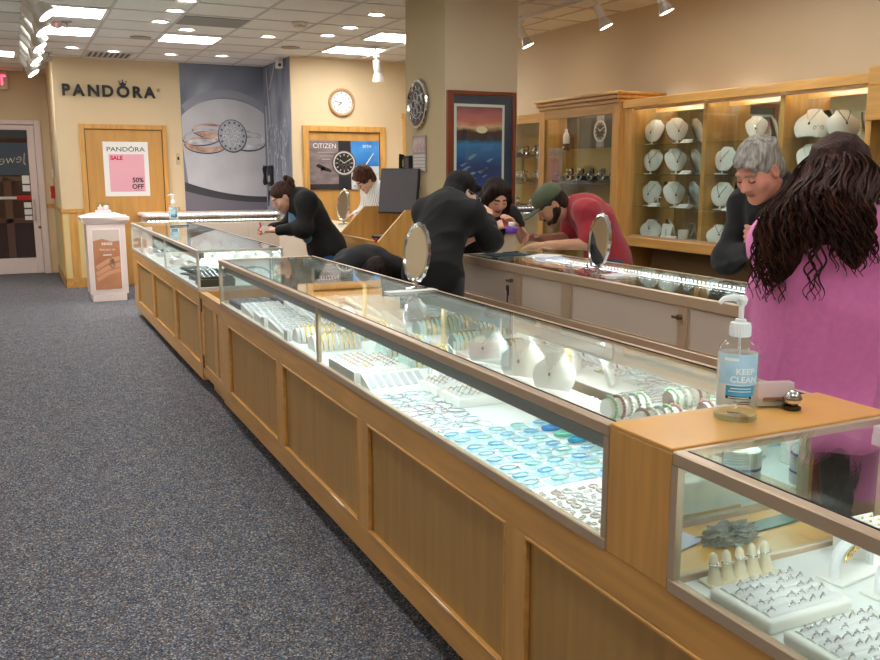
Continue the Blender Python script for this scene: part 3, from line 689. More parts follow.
def glass_case(t, x0, x1, y0, y1, posts, backposts, zd=ZD, end_far=True, end_near=True, rail='bronze', led=True, backglass=True, backmat='mirror', channel=True):
    """metal framed glass box on top of a base"""
    r = B()
    zr = ZT - .028
    r.box(x0 - .004, x0 + .022, y0, y1, zr, ZT, .003)
    r.box(x1 - .02, x1, y0, y1, ZT - .022, ZT, .003)
    r.box(x0 + .022, x1 - .02, y0, y0 + .014, ZT - .016, ZT, .002); r.box(x0 + .022, x1 - .02, y1 - .014, y1, ZT - .016, ZT, .002)
    r.obj('top_frame', rail, t, w=True)
    r = B(); r.box(x0 - .004, x0 + .014, y0, y1, zd - .016, zd + .012, .003); r.box(x0 + .014, x1, y0, y0 + .014, zd - .016, zd + .014, .002); r.box(x0 + .014, x1, y1 - .014, y1, zd - .016, zd + .014, .002)
    r.box(x1 - .05, x1, y0 + .014, y1 - .014, zd - .012, zd + .01, .002)
    r.obj('bottom_frame', rail, t, w=True)
    for y in (y0 + .009, y1 - .009): B().box(x0 - .003, x0 + .014, y - .009, y + .009, zd + .012, zr).obj('corner_post', rail, t, w=True, ang=0)
    for y in (y0 + .009, y1 - .009): B().box(x1 - .02, x1, y - .009, y + .009, zd + .01, ZT - .022).obj('corner_post', rail, t, w=True, ang=0)
    for y in posts: B().box(x0 - .002, x0 + .012, y - .012, y + .012, zd + .012, zr).obj('front_post', rail, t, w=True, ang=0)
    b = B(); b.box(x0 + .022, x0 + .026, y0 + .014, y1 - .014, ZT - .004, ZT + .0005); b.box(x1 - .024, x1 - .02, y0 + .014, y1 - .014, ZT - .004, ZT + .0005)
    b.obj('gasket', 'black', t, w=True, ang=0)
    ys = [y0 + .018] + sorted(posts) + [y1 - .018]
    for a, b_ in zip(ys, ys[1:]):
        B().box(x0 + .003, x0 + .009, a + .002, b_ - .002, zd + .012, zr).obj('front_pane', 'glass', t, w=True, ang=0)
    B().box(x0 + .026, x1 - .024, y0 + .014, y1 - .014, ZT - .008, ZT - .001).obj('top_pane', 'glass', t, w=True, ang=0)
    if end_far: B().box(x0 + .014, x1 - .02, y1 - .009, y1 - .004, zd + .014, ZT - .016).obj('end_pane', 'glass', t, w=True, ang=0)
    if end_near: B().box(x0 + .014, x1 - .02, y0 + .004, y0 + .009, zd + .014, ZT - .016).obj('end_pane', 'glass', t, w=True, ang=0)
    B().box(x0 + .014, x1 - .05, y0 + .014, y1 - .014, zd - .01, zd).obj('display_deck', 'deck', t, w=True, ang=0)
    if led and not channel:
        B().box(x0 + .0225, x0 + .026, y0 + .03, y1 - .03, zr + .004, ZT - .008).obj('led_strip', 'led', t, w=True, ang=0)  # unseen strip behind the rail, added to light a case without a channel
    if led and channel:
        h = B().box(x0 + .024, x0 + .05, y0 + .02, y1 - .02, ZT - .062, ZT - .02, .002).obj('light_housing', mat('grey light channel', rgb(168, 170, 168), .5), t, w=True)
        B().box(x0 + .024, x0 + .0265, y0 + .02, y1 - .02, ZT - .072, ZT - .061).obj('light_lip', h.data.materials[0], t, w=True, ang=0)
        B().box(x0 + .028, x0 + .048, y0 + .03, y1 - .03, ZT - .0640, ZT - .0625).obj('led_strip', 'led', t, w=True, ang=0)
    if led:
        B().box(x1 - .075, x1 - .026, y0 + .02, y1 - .02, ZT - .03, ZT - .01, .002).obj('light_housing', 'white', t, w=True)
        B().box(x1 - .0755, x1 - .0725, y0 + .02, y1 - .02, ZT - .052, ZT - .0295).obj('light_lip', 'white', t, w=True, ang=0)
        s = B().box(x1 - .07, x1 - .035, y0 + .03, y1 - .03, ZT - .0325, ZT - .0305).obj('led_strip', 'led', t, w=True, ang=0)
    if backglass:
        ys = [y0 + .018] + sorted(backposts) + [y1 - .018]
        for y in backposts: B().box(x1 - .018, x1 - .002, y - .014, y + .014, zd + .01, ZT - .022).obj('door_post', M['dooredge'], t, w=True, ang=0)
        for a, b_ in zip(ys, ys[1:]): B().box(x1 - .012, x1 - .007, a, b_, zd + .01, ZT - .022).obj('back_door', backmat, t, w=True, ang=0)

M['dooredge'] = mat('pale gold door edge', rgb(206, 184, 140), .35)
# the long counter nearest the photographer
X0, X1 = 1.095, 1.69
main = thing('display_counter', 'long maple and glass jewellery counter nearest the camera, with recessed front panels', 'display counter', (1.39, 2.1, 0))
apron(main, X0, X1, -1.3, 5.40, [(4.13, 5.20), (3.004, 4.026), (1.891, 2.901), (.78, 1.80), (-.34, .68), (-1.2, -.45)])
glass_case(main, X0, X1, 1.462, 5.385, [3.463], [2.49, 3.47, 4.45])
glass_case(main, X0, X1, -1.29, 1.262, [-.35], [.85, .0], backmat='glass', channel=False)
# wooden block with cap between the two glass boxes
B().box(X0 - .002, X0 + .02, 1.263, 1.461, .70, ZT - .006, .002).obj('upright_panel', 'maple', main, w=True)
B().box(X0 - .002, X1 + .005, 1.2635, 1.4605, ZT - .006, ZT + .004, .002).obj('wooden_cap', 'top', main, w=True)
B().box(X0 + .021, X1, 1.263, 1.461, .70, .712, .001).obj('open_shelf', 'top', main, w=True)

# low gate between the two counters
gate = thing('counter_gate', 'low maple swing gate closing the gap between the two front counters', 'gate', (1.12, 5.73, 0))
B().box(1.118, 1.15, 5.415, 6.065, .125, .70, .003).obj('leaf', 'maple', gate, w=True)
f = B()
for a in ((5.415, 6.065, .62, .70), (5.415, 6.065, .125, .205), (5.415, 5.50, .205, .62), (5.56, 5.66, .205, .62), (5.98, 6.065, .205, .62)): f.box(1.10, 1.118, *a, .002)
f.obj('frame', 'maple_h', gate, w=True)
for a in ((5.50, 5.56), (5.66, 5.98)):
    m = B(); m.box(1.106, 1.1175, a[0], a[1], .205, .62); m.obj('gate_panel', 'panel', gate, w=True, ang=0)
for z in (.57, .18): B().box(1.092, 1.10, 6.02, 6.06, z, z + .09, .002).obj('hinge', 'bronze_d', gate, w=True)
B().box(1.16, 1.6, 5.45, 6.04, .02, .09).obj('threshold', 'maple', gate, w=True)

# the far counter of the same row
far = thing('display_counter', 'maple and glass counter beyond the low gate, with a pump bottle at its far end', 'display counter', (1.39, 7.9, 0))
apron(far, X0, X1, 6.08, 9.75, [(8.40, 9.42), (7.20, 8.27), (6.14, 7.08)])
glass_case(far, X0, X1, 6.085, 9.745, [7.53, 9.02], [7.3, 8.5], rail='alu')

# counter with beige doors in the second row
X2, X3 = 2.565, 3.15
rc = thing('display_counter', 'glass-topped counter with beige sliding doors and bronze trim', 'display counter', (2.86, 3.6, 0))
ya, yb = 2.2, 5.09
B().box(X2 + .02, X3, ya, yb, ZK, .73, .003).obj('base_cabinet', 'maple', rc, w=True)
B().box(X2 + .08, X3 - .06, ya + .04, yb - .04, 0, ZK).obj('toe_kick', 'kick', rc, w=True, ang=0)
r = B(); r.box(X2 - .004, X2 + .02, ya, yb, .93, ZT, .003); r.box(X2 - .004, X2 + .02, ya, yb, .70, .745, .003); r.box(X3 - .02, X3, ya, yb, ZT - .02, ZT, .002); r.box(X2 + .02, X3 - .02, yb - .015, yb, ZT - .02, ZT, .002); r.box(X2 + .02, X3 - .02, ya, ya + .015, ZT - .02, ZT, .002)
r.box(X3 - .02, X3, ya, yb, .73, .75)
r.obj('metal_trim', 'bronze', rc, w=True)
for y0_, y1_ in ((5.046, yb), (4.307, 4.374), (3.801, 3.877), (2.914, 2.962)): B().box(X2 - .002, X2 + .02, y0_, y1_, .745, .93).obj('mullion', 'bronze', rc, w=True, ang=0)
for y0_, y1_ in ((4.374, 5.046), (3.877, 4.307), (2.962, 3.801), (ya, 2.914)):
    p = B().box(X2 + .006, X2 + .016, y0_, y1_, .745, .93).obj('sliding_door', 'laminate', rc, w=True, ang=0)
    b = B(); b.box(X2 + .001, X2 + .006, y0_, y0_ + .012, .745, .93); b.box(X2 + .001, X2 + .006, y1_ - .012, y1_, .745, .93)
    b.box(X2 + .001, X2 + .006, y0_, y1_, .745, .755)
    q = b.obj('door_edge', 'bronze', p, ang=0); q.data.transform(Matrix.Translation(-rc.location))
for y in (4.39, 2.95):
    b = B(); b.cyl((X2 - .004, y, .885), (X2 - .022, y, .885), .012, n=12); b.box(X2 - .032, X2 - .02, y - .004, y + .03, .878, .892, .002); b.obj('lock', 'bronze_d', rc, w=True)
B().box(X2 + .022, X3 - .022, ya + .015, yb - .015, ZT - .008, ZT - .001).obj('top_pane', 'glass', rc, w=True, ang=0)
B().box(X3 - .010, X3 - .005, ya + .015, yb - .015, .75, ZT - .02).obj('customer_pane', 'glass', rc, w=True, ang=0)
B().box(X2 + .022, X3 - .02, yb - .010, yb - .005, .735, ZT - .02).obj('end_pane', 'glass', rc, w=True, ang=0)
B().box(X2 + .022, X3 - .02, ya + .005, yb - .012, .73, .737).obj('display_deck', 'deck', rc, w=True, ang=0)
B().box(X3 - .055, X3 - .022, ya + .03, yb - .03, ZT - .04, ZT - .012, .002).obj('light_housing', 'white', rc, w=True)
b = B(); b.box(X3 - .0575, X3 - .0555, ya + .04, yb - .05, ZT - .030, ZT - .021)
b.obj('led_strip', 'ledY', rc, w=True, ang=0)
B().box(X3 - .052, X3 - .026, ya + .04, yb - .05, ZT - .0425, ZT - .0405).obj('led_strip', 'led', rc, w=True, ang=0)  # second, unseen strip under the housing, added to brighten the deck
b = B(); b.box(X2 - .02, X3 + .02, 2.0, 2.19, 0, 1.0, .004)
tag(b.obj('end_post', mat('reddish wood', rgb(120, 62, 36), .4, noise=.2, nscale=4, stretch=(6, 6, 1))), 'reddish wooden post at the near end of the second-row counter', 'counter post')
# keys in the lock
t = thing('key_ring', 'black keys hanging from the lock of the beige counter doors', 'keys', (X2 - .03, 4.40, .885))
b = B(); b.torus((0, 0, -.014), .014, .0018, 16, 6, rot=Matrix.Rotation(PI / 2, 3, 'Y')); b.obj('ring', 'steel', t)
b = B(); b.box(-.004, .004, -.012, .012, -.06, -.026, .002); b.box(-.002, .002, -.005, .005, -.125, -.06); b.box(-.006, .001, -.02, .0, -.085, -.03, .002); b.obj('keys', 'black', t)

# far part of the second row
rf = thing('display_counter', 'pale counter behind the register desk below the watch poster', 'display counter', (2.86, 8.4, 0))
B().box(2.57, 3.15, 7.45, 9.4, ZK, .955, .004).obj('base_cabinet', 'laminate', rf, w=True)
B().box(2.63, 3.1, 7.5, 9.35, 0, ZK).obj('toe_kick', 'kick', rf, w=True, ang=0)
B().box(2.56, 3.16, 7.44, 9.41, .955, ZT, .004).obj('counter_top', mat('cream counter top', rgb(226, 204, 166), .3), rf, w=True)
B().box(2.565, 2.57, 7.46, 9.39, .86, .955).obj('wood_band', 'maple_h', rf, w=True, ang=0)

# register desk
rd = thing('register_desk', 'maple register desk with sloping side panels in front of the pillar', 'desk', (2.86, 6.9, 0))
B().box(2.57, 3.13, 6.46, 7.34, ZK, .80, .004).obj('base_cabinet', 'maple', rd, w=True)
B().box(2.62, 3.1, 6.5, 7.3, 0, ZK).obj('toe_kick', 'kick', rd, w=True, ang=0)
B().box(2.56, 2.585, 6.46, 7.34, .80, .965, .003).obj('front_board', 'maple_h', rd, w=True)
B().box(2.585, 3.13, 6.46, 7.34, .80, .82).obj('desk_top', 'maple', rd, w=True, ang=0)
for y in (6.435, 7.34):
    b = B(); b.prism([(2.545, y, .66), (2.545, y, .965), (2.78, y, 1.205), (3.138, y, 1.205), (3.138, y, .66)], (0, .025, 0)); b.obj('side_panel', 'maple', rd, w=True, ang=0)
b = B(); b.cyl((2.56, 6.7, .90), (2.55, 6.7, .90), .012, n=12); b.obj('lock', 'steel', rd, w=True)
B().box(2.548, 2.565, 6.49, 6.52, .955, .985, .004).obj('corner_tape', 'red', rd, w=True)

# long pale case under the mural
bc = thing('display_counter', 'low pale case with two rows of small lamps under the ring mural', 'display counter', (2.4, 12.1, 0))
B().box(1.5, 3.25, 11.80, 12.47, .80 - .72, .845, .006).obj('base_cabinet', 'laminate', bc, w=True)
B().box(1.55, 3.2, 11.85, 12.42, 0, .08).obj('toe_kick', 'kick', bc, w=True, ang=0)
b = B(); b.box(1.49, 3.255, 11.79, 12.475, .93, .975, .015, 2); b.obj('top_frame', 'pinkw', bc, w=True)
B().box(1.5, 3.25, 11.82, 11.83, .845, .93).obj('front_pane', 'glass', bc, w=True, ang=0)
B().box(1.5, 3.25, 12.2, 12.21, .845, .93).obj('back_board', 'laminate', bc, w=True, ang=0)
for ya_, yb_, za, zb in ((11.785, 11.79, .957, .966), (11.84, 11.85, .872, .883)): B().box(1.54, 3.2, ya_, yb_, za, zb).obj('led_strip', 'ledX', bc, w=True, ang=0)
for k in range(4): B().box(1.52 + k * .43, 1.92 + k * .43, 11.79, 11.80, .12, .80, .003).obj('door_front', 'laminate', bc, w=True)

# ------------------------------------------------------------------ wall cabinets on the right
XF_, XB = 4.66, 4.90
cab = thing('wall_cabinet', 'long maple wall cabinet of white necklace busts with mirrored back and glass shelves', 'wall cabinet', (4.8, 5.0, .89))
y0, y1 = 3.78, 6.20
for a in ((XF_, 5.10, y1 - .13, y1, .89, 2.08), (XF_ + .005, XB, y0, y0 + .04, .97, 2.03)): B().box(*a).obj('side_panel', 'maple', cab, w=True, ang=0)
for a in ((XF_ - .012, XF_ + .02, y0, y1, 2.018, 2.085, .004), (XF_ - .012, XF_ + .02, y0 - .6, y1, .89, .965, .004)): B().box(*a).obj('face_rail', 'maple_h', cab, w=True)
B().box(XF_ + .02, 5.1, y0, y1 - .13, 2.03, 2.08).obj('top_board', 'maple_h', cab, w=True, ang=0)
B().box(XF_ + .02, 5.1, y0 - .6, y1 - .13, .89, .962).obj('bottom_board', 'maple_h', cab, w=True, ang=0)
B().box(XB, XB + .01, y0, y1 - .13, .963, 1.985).obj('mirror_back', 'mirror', cab, w=True, ang=0)
B().box(XB, XB + .01, y0, y1 - .13, 1.985, 2.03).obj('back_rail', 'maple_h', cab, w=True, ang=0)
for y in (5.24, 4.50):
    B().box(XF_ + .03, XB, y - .02, y + .02, .963, 2.03).obj('partition', 'maple', cab, w=True, ang=0)
for z in (1.72, 1.482, 1.222):
    for a, b_ in ((5.26, 6.07), (4.52, 5.22), (3.82, 4.48)): B().box(XF_ + .04, XB - .002, a + .003, b_ - .003, z - .008, z).obj('glass_shelf', 'shelfglass', cab, w=True, ang=0)
ys = [3.80, 4.62, 5.26, 6.06]
for a, b_ in zip(ys, ys[1:]): B().box(XF_ + .022, XF_ + .027, a, b_, .967, 2.016).obj('glass_door', 'glass', cab, w=True, ang=0)
B().box(XF_ + .018, XF_ + .03, y0, y1 - .13, .962, .985).obj('door_track', 'bronze', cab, w=True, ang=0)
B().box(XF_ + .018, XF_ + .03, y0, y1 - .13, 2.0, 2.018).obj('door_track', 'bronze', cab, w=True, ang=0)
s = B(); s.box(XF_ + .021, XF_ + .024, y0 + .05, y1 - .15, 2.021, 2.029); s.obj('led_strip', emit('cabinet lamp', (.95, 1, .96, 1), 38), cab, w=True, ang=0)

wc = thing('wall_cabinet', 'tall maple watch cabinet with a stepped cornice, right of the pillar', 'wall cabinet', (4.8, 6.85, .6))
for a in ((XF_ - .03, 5.1, 6.20, 6.30, .60, 2.07), (XF_ - .03, 5.1, 7.37, 7.45, .60, 2.07)): B().box(*a).obj('side_panel', 'maple', wc, w=True, ang=0)
for a in ((XF_ - .03, XF_ + .0, 6.30, 7.37, 1.985, 2.07, .003), (XF_ - .03, XF_ + .0, 6.30, 7.37, .60, .68, .003)): B().box(*a).obj('face_rail', 'maple_h', wc, w=True)
b = B(); b.box(XF_ - .04, 5.1, 6.22, 7.47, 2.07, 2.105, .006); b.box(XF_ - .055, 5.1, 6.20, 7.49, 2.105, 2.14, .006); b.box(XF_ - .07, 5.1, 6.18, 7.51, 2.14, 2.165, .006); b.obj('cornice', 'maple_h', wc, w=True)
B().box(4.88, 4.9, 6.30, 7.37, .60, 2.07).obj('back_panel', mat('mustard cabinet lining', rgb(170, 138, 78), .6), wc, w=True, ang=0)
B().box(XF_, 4.88, 6.30, 7.37, .64, .68).obj('bottom_board', 'maple', wc, w=True, ang=0)
for z in (1.70, 1.40, 1.10): B().box(XF_ + .03, 4.878, 6.305, 7.365, z - .008, z).obj('glass_shelf', 'shelfglass', wc, w=True, ang=0)
for a, b_ in ((6.30, 6.86), (6.82, 7.37)): B().box(XF_ - .012 + (.008 if a < 6.5 else 0), XF_ - .007 + (.008 if a < 6.5 else 0), a, b_, .68, 1.985).obj('glass_door', 'glass', wc, w=True, ang=0)
B().box(XF_ + .01, XF_ + .03, 6.35, 7.3, 2.03, 2.04).obj('led_strip', emit('watch cabinet lamp', (1, .93, .82, 1), 5), wc, w=True, ang=0)

wd = thing('wall_cabinet', 'lower maple watch cabinet partly hidden behind the pillar', 'wall cabinet', (4.8, 8.1, .6))
b = B(); b.box(XF_, 5.1, 8.9, 8.96, .60, 2.05); b.obj('side_panel', 'maple', wd, w=True, ang=0)
b = B(); b.box(XF_ - .01, XF_ + .02, 7.45, 8.96, 1.97, 2.06, .003); b.box(XF_ - .01, XF_ + .02, 7.45, 8.9, .60, .68, .003); b.box(XF_ - .01, XF_ + .02, 7.455, 7.50, .68, 1.97); b.obj('face_frame', 'maple_h', wd, w=True)
B().box(XF_ + .02, 5.1, 7.455, 8.96, 2.03, 2.06).obj('top_board', 'maple', wd, w=True, ang=0)
B().box(5.08, 5.1, 7.455, 8.9, .60, 2.03).obj('back_panel', mat('cabinet lining', rgb(190, 160, 104), .6), wd, w=True, ang=0)
B().box(XF_ + .02, 5.08, 7.455, 8.9, .64, .68).obj('bottom_board', 'maple', wd, w=True, ang=0)
for z in (1.64, 1.38, 1.10): B().box(XF_ + .03, 5.075, 7.46, 8.89, z - .008, z).obj('glass_shelf', 'shelfglass', wd, w=True, ang=0)
B().box(XF_ + .022, XF_ + .027, 7.50, 8.9, .68, 1.97).obj('glass_door', 'glass', wd, w=True, ang=0)
# valance of the next cabinet at the right edge
nx = thing('wall_cabinet', 'end of a projecting maple cabinet top at the right edge of the photo', 'wall cabinet', (4.75, 3.0, 1.8))
B().box(4.60, 5.1, 2.2, 3.775, 2.0, 2.11, .005).obj('top_board', 'maple_h', nx, w=True)
B().box(4.60, 4.63, 3.2, 3.775, 1.80, 2.0, .003).obj('valance', 'maple_h', nx, w=True)
B().box(4.95, 5.1, 2.2, 3.775, .97, 2.0).obj('back_panel', mat('grey cabinet back', rgb(150, 146, 140), .4), nx, w=True, ang=0)
# wall under the cabinets, its shade put into the dark olive colour
struct(B().box(4.86, 5.12, YF, 6.0, 0, .885).obj('trim_8', mat('wall olive darkened by shade', rgb(112, 86, 50), .6), ang=0))
struct(B().box(4.86, 5.12, 6.2, 9.0, 0, .59).obj('trim_9', mat('low wall olive darkened by shade', rgb(112, 86, 50), .6), ang=0))

# ------------------------------------------------------------------ white display pedestal by the entrance
pd = thing('display_pedestal', 'white display pedestal with a hand photo panel, by the entrance', 'pedestal', (.955, 11.0, 0))
B().box(-.19, .19, .0, .38, 0, .085, .004).obj('plinth', 'pinkw', pd)
B().box(-.212, .212, 0, .40, .085, .90, .004).obj('body', 'pinkw', pd)
b = B(); b.prism([(-.212, -.0, .90), (-.265, -.03, .945), (-.265, -.03, .985), (.265, -.03, .985), (.265, -.03, .945), (.212, 0, .90)], (0, .46, 0)); b.obj('cap', 'pinkw', pd, ang=0)
b = B(); b.rings([[(-.25, -.02, .985), (.25, -.02, .985), (.25, .42, .985), (-.25, .42, .985)], [(-.14, .1, 1.025), (.14, .1, 1.025), (.14, .3, 1.025), (-.14, .3, 1.025)]]); b.obj('sloped_top', 'white', pd, ang=0)
b = B(); rnd = random.Random(2)
for i in range(9):
    x = -.22 + i * .055; b.cyl((x, .02, .99), (x, .02, 1.012), .012, n=10)
b.obj('ring_knobs', 'white', pd)
ph = B().box(-.153, .140, -.006, 0, .145, .84).obj('photo_panel', mat('hand photo', rgb(176, 112, 78), .5, noise=.25, nscale=3, col2=rgb(206, 148, 110)), pd, ang=0)
b = B(); b.prism([(-.153, -.007, .84), (-.153, -.007, .71), (-.05, -.007, .735), (.06, -.007, .70), (.14, -.007, .71), (.14, -.007, .84)], (0, .001, 0)); b.obj('photo_sleeve', mat('photo pale cloth', rgb(214, 200, 190), .6), pd)
skin_p = mat('photo finger', rgb(216, 160, 124), .5)
b = B()
for z, w_ in ((.475, .025), (.40, .024), (.335, .022)): b.tube([(.135, -.0072, z + .03), (0, -.0072, z + .0), (-.10, -.0072, z - .06), (-.13, -.0072, z - .075)], w_, 8)
b.xf(Matrix.Translation((0, -.0072, 0)) @ Matrix.Diagonal((1, .04, 1, 1)) @ Matrix.Translation((0, .0072, 0))); b.obj('photo_fingers', skin_p, pd)
b = B(); b.torus((.045, -.0095, .44), .042, .006, 24, 6, rot=Matrix.Rotation(PI / 2, 3, 'X'), sx=.6); b.torus((.045, -.0095, .48), .014, .012, 12, 6, rot=Matrix.Rotation(PI / 2, 3, 'X')); b.xf(Matrix.Translation((0, -.0095, 0)) @ Matrix.Diagonal((1, .1, 1, 1)) @ Matrix.Translation((0, .0095, 0))); b.obj('photo_ring', 'silver', pd)
text('caption', 'RINGS', .042, 'paper', pd, (.0, -.0075, .675), (PI / 2, 0, 0), .0005, bold=.001)
text('caption_line', 'Shop your set', .03, 'paper', pd, (.0, -.0075, .61), (PI / 2, 0, 0), .0005)
B().box(-.05, .045, -.0078, -.007, .54, .552).obj('caption_price', 'paper', pd, ang=0)
B().box(-.165, .152, -.004, 0, .133, .852).obj('photo_frame', 'white', pd, ang=0)
t = thing('ring_display', 'small clear stand with pink ring blocks on top of the white pedestal', 'ring display', (.955, 11.20, 1.026))
b = B(); b.box(-.08, .08, .02, .03, 0, .12); b.obj('acrylic_back', 'shelfglass', t)
b = B(); b.box(-.085, .085, -.05, .05, 0, .03, .005)
b.box(-.06, .0, -.04, .02, .03, .07, .008); b.box(.005, .065, -.04, .02, .03, .085, .008); b.cyl((-.03, -.01, .07), (-.03, -.01, .10), .016, .006, 12); b.obj('pink_blocks', mat('pale pink leatherette', rgb(244, 206, 208), .5), t)
b = B(); b.torus((-.03, -.01, .085), .015, .003, 16, 6); b.torus((.035, -.01, .09), .012, .003, 16, 6); b.obj('rings', 'silver', t)
# ------------------------------------------------------------------ people: smooth-union distance fields meshed by surface nets
V = Vector
class Field:
    def __init__(s): s.p = []
    def cone(s, a, b, ra, rb=None, k=.03, sub=False):
        s.p.append(('c', np.array(a, float), np.array(b, float), ra, ra if rb is None else rb, k, sub)); return s
    def ell(s, c, r, rot=None, k=.03, sub=False):
        s.p.append(('e', np.array(c, float), np.array(r, float), np.array(rot, float) if rot is not None else np.eye(3), None, k, sub)); return s
    def bb(s, q, pad):
        if q[0] == 'c':
            r = max(q[3], q[4]) + pad
            return np.minimum(q[1], q[2]) - r, np.maximum(q[1], q[2]) + r
        r = (np.abs(q[3]) * q[2][None, :]).sum(1) + pad
        return q[1] - r, q[1] + r
    def mesh(s, h):
        lo = np.min([s.bb(q, 3 * h)[0] for q in s.p if not q[6]], 0); hi = np.max([s.bb(q, 3 * h)[1] for q in s.p if not q[6]], 0)
        n = np.ceil((hi - lo) / h).astype(int) + 1
        f = np.full(n, .5, np.float32)
        ax = [lo[i] + h * np.arange(n[i]) for i in range(3)]
        for q in s.p:
            a, b = s.bb(q, q[5] + 3 * h)
            i0 = np.clip(np.floor((a - lo) / h).astype(int), 0, n); i1 = np.clip(np.ceil((b - lo) / h).astype(int) + 1, 0, n)
            if np.any(i1 <= i0): continue
            sl = tuple(slice(i0[i], i1[i]) for i in range(3))
            X = ax[0][sl[0]][:, None, None]; Y = ax[1][sl[1]][None, :, None]; Z = ax[2][sl[2]][None, None, :]
            if q[0] == 'c':
                A, Bv = q[1], q[2]; d = Bv - A; L2 = max(d @ d, 1e-9)
                t = np.clip(((X - A[0]) * d[0] + (Y - A[1]) * d[1] + (Z - A[2]) * d[2]) / L2, 0, 1)
                v = np.sqrt((X - A[0] - t * d[0]) ** 2 + (Y - A[1] - t * d[1]) ** 2 + (Z - A[2] - t * d[2]) ** 2) - (q[3] + (q[4] - q[3]) * t)
            else:
                m = q[3]; dx, dy, dz = X - q[1][0], Y - q[1][1], Z - q[1][2]
                u = [(m[0, i] * dx + m[1, i] * dy + m[2, i] * dz) for i in range(3)]; r = q[2]
                k0 = np.sqrt((u[0] / r[0]) ** 2 + (u[1] / r[1]) ** 2 + (u[2] / r[2]) ** 2); k1 = np.sqrt((u[0] / r[0] ** 2) ** 2 + (u[1] / r[1] ** 2) ** 2 + (u[2] / r[2] ** 2) ** 2)
                v = k0 * (k0 - 1) / np.maximum(k1, 1e-6)
            c = f[sl]; k = q[5]
            if q[6]:
                v = -v; hh = np.maximum(k - np.abs(c - v), 0) / k; f[sl] = np.maximum(c, v) + hh * hh * k * .25
            else:
                hh = np.maximum(k - np.abs(c - v), 0) / k; f[sl] = np.minimum(c, v) - hh * hh * k * .25
        return nets(f, lo, h)

def nets(f, lo, h):
    S = f < 0; n = np.array(f.shape)
    c = tuple(slice(0, m - 1) for m in n)
    cnt = np.zeros(n - 1, np.int8)
    off = [(i, j, k) for i in (0, 1) for j in (0, 1) for k in (0, 1)]
    sh = lambda A, o: A[o[0]:o[0] + n[0] - 1, o[1]:o[1] + n[1] - 1, o[2]:o[2] + n[2] - 1]
    for o in off: cnt += sh(S, o)
    mix = (cnt > 0) & (cnt < 8)
    ii = np.argwhere(mix); idx = np.full(n - 1, -1, np.int32); idx[mix] = np.arange(len(ii))
    pos = np.zeros((len(ii), 3)); num = np.zeros(len(ii))
    g = {o: f[ii[:, 0] + o[0], ii[:, 1] + o[1], ii[:, 2] + o[2]] for o in off}
    for o in off:
        for a in range(3):
            if o[a] == 0:
                o2 = list(o); o2[a] = 1; o2 = tuple(o2)
                fa, fb = g[o], g[o2]; m = (fa < 0) != (fb < 0)
                t = np.where(m, fa / np.where(m, fa - fb, 1), 0)
                p = np.tile(np.array(o, float), (len(ii), 1)); p[:, a] += t
                pos[m] += p[m]; num[m] += 1
    verts = lo + h * (ii + pos / num[:, None])
    faces = []
    for a in range(3):
        b, c_ = (a + 1) % 3, (a + 2) % 3
        s0 = [slice(1, n[i] - 1) for i in range(3)]; s0[a] = slice(0, n[a] - 1)
        s1 = list(s0); s1[a] = slice(1, n[a])
        A = S[tuple(s0)]; Bq = S[tuple(s1)]
        e = np.argwhere(A != Bq); fl = A[tuple(e.T)]
        base = e.copy(); base[:, b] += 1; base[:, c_] += 1
        def at(db, dc):
            q = base.copy(); q[:, b] += db; q[:, c_] += dc; return idx[q[:, 0], q[:, 1], q[:, 2]]
        q = np.stack([at(-1, -1), at(0, -1), at(0, 0), at(-1, 0)], 1)
        q[~fl] = q[~fl][:, ::-1]
        faces.append(q)
    return verts, np.concatenate(faces)

def vnorm(v, f):
    n = np.zeros_like(v); fn = np.cross(v[f[:, 2]] - v[f[:, 0]], v[f[:, 3]] - v[f[:, 1]])
    for i in range(4): np.add.at(n, f[:, i], fn)
    return n / np.maximum(np.linalg.norm(n, axis=1), 1e-9)[:, None]
def npmesh(name, v, f, mats, mi=None):
    me = bpy.data.meshes.new(name); me.from_pydata(v.tolist(), [], f.tolist())
    for m in mats: me.materials.append(M[m] if isinstance(m, str) else m)
    if mi is not None: me.polygons.foreach_set('material_index', mi.astype(np.int32))
    me.shade_smooth(); me.update(); return me
def folds(v, f, amp, seed=0, fr=26.):
    """cloth wrinkles: warped ridges pushed along the normal"""
    r = np.random.RandomState(seed); n = vnorm(v, f); w = np.zeros(len(v))
    for i in range(4):
        d = r.normal(size=3); d[2] *= .8; d /= np.linalg.norm(d); e = r.normal(size=3); e /= np.linalg.norm(e)
        q = v @ d * fr * r.uniform(.6, 1.5) + 1.8 * np.sin(v @ e * fr * .45 + r.uniform(0, 6)) + r.uniform(0, 6)
        w += (1 - np.abs(np.sin(q * .5))) ** 2 - .4
    return v + n * (amp * w / 2)[:, None]

SKIN = {}
def skinmat(k, c):
    m = mat('skin ' + k, rgb(*c), .45, noise=.05, nscale=30)
    b = m.node_tree.nodes['Principled BSDF']; b.inputs['Subsurface Weight'].default_value = .12; b.inputs['Subsurface Radius'].default_value = (.012, .005, .003); b.inputs['Subsurface Scale'].default_value = .5
    SKIN[k] = m; return m
skinmat('fair', (218, 168, 142)); skinmat('ruddy', (206, 140, 118)); skinmat('tan', (198, 148, 118)); skinmat('light', (226, 184, 160))
M['lip'] = mat('lips', rgb(170, 96, 88), .4); M['lip_d'] = mat('lips rose', rgb(160, 70, 72), .4); M['lash'] = mat('lashes', rgb(40, 28, 24), .6)
def cloth(name, c, b=.25, sheen=.2):
    return mat(name, rgb(*c), .85, noise=.05, nscale=50, bump=b, bscale=380, sheen=sheen)
def hairmat(name, c, c2):
    return mat(name, rgb(*c), .55, spec=.15, noise=.4, nscale=22, stretch=(3, 3, .5), col2=rgb(*c2), bump=.5, bscale=60)

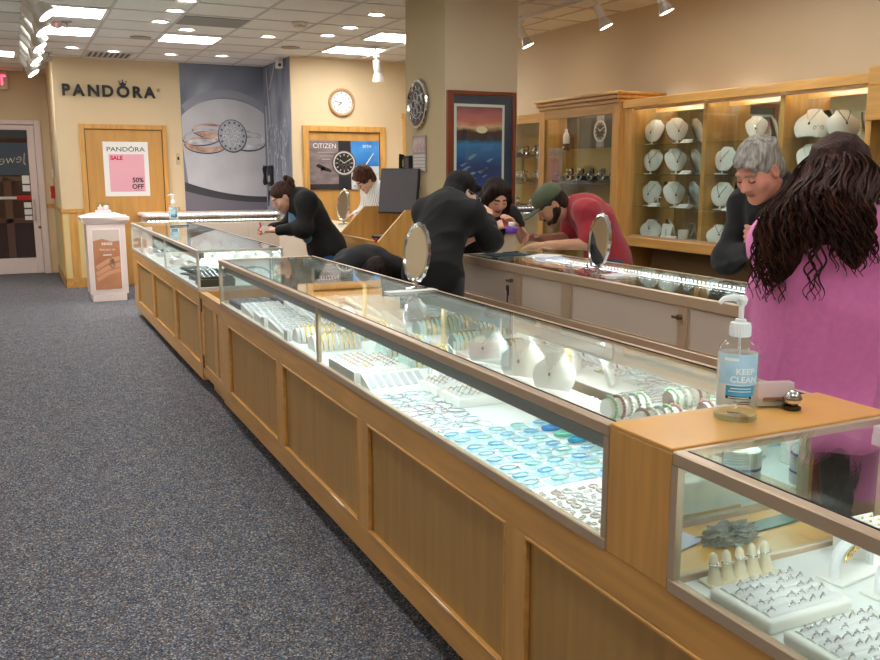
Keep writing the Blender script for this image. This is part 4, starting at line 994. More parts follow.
class Frame:
    """head frame: x right, y forward, z up, around the head centre"""
    def __init__(s, o, f, u, sc=1.):
        s.o = np.array(o, float); f = np.array(f, float); s.f = f / np.linalg.norm(f); u = np.array(u, float)
        u = u - s.f * (u @ s.f); s.u = u / np.linalg.norm(u); s.r = np.cross(s.f, s.u); s.sc = sc
        s.m = np.stack([s.r, s.f, s.u], 1)
    def __call__(s, x, y, z): return s.o + s.m @ (np.array((x, y, z)) * s.sc)
    def inv(s, p): return (p - s.o) @ s.m / s.sc

def head_field(F, H, beard=0, nose=1.):
    k = H.sc
    def e(c, r, kk=.03, sub=False): F.ell(H(*c), np.array(r) * k, H.m, kk * k, sub)
    def c(a, b, ra, rb, kk=.02, sub=False): F.cone(H(*a), H(*b), ra * k, rb * k, kk * k, sub)
    e((0, -.014, .032), (.073, .094, .084))
    e((0, .030, -.040), (.058, .060, .068), .05)
    c((-.044, .005, -.062), (-.014, .062, -.098), .018, .016, .03); c((.044, .005, -.062), (.014, .062, -.098), .018, .016, .03)
    e((0, .070, -.100), (.019, .016, .014), .03)
    e((0, .080, .024), (.050, .010, .009), .02)
    for sx in (-1, 1):
        e((sx * .033, .094, .002), (.017, .016, .011), .012, True)
        e((sx * .032, .077, .001), (.0135, .0125, .012), .004)
        e((sx * .042, .058, -.030), (.022, .024, .020), .03)
        e((sx * .077, -.008, -.008), (.009, .019, .032), .008)
        e((sx * .081, -.002, -.006), (.004, .009, .018), .006, True)
        e((sx * .011 * nose, .095, -.034), (.008, .010, .008), .008)
    c((0, .086, .010), (0, .107 + .006 * (nose - 1), -.028), .009, .0125 * nose, .012)
    e((0, .087, -.058), (.023, .010, .0065), .008); e((0, .085, -.070), (.020, .010, .007), .008)
    c((-.02, .097, -.064), (.02, .097, -.064), .0016, .0016, .004, True)
    return F

def hand_field(F, wr, d, palm, thumb, curl=.6, s=1., spread=1.):
    wr = np.array(wr, float); d = np.array(d, float); d /= np.linalg.norm(d)
    palm = np.array(palm, float); palm -= d * (palm @ d); palm /= np.linalg.norm(palm)
    lat = np.cross(d, palm); lat *= np.sign(lat @ np.array(thumb, float)) or 1
    offs = (.031, .0105, -.0105, -.030); lens = (.074, .082, .076, .060)
    for o, L in zip(offs, lens):
        F.cone(wr + d * .015 * s + lat * o * .6 * s, wr + d * .088 * s + lat * o * s, .014 * s, .0125 * s, .012)
        p = wr + d * .09 * s + lat * o * s; a = curl * .25
        for fr, r0, r1 in ((.45, .0105, .0095), (.31, .0095, .0085), (.24, .0085, .0072)):
            a += curl * (.55 if fr < .4 else .35)
            dr = d * math.cos(a) + palm * math.sin(a) + lat * o * 1.5 * spread
            dr /= np.linalg.norm(dr); q = p + dr * L * fr * s
            F.cone(p, q, r0 * s, r1 * s, .004); p = q
    b = wr + d * .028 * s + lat * .022 * s
    t1 = b + (d * .6 + lat * .65 + palm * .35) * .045 * s; t2 = t1 + (d * .8 + lat * .2 + palm * .55) * .034 * s
    F.cone(b, t1, .0145 * s, .011 * s, .012); F.cone(t1, t2, .0108 * s, .0085 * s, .004)
    return F

def person(label, loc, A, J, hd, top, pants, skin='fair', sc=1., res=.008, sleeves=1., top_extra=0., sleeve_r=1., hem=-.12, brows=(60, 44, 36), lips='lip', shoes=(30, 28, 28), amp=.006, seed=1, nose=1., lash=True, top_fn=None, hip_w=1., top_name='sweater', collar=True, neck_r=.056):
    """J: joints in the local frame (x right, y forward). returns (root, head frame)"""
    g = lambda n: np.array(J[n], float)
    root = thing('person', label, 'person', loc, -R(A))
    H = Frame(g('hd'), hd[0], hd[1], sc)
    pel, che, nk = g('pel'), g('che'), g('nk')
    up = nk - pel; up /= np.linalg.norm(up); rt = g('shR') - g('shL'); rt /= np.linalg.norm(rt); fw_ = np.cross(up, rt); fw_ /= np.linalg.norm(fw_); rt = np.cross(fw_, up)
    T = np.stack([rt, fw_, up], 1)
    F = Field()
    def torso(F, x, k, low=True):
        mid = (pel + che) / 2
        F.ell(che + up * .02, (.158 + x, .112 + x, .185 + x), T, k); F.ell(mid, (.138 + x, .105 + x, .17 + x), T, k)
        F.ell(pel, (.158 * hip_w + x, .118 + x, .13 + x), T * .5 + np.eye(3) * .5, k)
        for s_ in 'RL':
            F.cone(nk - up * .05, g('sh' + s_) * .9 + nk * .1 - up * .01, .062 + x, .05 + x, k)
            F.ell(g('sh' + s_), (.058 + x,) * 3, None, k)
    torso(F, 0, .05)
    F.cone(nk - up * .02, H(0, -.028, -.075), neck_r * sc, neck_r * .92 * sc, .03); F.cone(nk, H(0, -.02, -.04), neck_r * sc, .05 * sc, .03)
    for s_ in 'RL':
        F.cone(g('sh' + s_), g('el' + s_), .047 * sc, .040 * sc, .03); F.cone(g('el' + s_), g('wr' + s_), .041 * sc, .027 * sc, .02)
        F.cone(g('hip' + s_), g('kn' + s_), .085 * sc, .054 * sc, .03); F.cone(g('kn' + s_), g('an' + s_), .052 * sc, .036 * sc, .02)
        F.cone(g('an' + s_), g('an' + s_) + np.array((0, .14, -.045)), .036, .028, .02)
        hn = J.get('hand' + s_)
        if hn:
            d_ = np.array(hn[0], float)
            hand_field(F, g('wr' + s_), d_, hn[1], hn[2], hn[3] if len(hn) > 3 else .7, sc * .98)
    head_field(F, H, nose=nose)
    v, f = F.mesh(res)
    # lips, brows and lashes by place on the face
    c = H.inv(v[f].mean(1)); mi = np.zeros(len(f), np.int32)
    front = c[:, 1] > .055
    mi[front & (np.abs(c[:, 0]) < .024) & (np.abs(c[:, 2] + .064) < .0095 - .12 * np.abs(c[:, 0]) ** 1.2) & (c[:, 1] > .074)] = 1
    ax_ = np.abs(c[:, 0]); mi[front & (ax_ > .012) & (ax_ < .052) & (np.abs(c[:, 2] - (.0265 - .12 * np.abs(ax_ - .035))) < .0055)] = 2
    if lash: mi[front & (ax_ > .018) & (ax_ < .047) & (np.abs(c[:, 2] + .006 - .25 * np.abs(ax_ - .032)) < .0034)] = 3
    link('body', npmesh('body', v, f, [SKIN[skin], M[lips], mat('eyebrows', rgb(*brows), .7), M['lash']], mi), root)
    # clothes
    x = .016 + top_extra
    F = Field(); torso(F, x, .05)
    if collar: F.cone(nk - up * .03, nk + up * .012 + fw_ * .01, neck_r + .012, neck_r + .008, .025)
    hp = pel + np.array((0, 0, hem))
    F.ell((pel + hp) / 2, (.168 * hip_w + x, .13 + x, .10 + abs(hem) / 2), None, .05)
    for s_ in 'RL':
        sh, el, wr = g('sh' + s_), g('el' + s_), g('wr' + s_)
        q = sleeve_r
        if sleeves >= 1:
            F.cone(sh, el, .064 * q, .056 * q, .04); e2 = wr + (el - wr) * .04; F.cone(el, e2, .056 * q, .042 * (q * .5 + .5), .03)
            if sleeve_r > 1.1: F.ell(el + np.array((0, 0, -.015)), (.07 * q,) * 3, None, .05)
        else:
            F.cone(sh, sh + (el - sh) * sleeves, .066 * q, .066 * q, .04)
    # room for the throat
    F.cone(nk + up * .03 + fw_ * .02, nk + up * .12 + fw_ * .05, neck_r - .008, neck_r + .02, .01, True)
    # flat hem
    F.ell(hp + np.array((0, 0, -.22)), (.6, .6, .20), None, .012, True) if hem > -.9 else None
    if top_fn: top_fn(F, H, J, up, fw_, rt)
    v, f = F.mesh(res * 1.1); v = folds(v, f, amp, seed)
    link(top_name, npmesh(top_name, v, f, [top]), root)
    F = Field(); F.ell(pel, (.165 * hip_w, .125, .12), None, .05)
    for s_ in 'RL':
        F.cone(g('hip' + s_), g('kn' + s_), .098, .068, .03); F.cone(g('kn' + s_), g('an' + s_) + np.array((0, 0, .03)), .066, .055, .03)
    v, f = F.mesh(.014); v = folds(v, f, .004, seed + 5)
    link('trousers', npmesh('trousers', v, f, [pants]), root)
    for s_ in 'RL':
        a = g('an' + s_); F = Field(); z = a[2]
        F.ell(a + np.array((0, .05, -z + .035)), (.048, .135, .04), None, .02); F.cone(a + np.array((0, 0, .0)), a + np.array((0, .02, -z + .045)), .05, .052, .03)
        F.ell(a + np.array((0, .05, -z - .3)), (.6, .6, .30), None, .006, True)
        v, f = F.mesh(.01); link('shoe', npmesh('shoe', v, f, [mat('shoe', rgb(*shoes), .5)]), root)
    return root, H

def legs(J, px=0., py=0., w=.1, back=0.):
    pz = J['pel'][2]; py = J['pel'][1]
    for s_, s in (('R', 1), ('L', -1)):
        J['hip' + s_] = (px + s * w, py, pz - .04); J['kn' + s_] = (px + s * (w + .01), py + .02 + back * .4, .48 if pz > .8 else .45); J['an' + s_] = (px + s * (w + .02), py - .03 + back, .085)
    return J
def hair_obj(root, F, res, m, amp=.004, seed=3, name='hair', fr=60.):
    v, f = F.mesh(res); v = folds(v, f, amp, seed, fr); return link(name, npmesh(name, v, f, [m]), root)
def strands(paths, m, root, name='hair_strands', r=.006, n=5):
    b = B()
    for p, rr in paths:
        k = len(p); b.tube(p, rr, n, rads=[rr * (1 - .75 * max(0, (i / (k - 1) - .6) / .4)) for i in range(k)])
    return b.obj(name, m, root)

def cap_hair(F, H, t=.016, front=.06, low=-.02, back=-.06, volume=0.):
    """scalp hair: inflated skull cut free of the face and the ears"""
    k = H.sc
    F.ell(H(0, -.018, .036 + volume * .3), np.array((.073 + t, .093 + t, .083 + t + volume)) * k, H.m, .02)
    F.ell(H(0, -.062, -.035), np.array((.064 + t * .6, .050 + t * .5, .065)) * k, H.m, .03)
    F.ell(H(0, .122, -.040), np.array((.078, .082, .118)) * k, H.m, .012 * k, True)       # face opening
    for s in (-1, 1): F.ell(H(s * .1, .022, -.045), np.array((.034, .042, .05)) * k, H.m, .01 * k, True)   # in front of and over the ears
    F.ell(H(0, -.04, -.20), np.array((.2, .2, .105)) * k, H.m, .01 * k, True)             # nape
    return F

# ---- the woman in the pink hoodie
PINKH = cloth('pink sweatshirt fleece', (234, 128, 194), .35)
J = legs({'pel': (0, 0, .90), 'che': (0, .01, 1.19), 'nk': (0, .01, 1.375), 'hd': (.0, .06, 1.475), 'shR': (.15, .01, 1.305), 'shL': (-.14, .0, 1.295),
     'elR': (.27, .11, 1.09), 'elL': (-.185, .14, 1.08), 'wrR': (.17, .35, 1.09), 'wrL': (-.10, .36, 1.09),
     'handR': ((-.4, .9, .1), (-.6, 0, -.5), (0, .2, .8), .8), 'handL': ((.4, .9, .1), (.6, 0, -.5), (0, .2, .8), .8)})
def hood(F, H, J, up, fw_, rt):
    nk = np.array(J['nk'])
    for i in range(9):
        a = PI * (.05 + .9 * i / 8); p = nk + rt * .085 * math.cos(a) - fw_ * (.075 * math.sin(a) - .02) - up * .02
        q = nk + rt * .085 * math.cos(PI * (.05 + .9 * min(8, i + 1) / 8)) - fw_ * (.075 * math.sin(PI * (.05 + .9 * min(8, i + 1) / 8)) - .02) - up * .02
        F.cone(p, q, .03, .03, .02)
    F.ell(nk - fw_ * .10 - up * .09, (.09, .04, .085), np.stack([rt, fw_, up], 1), .03)
def hood_big(F, H, J, up, fw_, rt):
    hood(F, H, J, up, fw_, rt); nk = np.array(J['nk']); T = np.stack([rt, fw_, up], 1)
    F.ell(nk - fw_ * .075 + up * .015, (.10, .065, .075), T, .04)
    for s_ in (-1, 1): F.cone(nk + rt * s_ * .085 - fw_ * .03 + up * .02, nk + rt * s_ * .05 + fw_ * .085 - up * .06, .03, .022, .03)
def pink_fn(F, H, J, up, fw_, rt):
    F.ell((0, .0, 1.02), (.205, .155, .30), None, .06); F.ell((0, 0, .80), (.20, .16, .13), None, .05)
    for s_ in (-1, 1):                                   # slack of the sleeves over the elbow and a rib at the hem
        F.ell((s_ * .215 + .008, .07, 1.11), (.055, .08, .09), None, .05)
    for i in range(14):
        a = 2 * PI * i / 14; F.ell((.195 * math.cos(a), .155 * math.sin(a), .745), (.03, .03, .035), None, .03)
    F.ell((0, 0, .565), (.5, .5, .14), None, .012, True)
p1, H1 = person('woman in a pink sweatshirt with long curly brown hair, seen from behind', (2.135, 1.845, 0), 67, J,
    ((-.05, .90, -.38), (0, .2, 1)), PINKH, cloth('dark brown leggings', (46, 32, 30), .1), 'fair', .96, .007, hem=-.2, top_extra=.018, sleeve_r=1.18, amp=.013, seed=11, top_fn=pink_fn, top_name='pink_sweatshirt')
HM1 = hairmat('curly brown hair', (22, 11, 8), (72, 38, 26))
F = Field(); cap_hair(F, H1, .018, volume=.004)
F.ell(H1(0, -.06, -.03), (.086, .070, .13), H1.m, .04)
F.ell((-.01, -.085, 1.37), (.112, .05, .12), None, .05); F.ell((-.075, -.125, 1.26), (.055, .03, .09), None, .04); F.ell((.10, -.09, 1.32), (.045, .04, .10), None, .04)
hair_obj(p1, F, .008, HM1, .008, 4, fr=90)
rnd = random.Random(5); paths = []
for i in range(230):
    th = rnd.uniform(-1.55, 1.45)                         # angle around the back of the head, 0 = straight back
    u = math.sin(th)
    zend = 1.13 + rnd.uniform(0, .12) if u < -.35 else (1.27 + rnd.uniform(0, .10) if u < .55 else 1.22 + rnd.uniform(0, .12))
    if i % 40 == 3: th, zend = .22 + rnd.uniform(-.05, .05), 1.15
    r0 = rnd.uniform(.92, 1.06); pts = []; ph = rnd.uniform(0, 6.28); wl = rnd.uniform(.055, .10); n = 60
    top = H1(rnd.uniform(-.02, .02), rnd.uniform(-.02, .05), .115)
    ex = math.sin(th); ey = -math.cos(th)
    for j in range(n):
        s = j / (n - 1); z = top[2] + (zend - top[2]) * s
        rad = .098 * math.sin(min(1, s / .25) * PI / 2) if s < .25 else .098 + .026 * min(1, (s - .25) / .35)
        px_ = top[0] + ex * rad * r0 * (1.0 + (.30 if ex > 0 else .10) * s); hy = (top[1] - .05) + ey * rad * r0 * .95; by = -.176 * r0 + 1.7 * px_ * px_; wq = min(1, max(0, (s - .22) / .38)); wq = wq * wq * (3 - 2 * wq); py_ = hy * (1 - wq) + by * wq
        amp_ = .0012 + .0075 * min(1, max(0, s - .12) * 1.6)
        a = ph + (top[2] - z) / wl * 2 * PI
        pts.append((px_ + amp_ * math.cos(a), py_ + amp_ * math.sin(a) - .010, z))
    paths.append((pts, rnd.uniform(.003, .0056)))
strands(paths, HM1, p1, 'hair_curls', n=4)

# ---- the man with grey hair and crossed arms
BLK = cloth('black hooded jacket', (22, 23, 26), .3, .05); BLK2 = cloth('black jersey', (11, 12, 14), .25, .03); JEAN = cloth('dark trousers', (34, 36, 44), .2)
J = legs({'pel': (0, -.02, .95), 'che': (0, .14, 1.22), 'nk': (0, .24, 1.39), 'hd': (0, .345, 1.51), 'shR': (.18, .19, 1.34), 'shL': (-.18, .19, 1.34),
     'elR': (.195, .28, 1.09), 'elL': (-.20, .28, 1.12), 'wrR': (-.02, .38, 1.14), 'wrL': (-.085, .37, 1.20),
     'handR': ((-.95, .1, .25), (0, -1, .2), (.2, 0, 1), .5), 'handL': ((.97, -.1, .05), (-.1, -1, 0), (.1, .2, 1), .6)})
p2, H2 = person('grey-haired man in a black hooded jacket with crossed arms, looking down behind the second-row counter', (3.49, 3.19, 0), 262, J,
    ((.06, .80, -.52), (0, .4, 1)), BLK, JEAN, 'ruddy', 1.13, .006, hem=-.10, brows=(158, 128, 114), amp=.007, seed=21, nose=1.15, top_fn=hood_big, top_name='hooded_jacket', top_extra=.012, sleeve_r=1.12)
HM2 = hairmat('grey hair', (112, 106, 100), (184, 178, 170))
F = Field(); cap_hair(F, H2, .010, volume=.010)
rnd = random.Random(8)
for i in range(30):
    x = rnd.uniform(-.065, .065); y = rnd.uniform(-.05, .04); z = .107 - 6 * (x * x) - 3.5 * max(0, y - .02) ** 2 * 2 - 2 * y * y
    F.cone(H2(x, y + .045, z - .016 - 2.5 * max(0, y) ** 2 * 3), H2(x * 1.15, y - .045, z + .004), .012, .008, .012)
hair_obj(p2, F, .006, HM2, .004, 6, fr=90)
b = B(); b.box(-.003, .003, 0, .006, -.01, .01); b.obj('zip_pull', 'steel', p2, loc=(.015, .285, 1.27))

# ---- the man in the red t-shirt and green cap
RED = cloth('red t-shirt', (158, 34, 46), .25)
J = legs({'pel': (0, .07, .93), 'che': (0, .16, 1.16), 'nk': (0, .325, 1.285), 'hd': (-.02, .47, 1.285), 'shR': (.19, .26, 1.245), 'shL': (-.19, .26, 1.245),
     'elR': (.21, .30, 1.05), 'elL': (-.27, .25, 1.045), 'wrR': (.02, .52, 1.06), 'wrL': (-.23, .525, 1.035),
     'handR': ((-.3, .9, .15), (-.5, 0, -.8), (-.6, .2, .6), .9), 'handL': ((.35, .93, -.02), (.1, 0, -1), (1, 0, .2), .35)}, back=-.02)
p3, H3 = person('bearded man in a red t-shirt and green cap leaning on the second-row counter', (3.665, 4.87, 0), 293, J,
    ((-.10, .76, -.62), (0, .5, 1)), RED, cloth('blue jeans', (52, 62, 88), .2), 'tan', 1.03, .007, hem=-.16, sleeves=.78, brows=(60, 42, 34), amp=.008, seed=31, top_name='red_t_shirt', top_extra=.012, sleeve_r=1.18, nose=1.1, hip_w=.92)
F = Field()
for q in ((0, .066, -.088), (.03, .05, -.08), (-.03, .05, -.08), (.048, .02, -.06), (-.048, .02, -.06), (.062, -.0, -.035), (-.062, 0, -.035)): F.ell(H3(*q), np.array((.024, .030, .028)) * 1.03, H3.m, .03)
F.cone(H3(-.022, .096, -.050), H3(.022, .096, -.050), .0075, .0075, .01); F.ell(H3(0, .10, -.064), (.018, .02, .007), H3.m, .004, True)
hair_obj(p3, F, .006, hairmat('dark beard', (40, 30, 26), (72, 58, 50)), .002, 3, 'beard')
F = Field(); cap_hair(F, H3, .008); hair_obj(p3, F, .007, hairmat('short dark hair', (34, 26, 22), (60, 46, 38)), .002, 3)
GRN = cloth('olive green cap cloth', (74, 82, 54), .3)
F = Field(); F.ell(H3(0, -.012, .058), np.array((.092, .112, .082)), H3.m, .02); F.ell(H3(0, -.02, -.06), np.array((.2, .25, .088)), H3.m, .006, True)
v, f = F.mesh(.006); capo = link('baseball_cap', npmesh('baseball_cap', v, f, [GRN]), p3)
F = Field(); F.ell(H3(0, .125, .033), np.array((.078, .075, .009)), H3.m, .006); F.ell(H3(0, .03, .033), np.array((.09, .06, .03)), H3.m, .006, True)
v, f = F.mesh(.005); link('cap_brim', npmesh('cap_brim', v, f, [GRN]), capo)
b = B(); b.torus(H3(0, -.012, .036), .099, .004, 32, 6, rot=Matrix(H3.m.tolist()), sx=.93, sy=1.12); b.obj('sunglass_strap', 'black', capo)

# ---- the woman with long dark hair
J = legs({'pel': (0, 0, .90), 'che': (0, .20, 1.13), 'nk': (0, .32, 1.255), 'hd': (0, .415, 1.335), 'shR': (.17, .27, 1.20), 'shL': (-.17, .27, 1.20),
     'elR': (.22, .34, 1.03), 'elL': (-.22, .40, 1.05), 'wrR': (.06, .50, 1.13), 'wrL': (-.10, .52, 1.14),
     'handR': ((-.5, .6, .3), (-.5, -.2, -.4), (-.2, .2, .8), .9), 'handL': ((.55, .3, .6), (.6, 0, -.5), (.2, .4, .8), .75)})
p4, H4 = person('woman with long dark hair and black top facing the camera, beside the pillar', (3.0, 5.72, 0), 186, J,
    ((-.05, .80, -.5), (0, .4, 1)), BLK2, JEAN, 'fair', .96, .007, hem=-.05, brows=(34, 24, 22), lips='lip_d', amp=.006, seed=41, sleeves=.45, top_name='black_top', neck_r=.05)
HM4 = hairmat('long dark hair', (18, 12, 12), (52, 34, 30))
F = Field(); cap_hair(F, H4, .016)
for s in (-1, 1):
    F.cone(H4(s * .06, .035, .085), H4(s * .088, .02, -.02), .026, .03, .03); F.cone(H4(s * .088, .02, -.02), H4(s * .095, .035, -.16), .032, .036, .03); F.cone(H4(s * .095, .035, -.16), H4(s * .10, .07, -.30), .036, .018, .03)
F.ell(H4(0, -.075, -.10), (.095, .05, .14), H4.m, .04)
hair_obj(p4, F, .008, HM4, .005, 9)
b = B(); b.torus((-.112, .512, 1.125), .034, .004, 20, 6, rot=Matrix.Rotation(.6, 3, 'X')); b.obj('bracelet', 'rose', p4)

# ---- the person in the black jacket seen from behind
J = legs({'pel': (0, 0, .94), 'che': (0, .15, 1.20), 'nk': (0, .235, 1.325), 'hd': (.03, .325, 1.37), 'shR': (.155, .19, 1.255), 'shL': (-.155, .19, 1.255),
     'elR': (.215, .34, 1.10), 'elL': (-.20, .33, 1.10), 'wrR': (.12, .54, 1.21), 'wrL': (.0, .54, 1.13),
     'handR': ((-.3, .5, .5), (-.6, .3, -.1), (-.2, -.2, .8), 1.0), 'handL': ((.5, .6, .3), (.4, .1, -.7), (.1, .2, .9), .9)})
p5, H5 = person('short black-haired person in a black hooded jacket seen from behind, bending over the counter end', (2.215, 4.72, 0), 52, J,
    ((.45, .72, -.42), (0, .4, 1)), BLK2, JEAN, 'light', 1.0, .008, hem=-.14, brows=(26, 20, 20), amp=.010, seed=51, top_fn=hood, top_name='hooded_jacket', top_extra=.008, sleeve_r=1.12)
F = Field(); cap_hair(F, H5, .016, volume=.004); F.ell(H5(0, -.075, -.05), (.082, .05, .07), H5.m, .03); F.cone(H5(-.05, .06, .08), H5(.06, .07, .06), .026, .022, .02)
hair_obj(p5, F, .008, hairmat('black hair', (12, 11, 13), (34, 30, 32)), .004, 5)
b = B()
for s in (-1, 1): b.torus(H5(s * .033, .112, -.002), .022, .0018, 20, 5, rot=Matrix(H5.m.tolist()) @ Matrix.Rotation(PI / 2, 3, 'X')); b.tube([H5(s * .055, .11, .002), H5(s * .08, .04, .003), H5(s * .082, -.01, .002)], .0018, 5)
b.tube([H5(-.011, .113, .002), H5(.011, .113, .002)], .0018, 5); b.obj('eyeglasses', 'steel', p5)

# ---- the person bending down behind the front counter
J = legs({'pel': (0, 0, .84), 'che': (0, .27, .925), 'nk': (0, .43, .94), 'hd': (-.02, .50, .865), 'shR': (.18, .38, .90), 'shL': (-.18, .38, .90),
     'elR': (.22, .40, .66), 'elL': (-.22, .40, .66), 'wrR': (.14, .52, .46), 'wrL': (-.12, .52, .46),
     'handR': ((0, .2, -1), (-1, 0, 0), (0, 1, 0), .6), 'handL': ((0, .2, -1), (1, 0, 0), (0, 1, 0), .6)}, back=-.02)
p6, H6 = person('dark-haired person in black bending down behind the front counter, only back and hair showing', (2.09, 5.72, -.03), 187, J,
    ((0, .45, -.9), (0, .9, .45)), BLK2, JEAN, 'light', .98, .009, hem=-.06, amp=.005, seed=61, top_name='black_top', top_extra=.01)
F = Field(); cap_hair(F, H6, .024, volume=.01); F.ell(H6(0, -.07, -.02), (.088, .055, .09), H6.m, .03)
hair_obj(p6, F, .008, hairmat('dark brown hair', (16, 12, 12), (46, 34, 30)), .004, 5)

# ---- the woman in the black blazer with a bun
J = legs({'pel': (0, 0, .90), 'che': (0, .15, 1.17), 'nk': (0, .25, 1.30), 'hd': (0, .36, 1.30), 'shR': (.18, .20, 1.265), 'shL': (-.18, .20, 1.265),
     'elR': (.21, .26, 1.055), 'elL': (-.20, .24, 1.055), 'wrR': (.09, .44, 1.04), 'wrL': (-.09, .42, 1.035),
     'handR': ((-.5, .8, 0), (-.3, 0, -.9), (-.6, .3, .4), .5), 'handL': ((.5, .8, 0), (.3, 0, -.9), (.6, .3, .4), .5)})
BLZ = cloth('black blazer', (9, 9, 11), .2, .03)
p7, H7 = person('woman in a black blazer with a dark hair bun leaning over the far counter', (2.36, 7.15, 0), 274, J,
    ((0, .82, -.58), (0, .6, .8)), BLZ, cloth('blue trousers', (22, 74, 128), .2), 'fair', .97, .0075, hem=-.10, brows=(150, 112, 94), amp=.006, seed=71, top_name='black_blazer', lash=False, top_extra=.014, sleeve_r=1.12, neck_r=.05)
F = Field(); F.ell((0, .245, 1.13), (.10, .07, .17), None, .03); F.ell((0, .14, 1.0), (.12, .075, .10), None, .03)
v, f = F.mesh(.01); link('blue_blouse', npmesh('blue_blouse', v, f, [cloth('blue blouse', (96, 140, 176), .2)]), p7)
HM7 = hairmat('brown tied hair', (36, 24, 20), (84, 60, 48))
F = Field(); cap_hair(F, H7, .010); hair_obj(p7, F, .006, HM7, .002, 5)
b = B()
for i in range(9):
    a = i * .9; b.sph(H7(.02 * math.cos(a), -.115 + .008 * math.sin(a) - .01, 0.062 + .014 * (i - 4) * .8), .034 - .002 * abs(i - 4), 10)
b.obj('hair_bun', HM7, p7)

# ---- the clerk in the striped shirt behind the register
STR = bpy.data.materials.new('white striped shirt'); STR.use_nodes = True
_n = STR.node_tree.nodes; _l = STR.node_tree.links; _w = _n.new('ShaderNodeTexWave'); _w.inputs['Scale'].default_value = 14; _w.inputs['Distortion'].default_value = 1.2; _t = _n.new('ShaderNodeTexCoord'); _r = _n.new('ShaderNodeValToRGB')
_r.color_ramp.elements[0].color = rgb(150, 158, 168); _r.color_ramp.elements[0].position = .05; _r.color_ramp.elements[1].color = rgb(232, 232, 230); _r.color_ramp.elements[1].position = .4
_l.new(_t.outputs['Object'], _w.inputs['Vector']); _l.new(_w.outputs['Fac'], _r.inputs[0]); _l.new(_r.outputs[0], _n['Principled BSDF'].inputs['Base Color']); _n['Principled BSDF'].inputs['Roughness'].default_value = .85
J = legs({'pel': (0, 0, .92), 'che': (0, .06, 1.19), 'nk': (0, .13, 1.345), 'hd': (0, .245, 1.425), 'shR': (.19, .09, 1.315), 'shL': (-.19, .09, 1.315),
     'elR': (.24, .12, 1.08), 'elL': (-.24, .12, 1.08), 'wrR': (.12, .30, 1.06), 'wrL': (-.12, .30, 1.06),
     'handR': ((-.3, .9, 0), (-.2, 0, -1), (-1, .3, .3), .7), 'handL': ((.3, .9, 0), (.2, 0, -1), (1, .3, .3), .7)})
p8, H8 = person('brown-haired clerk in a white striped shirt looking down behind the register desk', (3.52, 8.68, 0), 262, J,
    ((0, .72, -.66), (0, .5, .8)), STR, JEAN, 'light', 1.0, .008, hem=-.1, brows=(70, 46, 36), amp=.006, seed=81, top_name='striped_shirt', top_extra=.014, sleeve_r=1.15)
F = Field(); cap_hair(F, H8, .022, volume=.012)
rnd = random.Random(4)
for i in range(16):
    x = rnd.uniform(-.07, .07); y = rnd.uniform(-.06, .09); F.ell(H8(x, y, .10 - 5 * x * x - 3.5 * y * y), (.022, .022, .018), None, .02)
hair_obj(p8, F, .007, hairmat('tousled brown hair', (52, 32, 26), (104, 70, 54)), .004, 5)
b = B()
for s in (-1, 1): b.torus(H8(s * .033, .112, -.002), .024, .002, 20, 5, rot=Matrix(H8.m.tolist()) @ Matrix.Rotation(PI / 2, 3, 'X')); b.tube([H8(s * .056, .11, .002), H8(s * .08, .04, .003), H8(s * .082, -.01, .002)], .002, 5)
b.tube([H8(-.011, .113, .002), H8(.011, .113, .002)], .002, 5); b.obj('eyeglasses', 'black', p8)

# ---- the person cut by the right edge
J = legs({'pel': (0, 0, .92), 'che': (0, .14, 1.17), 'nk': (0, .24, 1.31), 'hd': (0, .34, 1.40), 'shR': (.18, .19, 1.27), 'shL': (-.18, .19, 1.27),
     'elR': (.20, .34, 1.07), 'elL': (-.22, .34, 1.07), 'wrR': (.08, .50, 1.08), 'wrL': (-.10, .50, 1.08),
     'handR': ((-.3, .9, 0), (-.2, 0, -1), (-1, .3, .3), .7), 'handL': ((.3, .9, 0), (.2, 0, -1), (1, .3, .3), .7)})
p9, H9 = person('dark-haired person in grey cut off by the right edge of the photo', (3.60, 2.48, 0), 268, J,
    ((0, .86, -.45), (0, .4, 1)), cloth('light grey shirt', (176, 170, 168), .2), JEAN, 'fair', .98, .008, hem=-.1, brows=(30, 24, 22), lips='lip_d', amp=.006, seed=91, top_name='grey_shirt', top_extra=.01)
F = Field(); cap_hair(F, H9, .018, volume=.01)
for s in (-1, 1): F.cone(H9(s * .07, .03, .08), H9(s * .092, -.0, -.06), .028, .03, .03); F.cone(H9(s * .092, 0, -.06), H9(s * .09, .0, -.19), .03, .022, .03)
hair_obj(p9, F, .008, hairmat('black bobbed hair', (16, 13, 13), (40, 32, 30)), .004, 5)
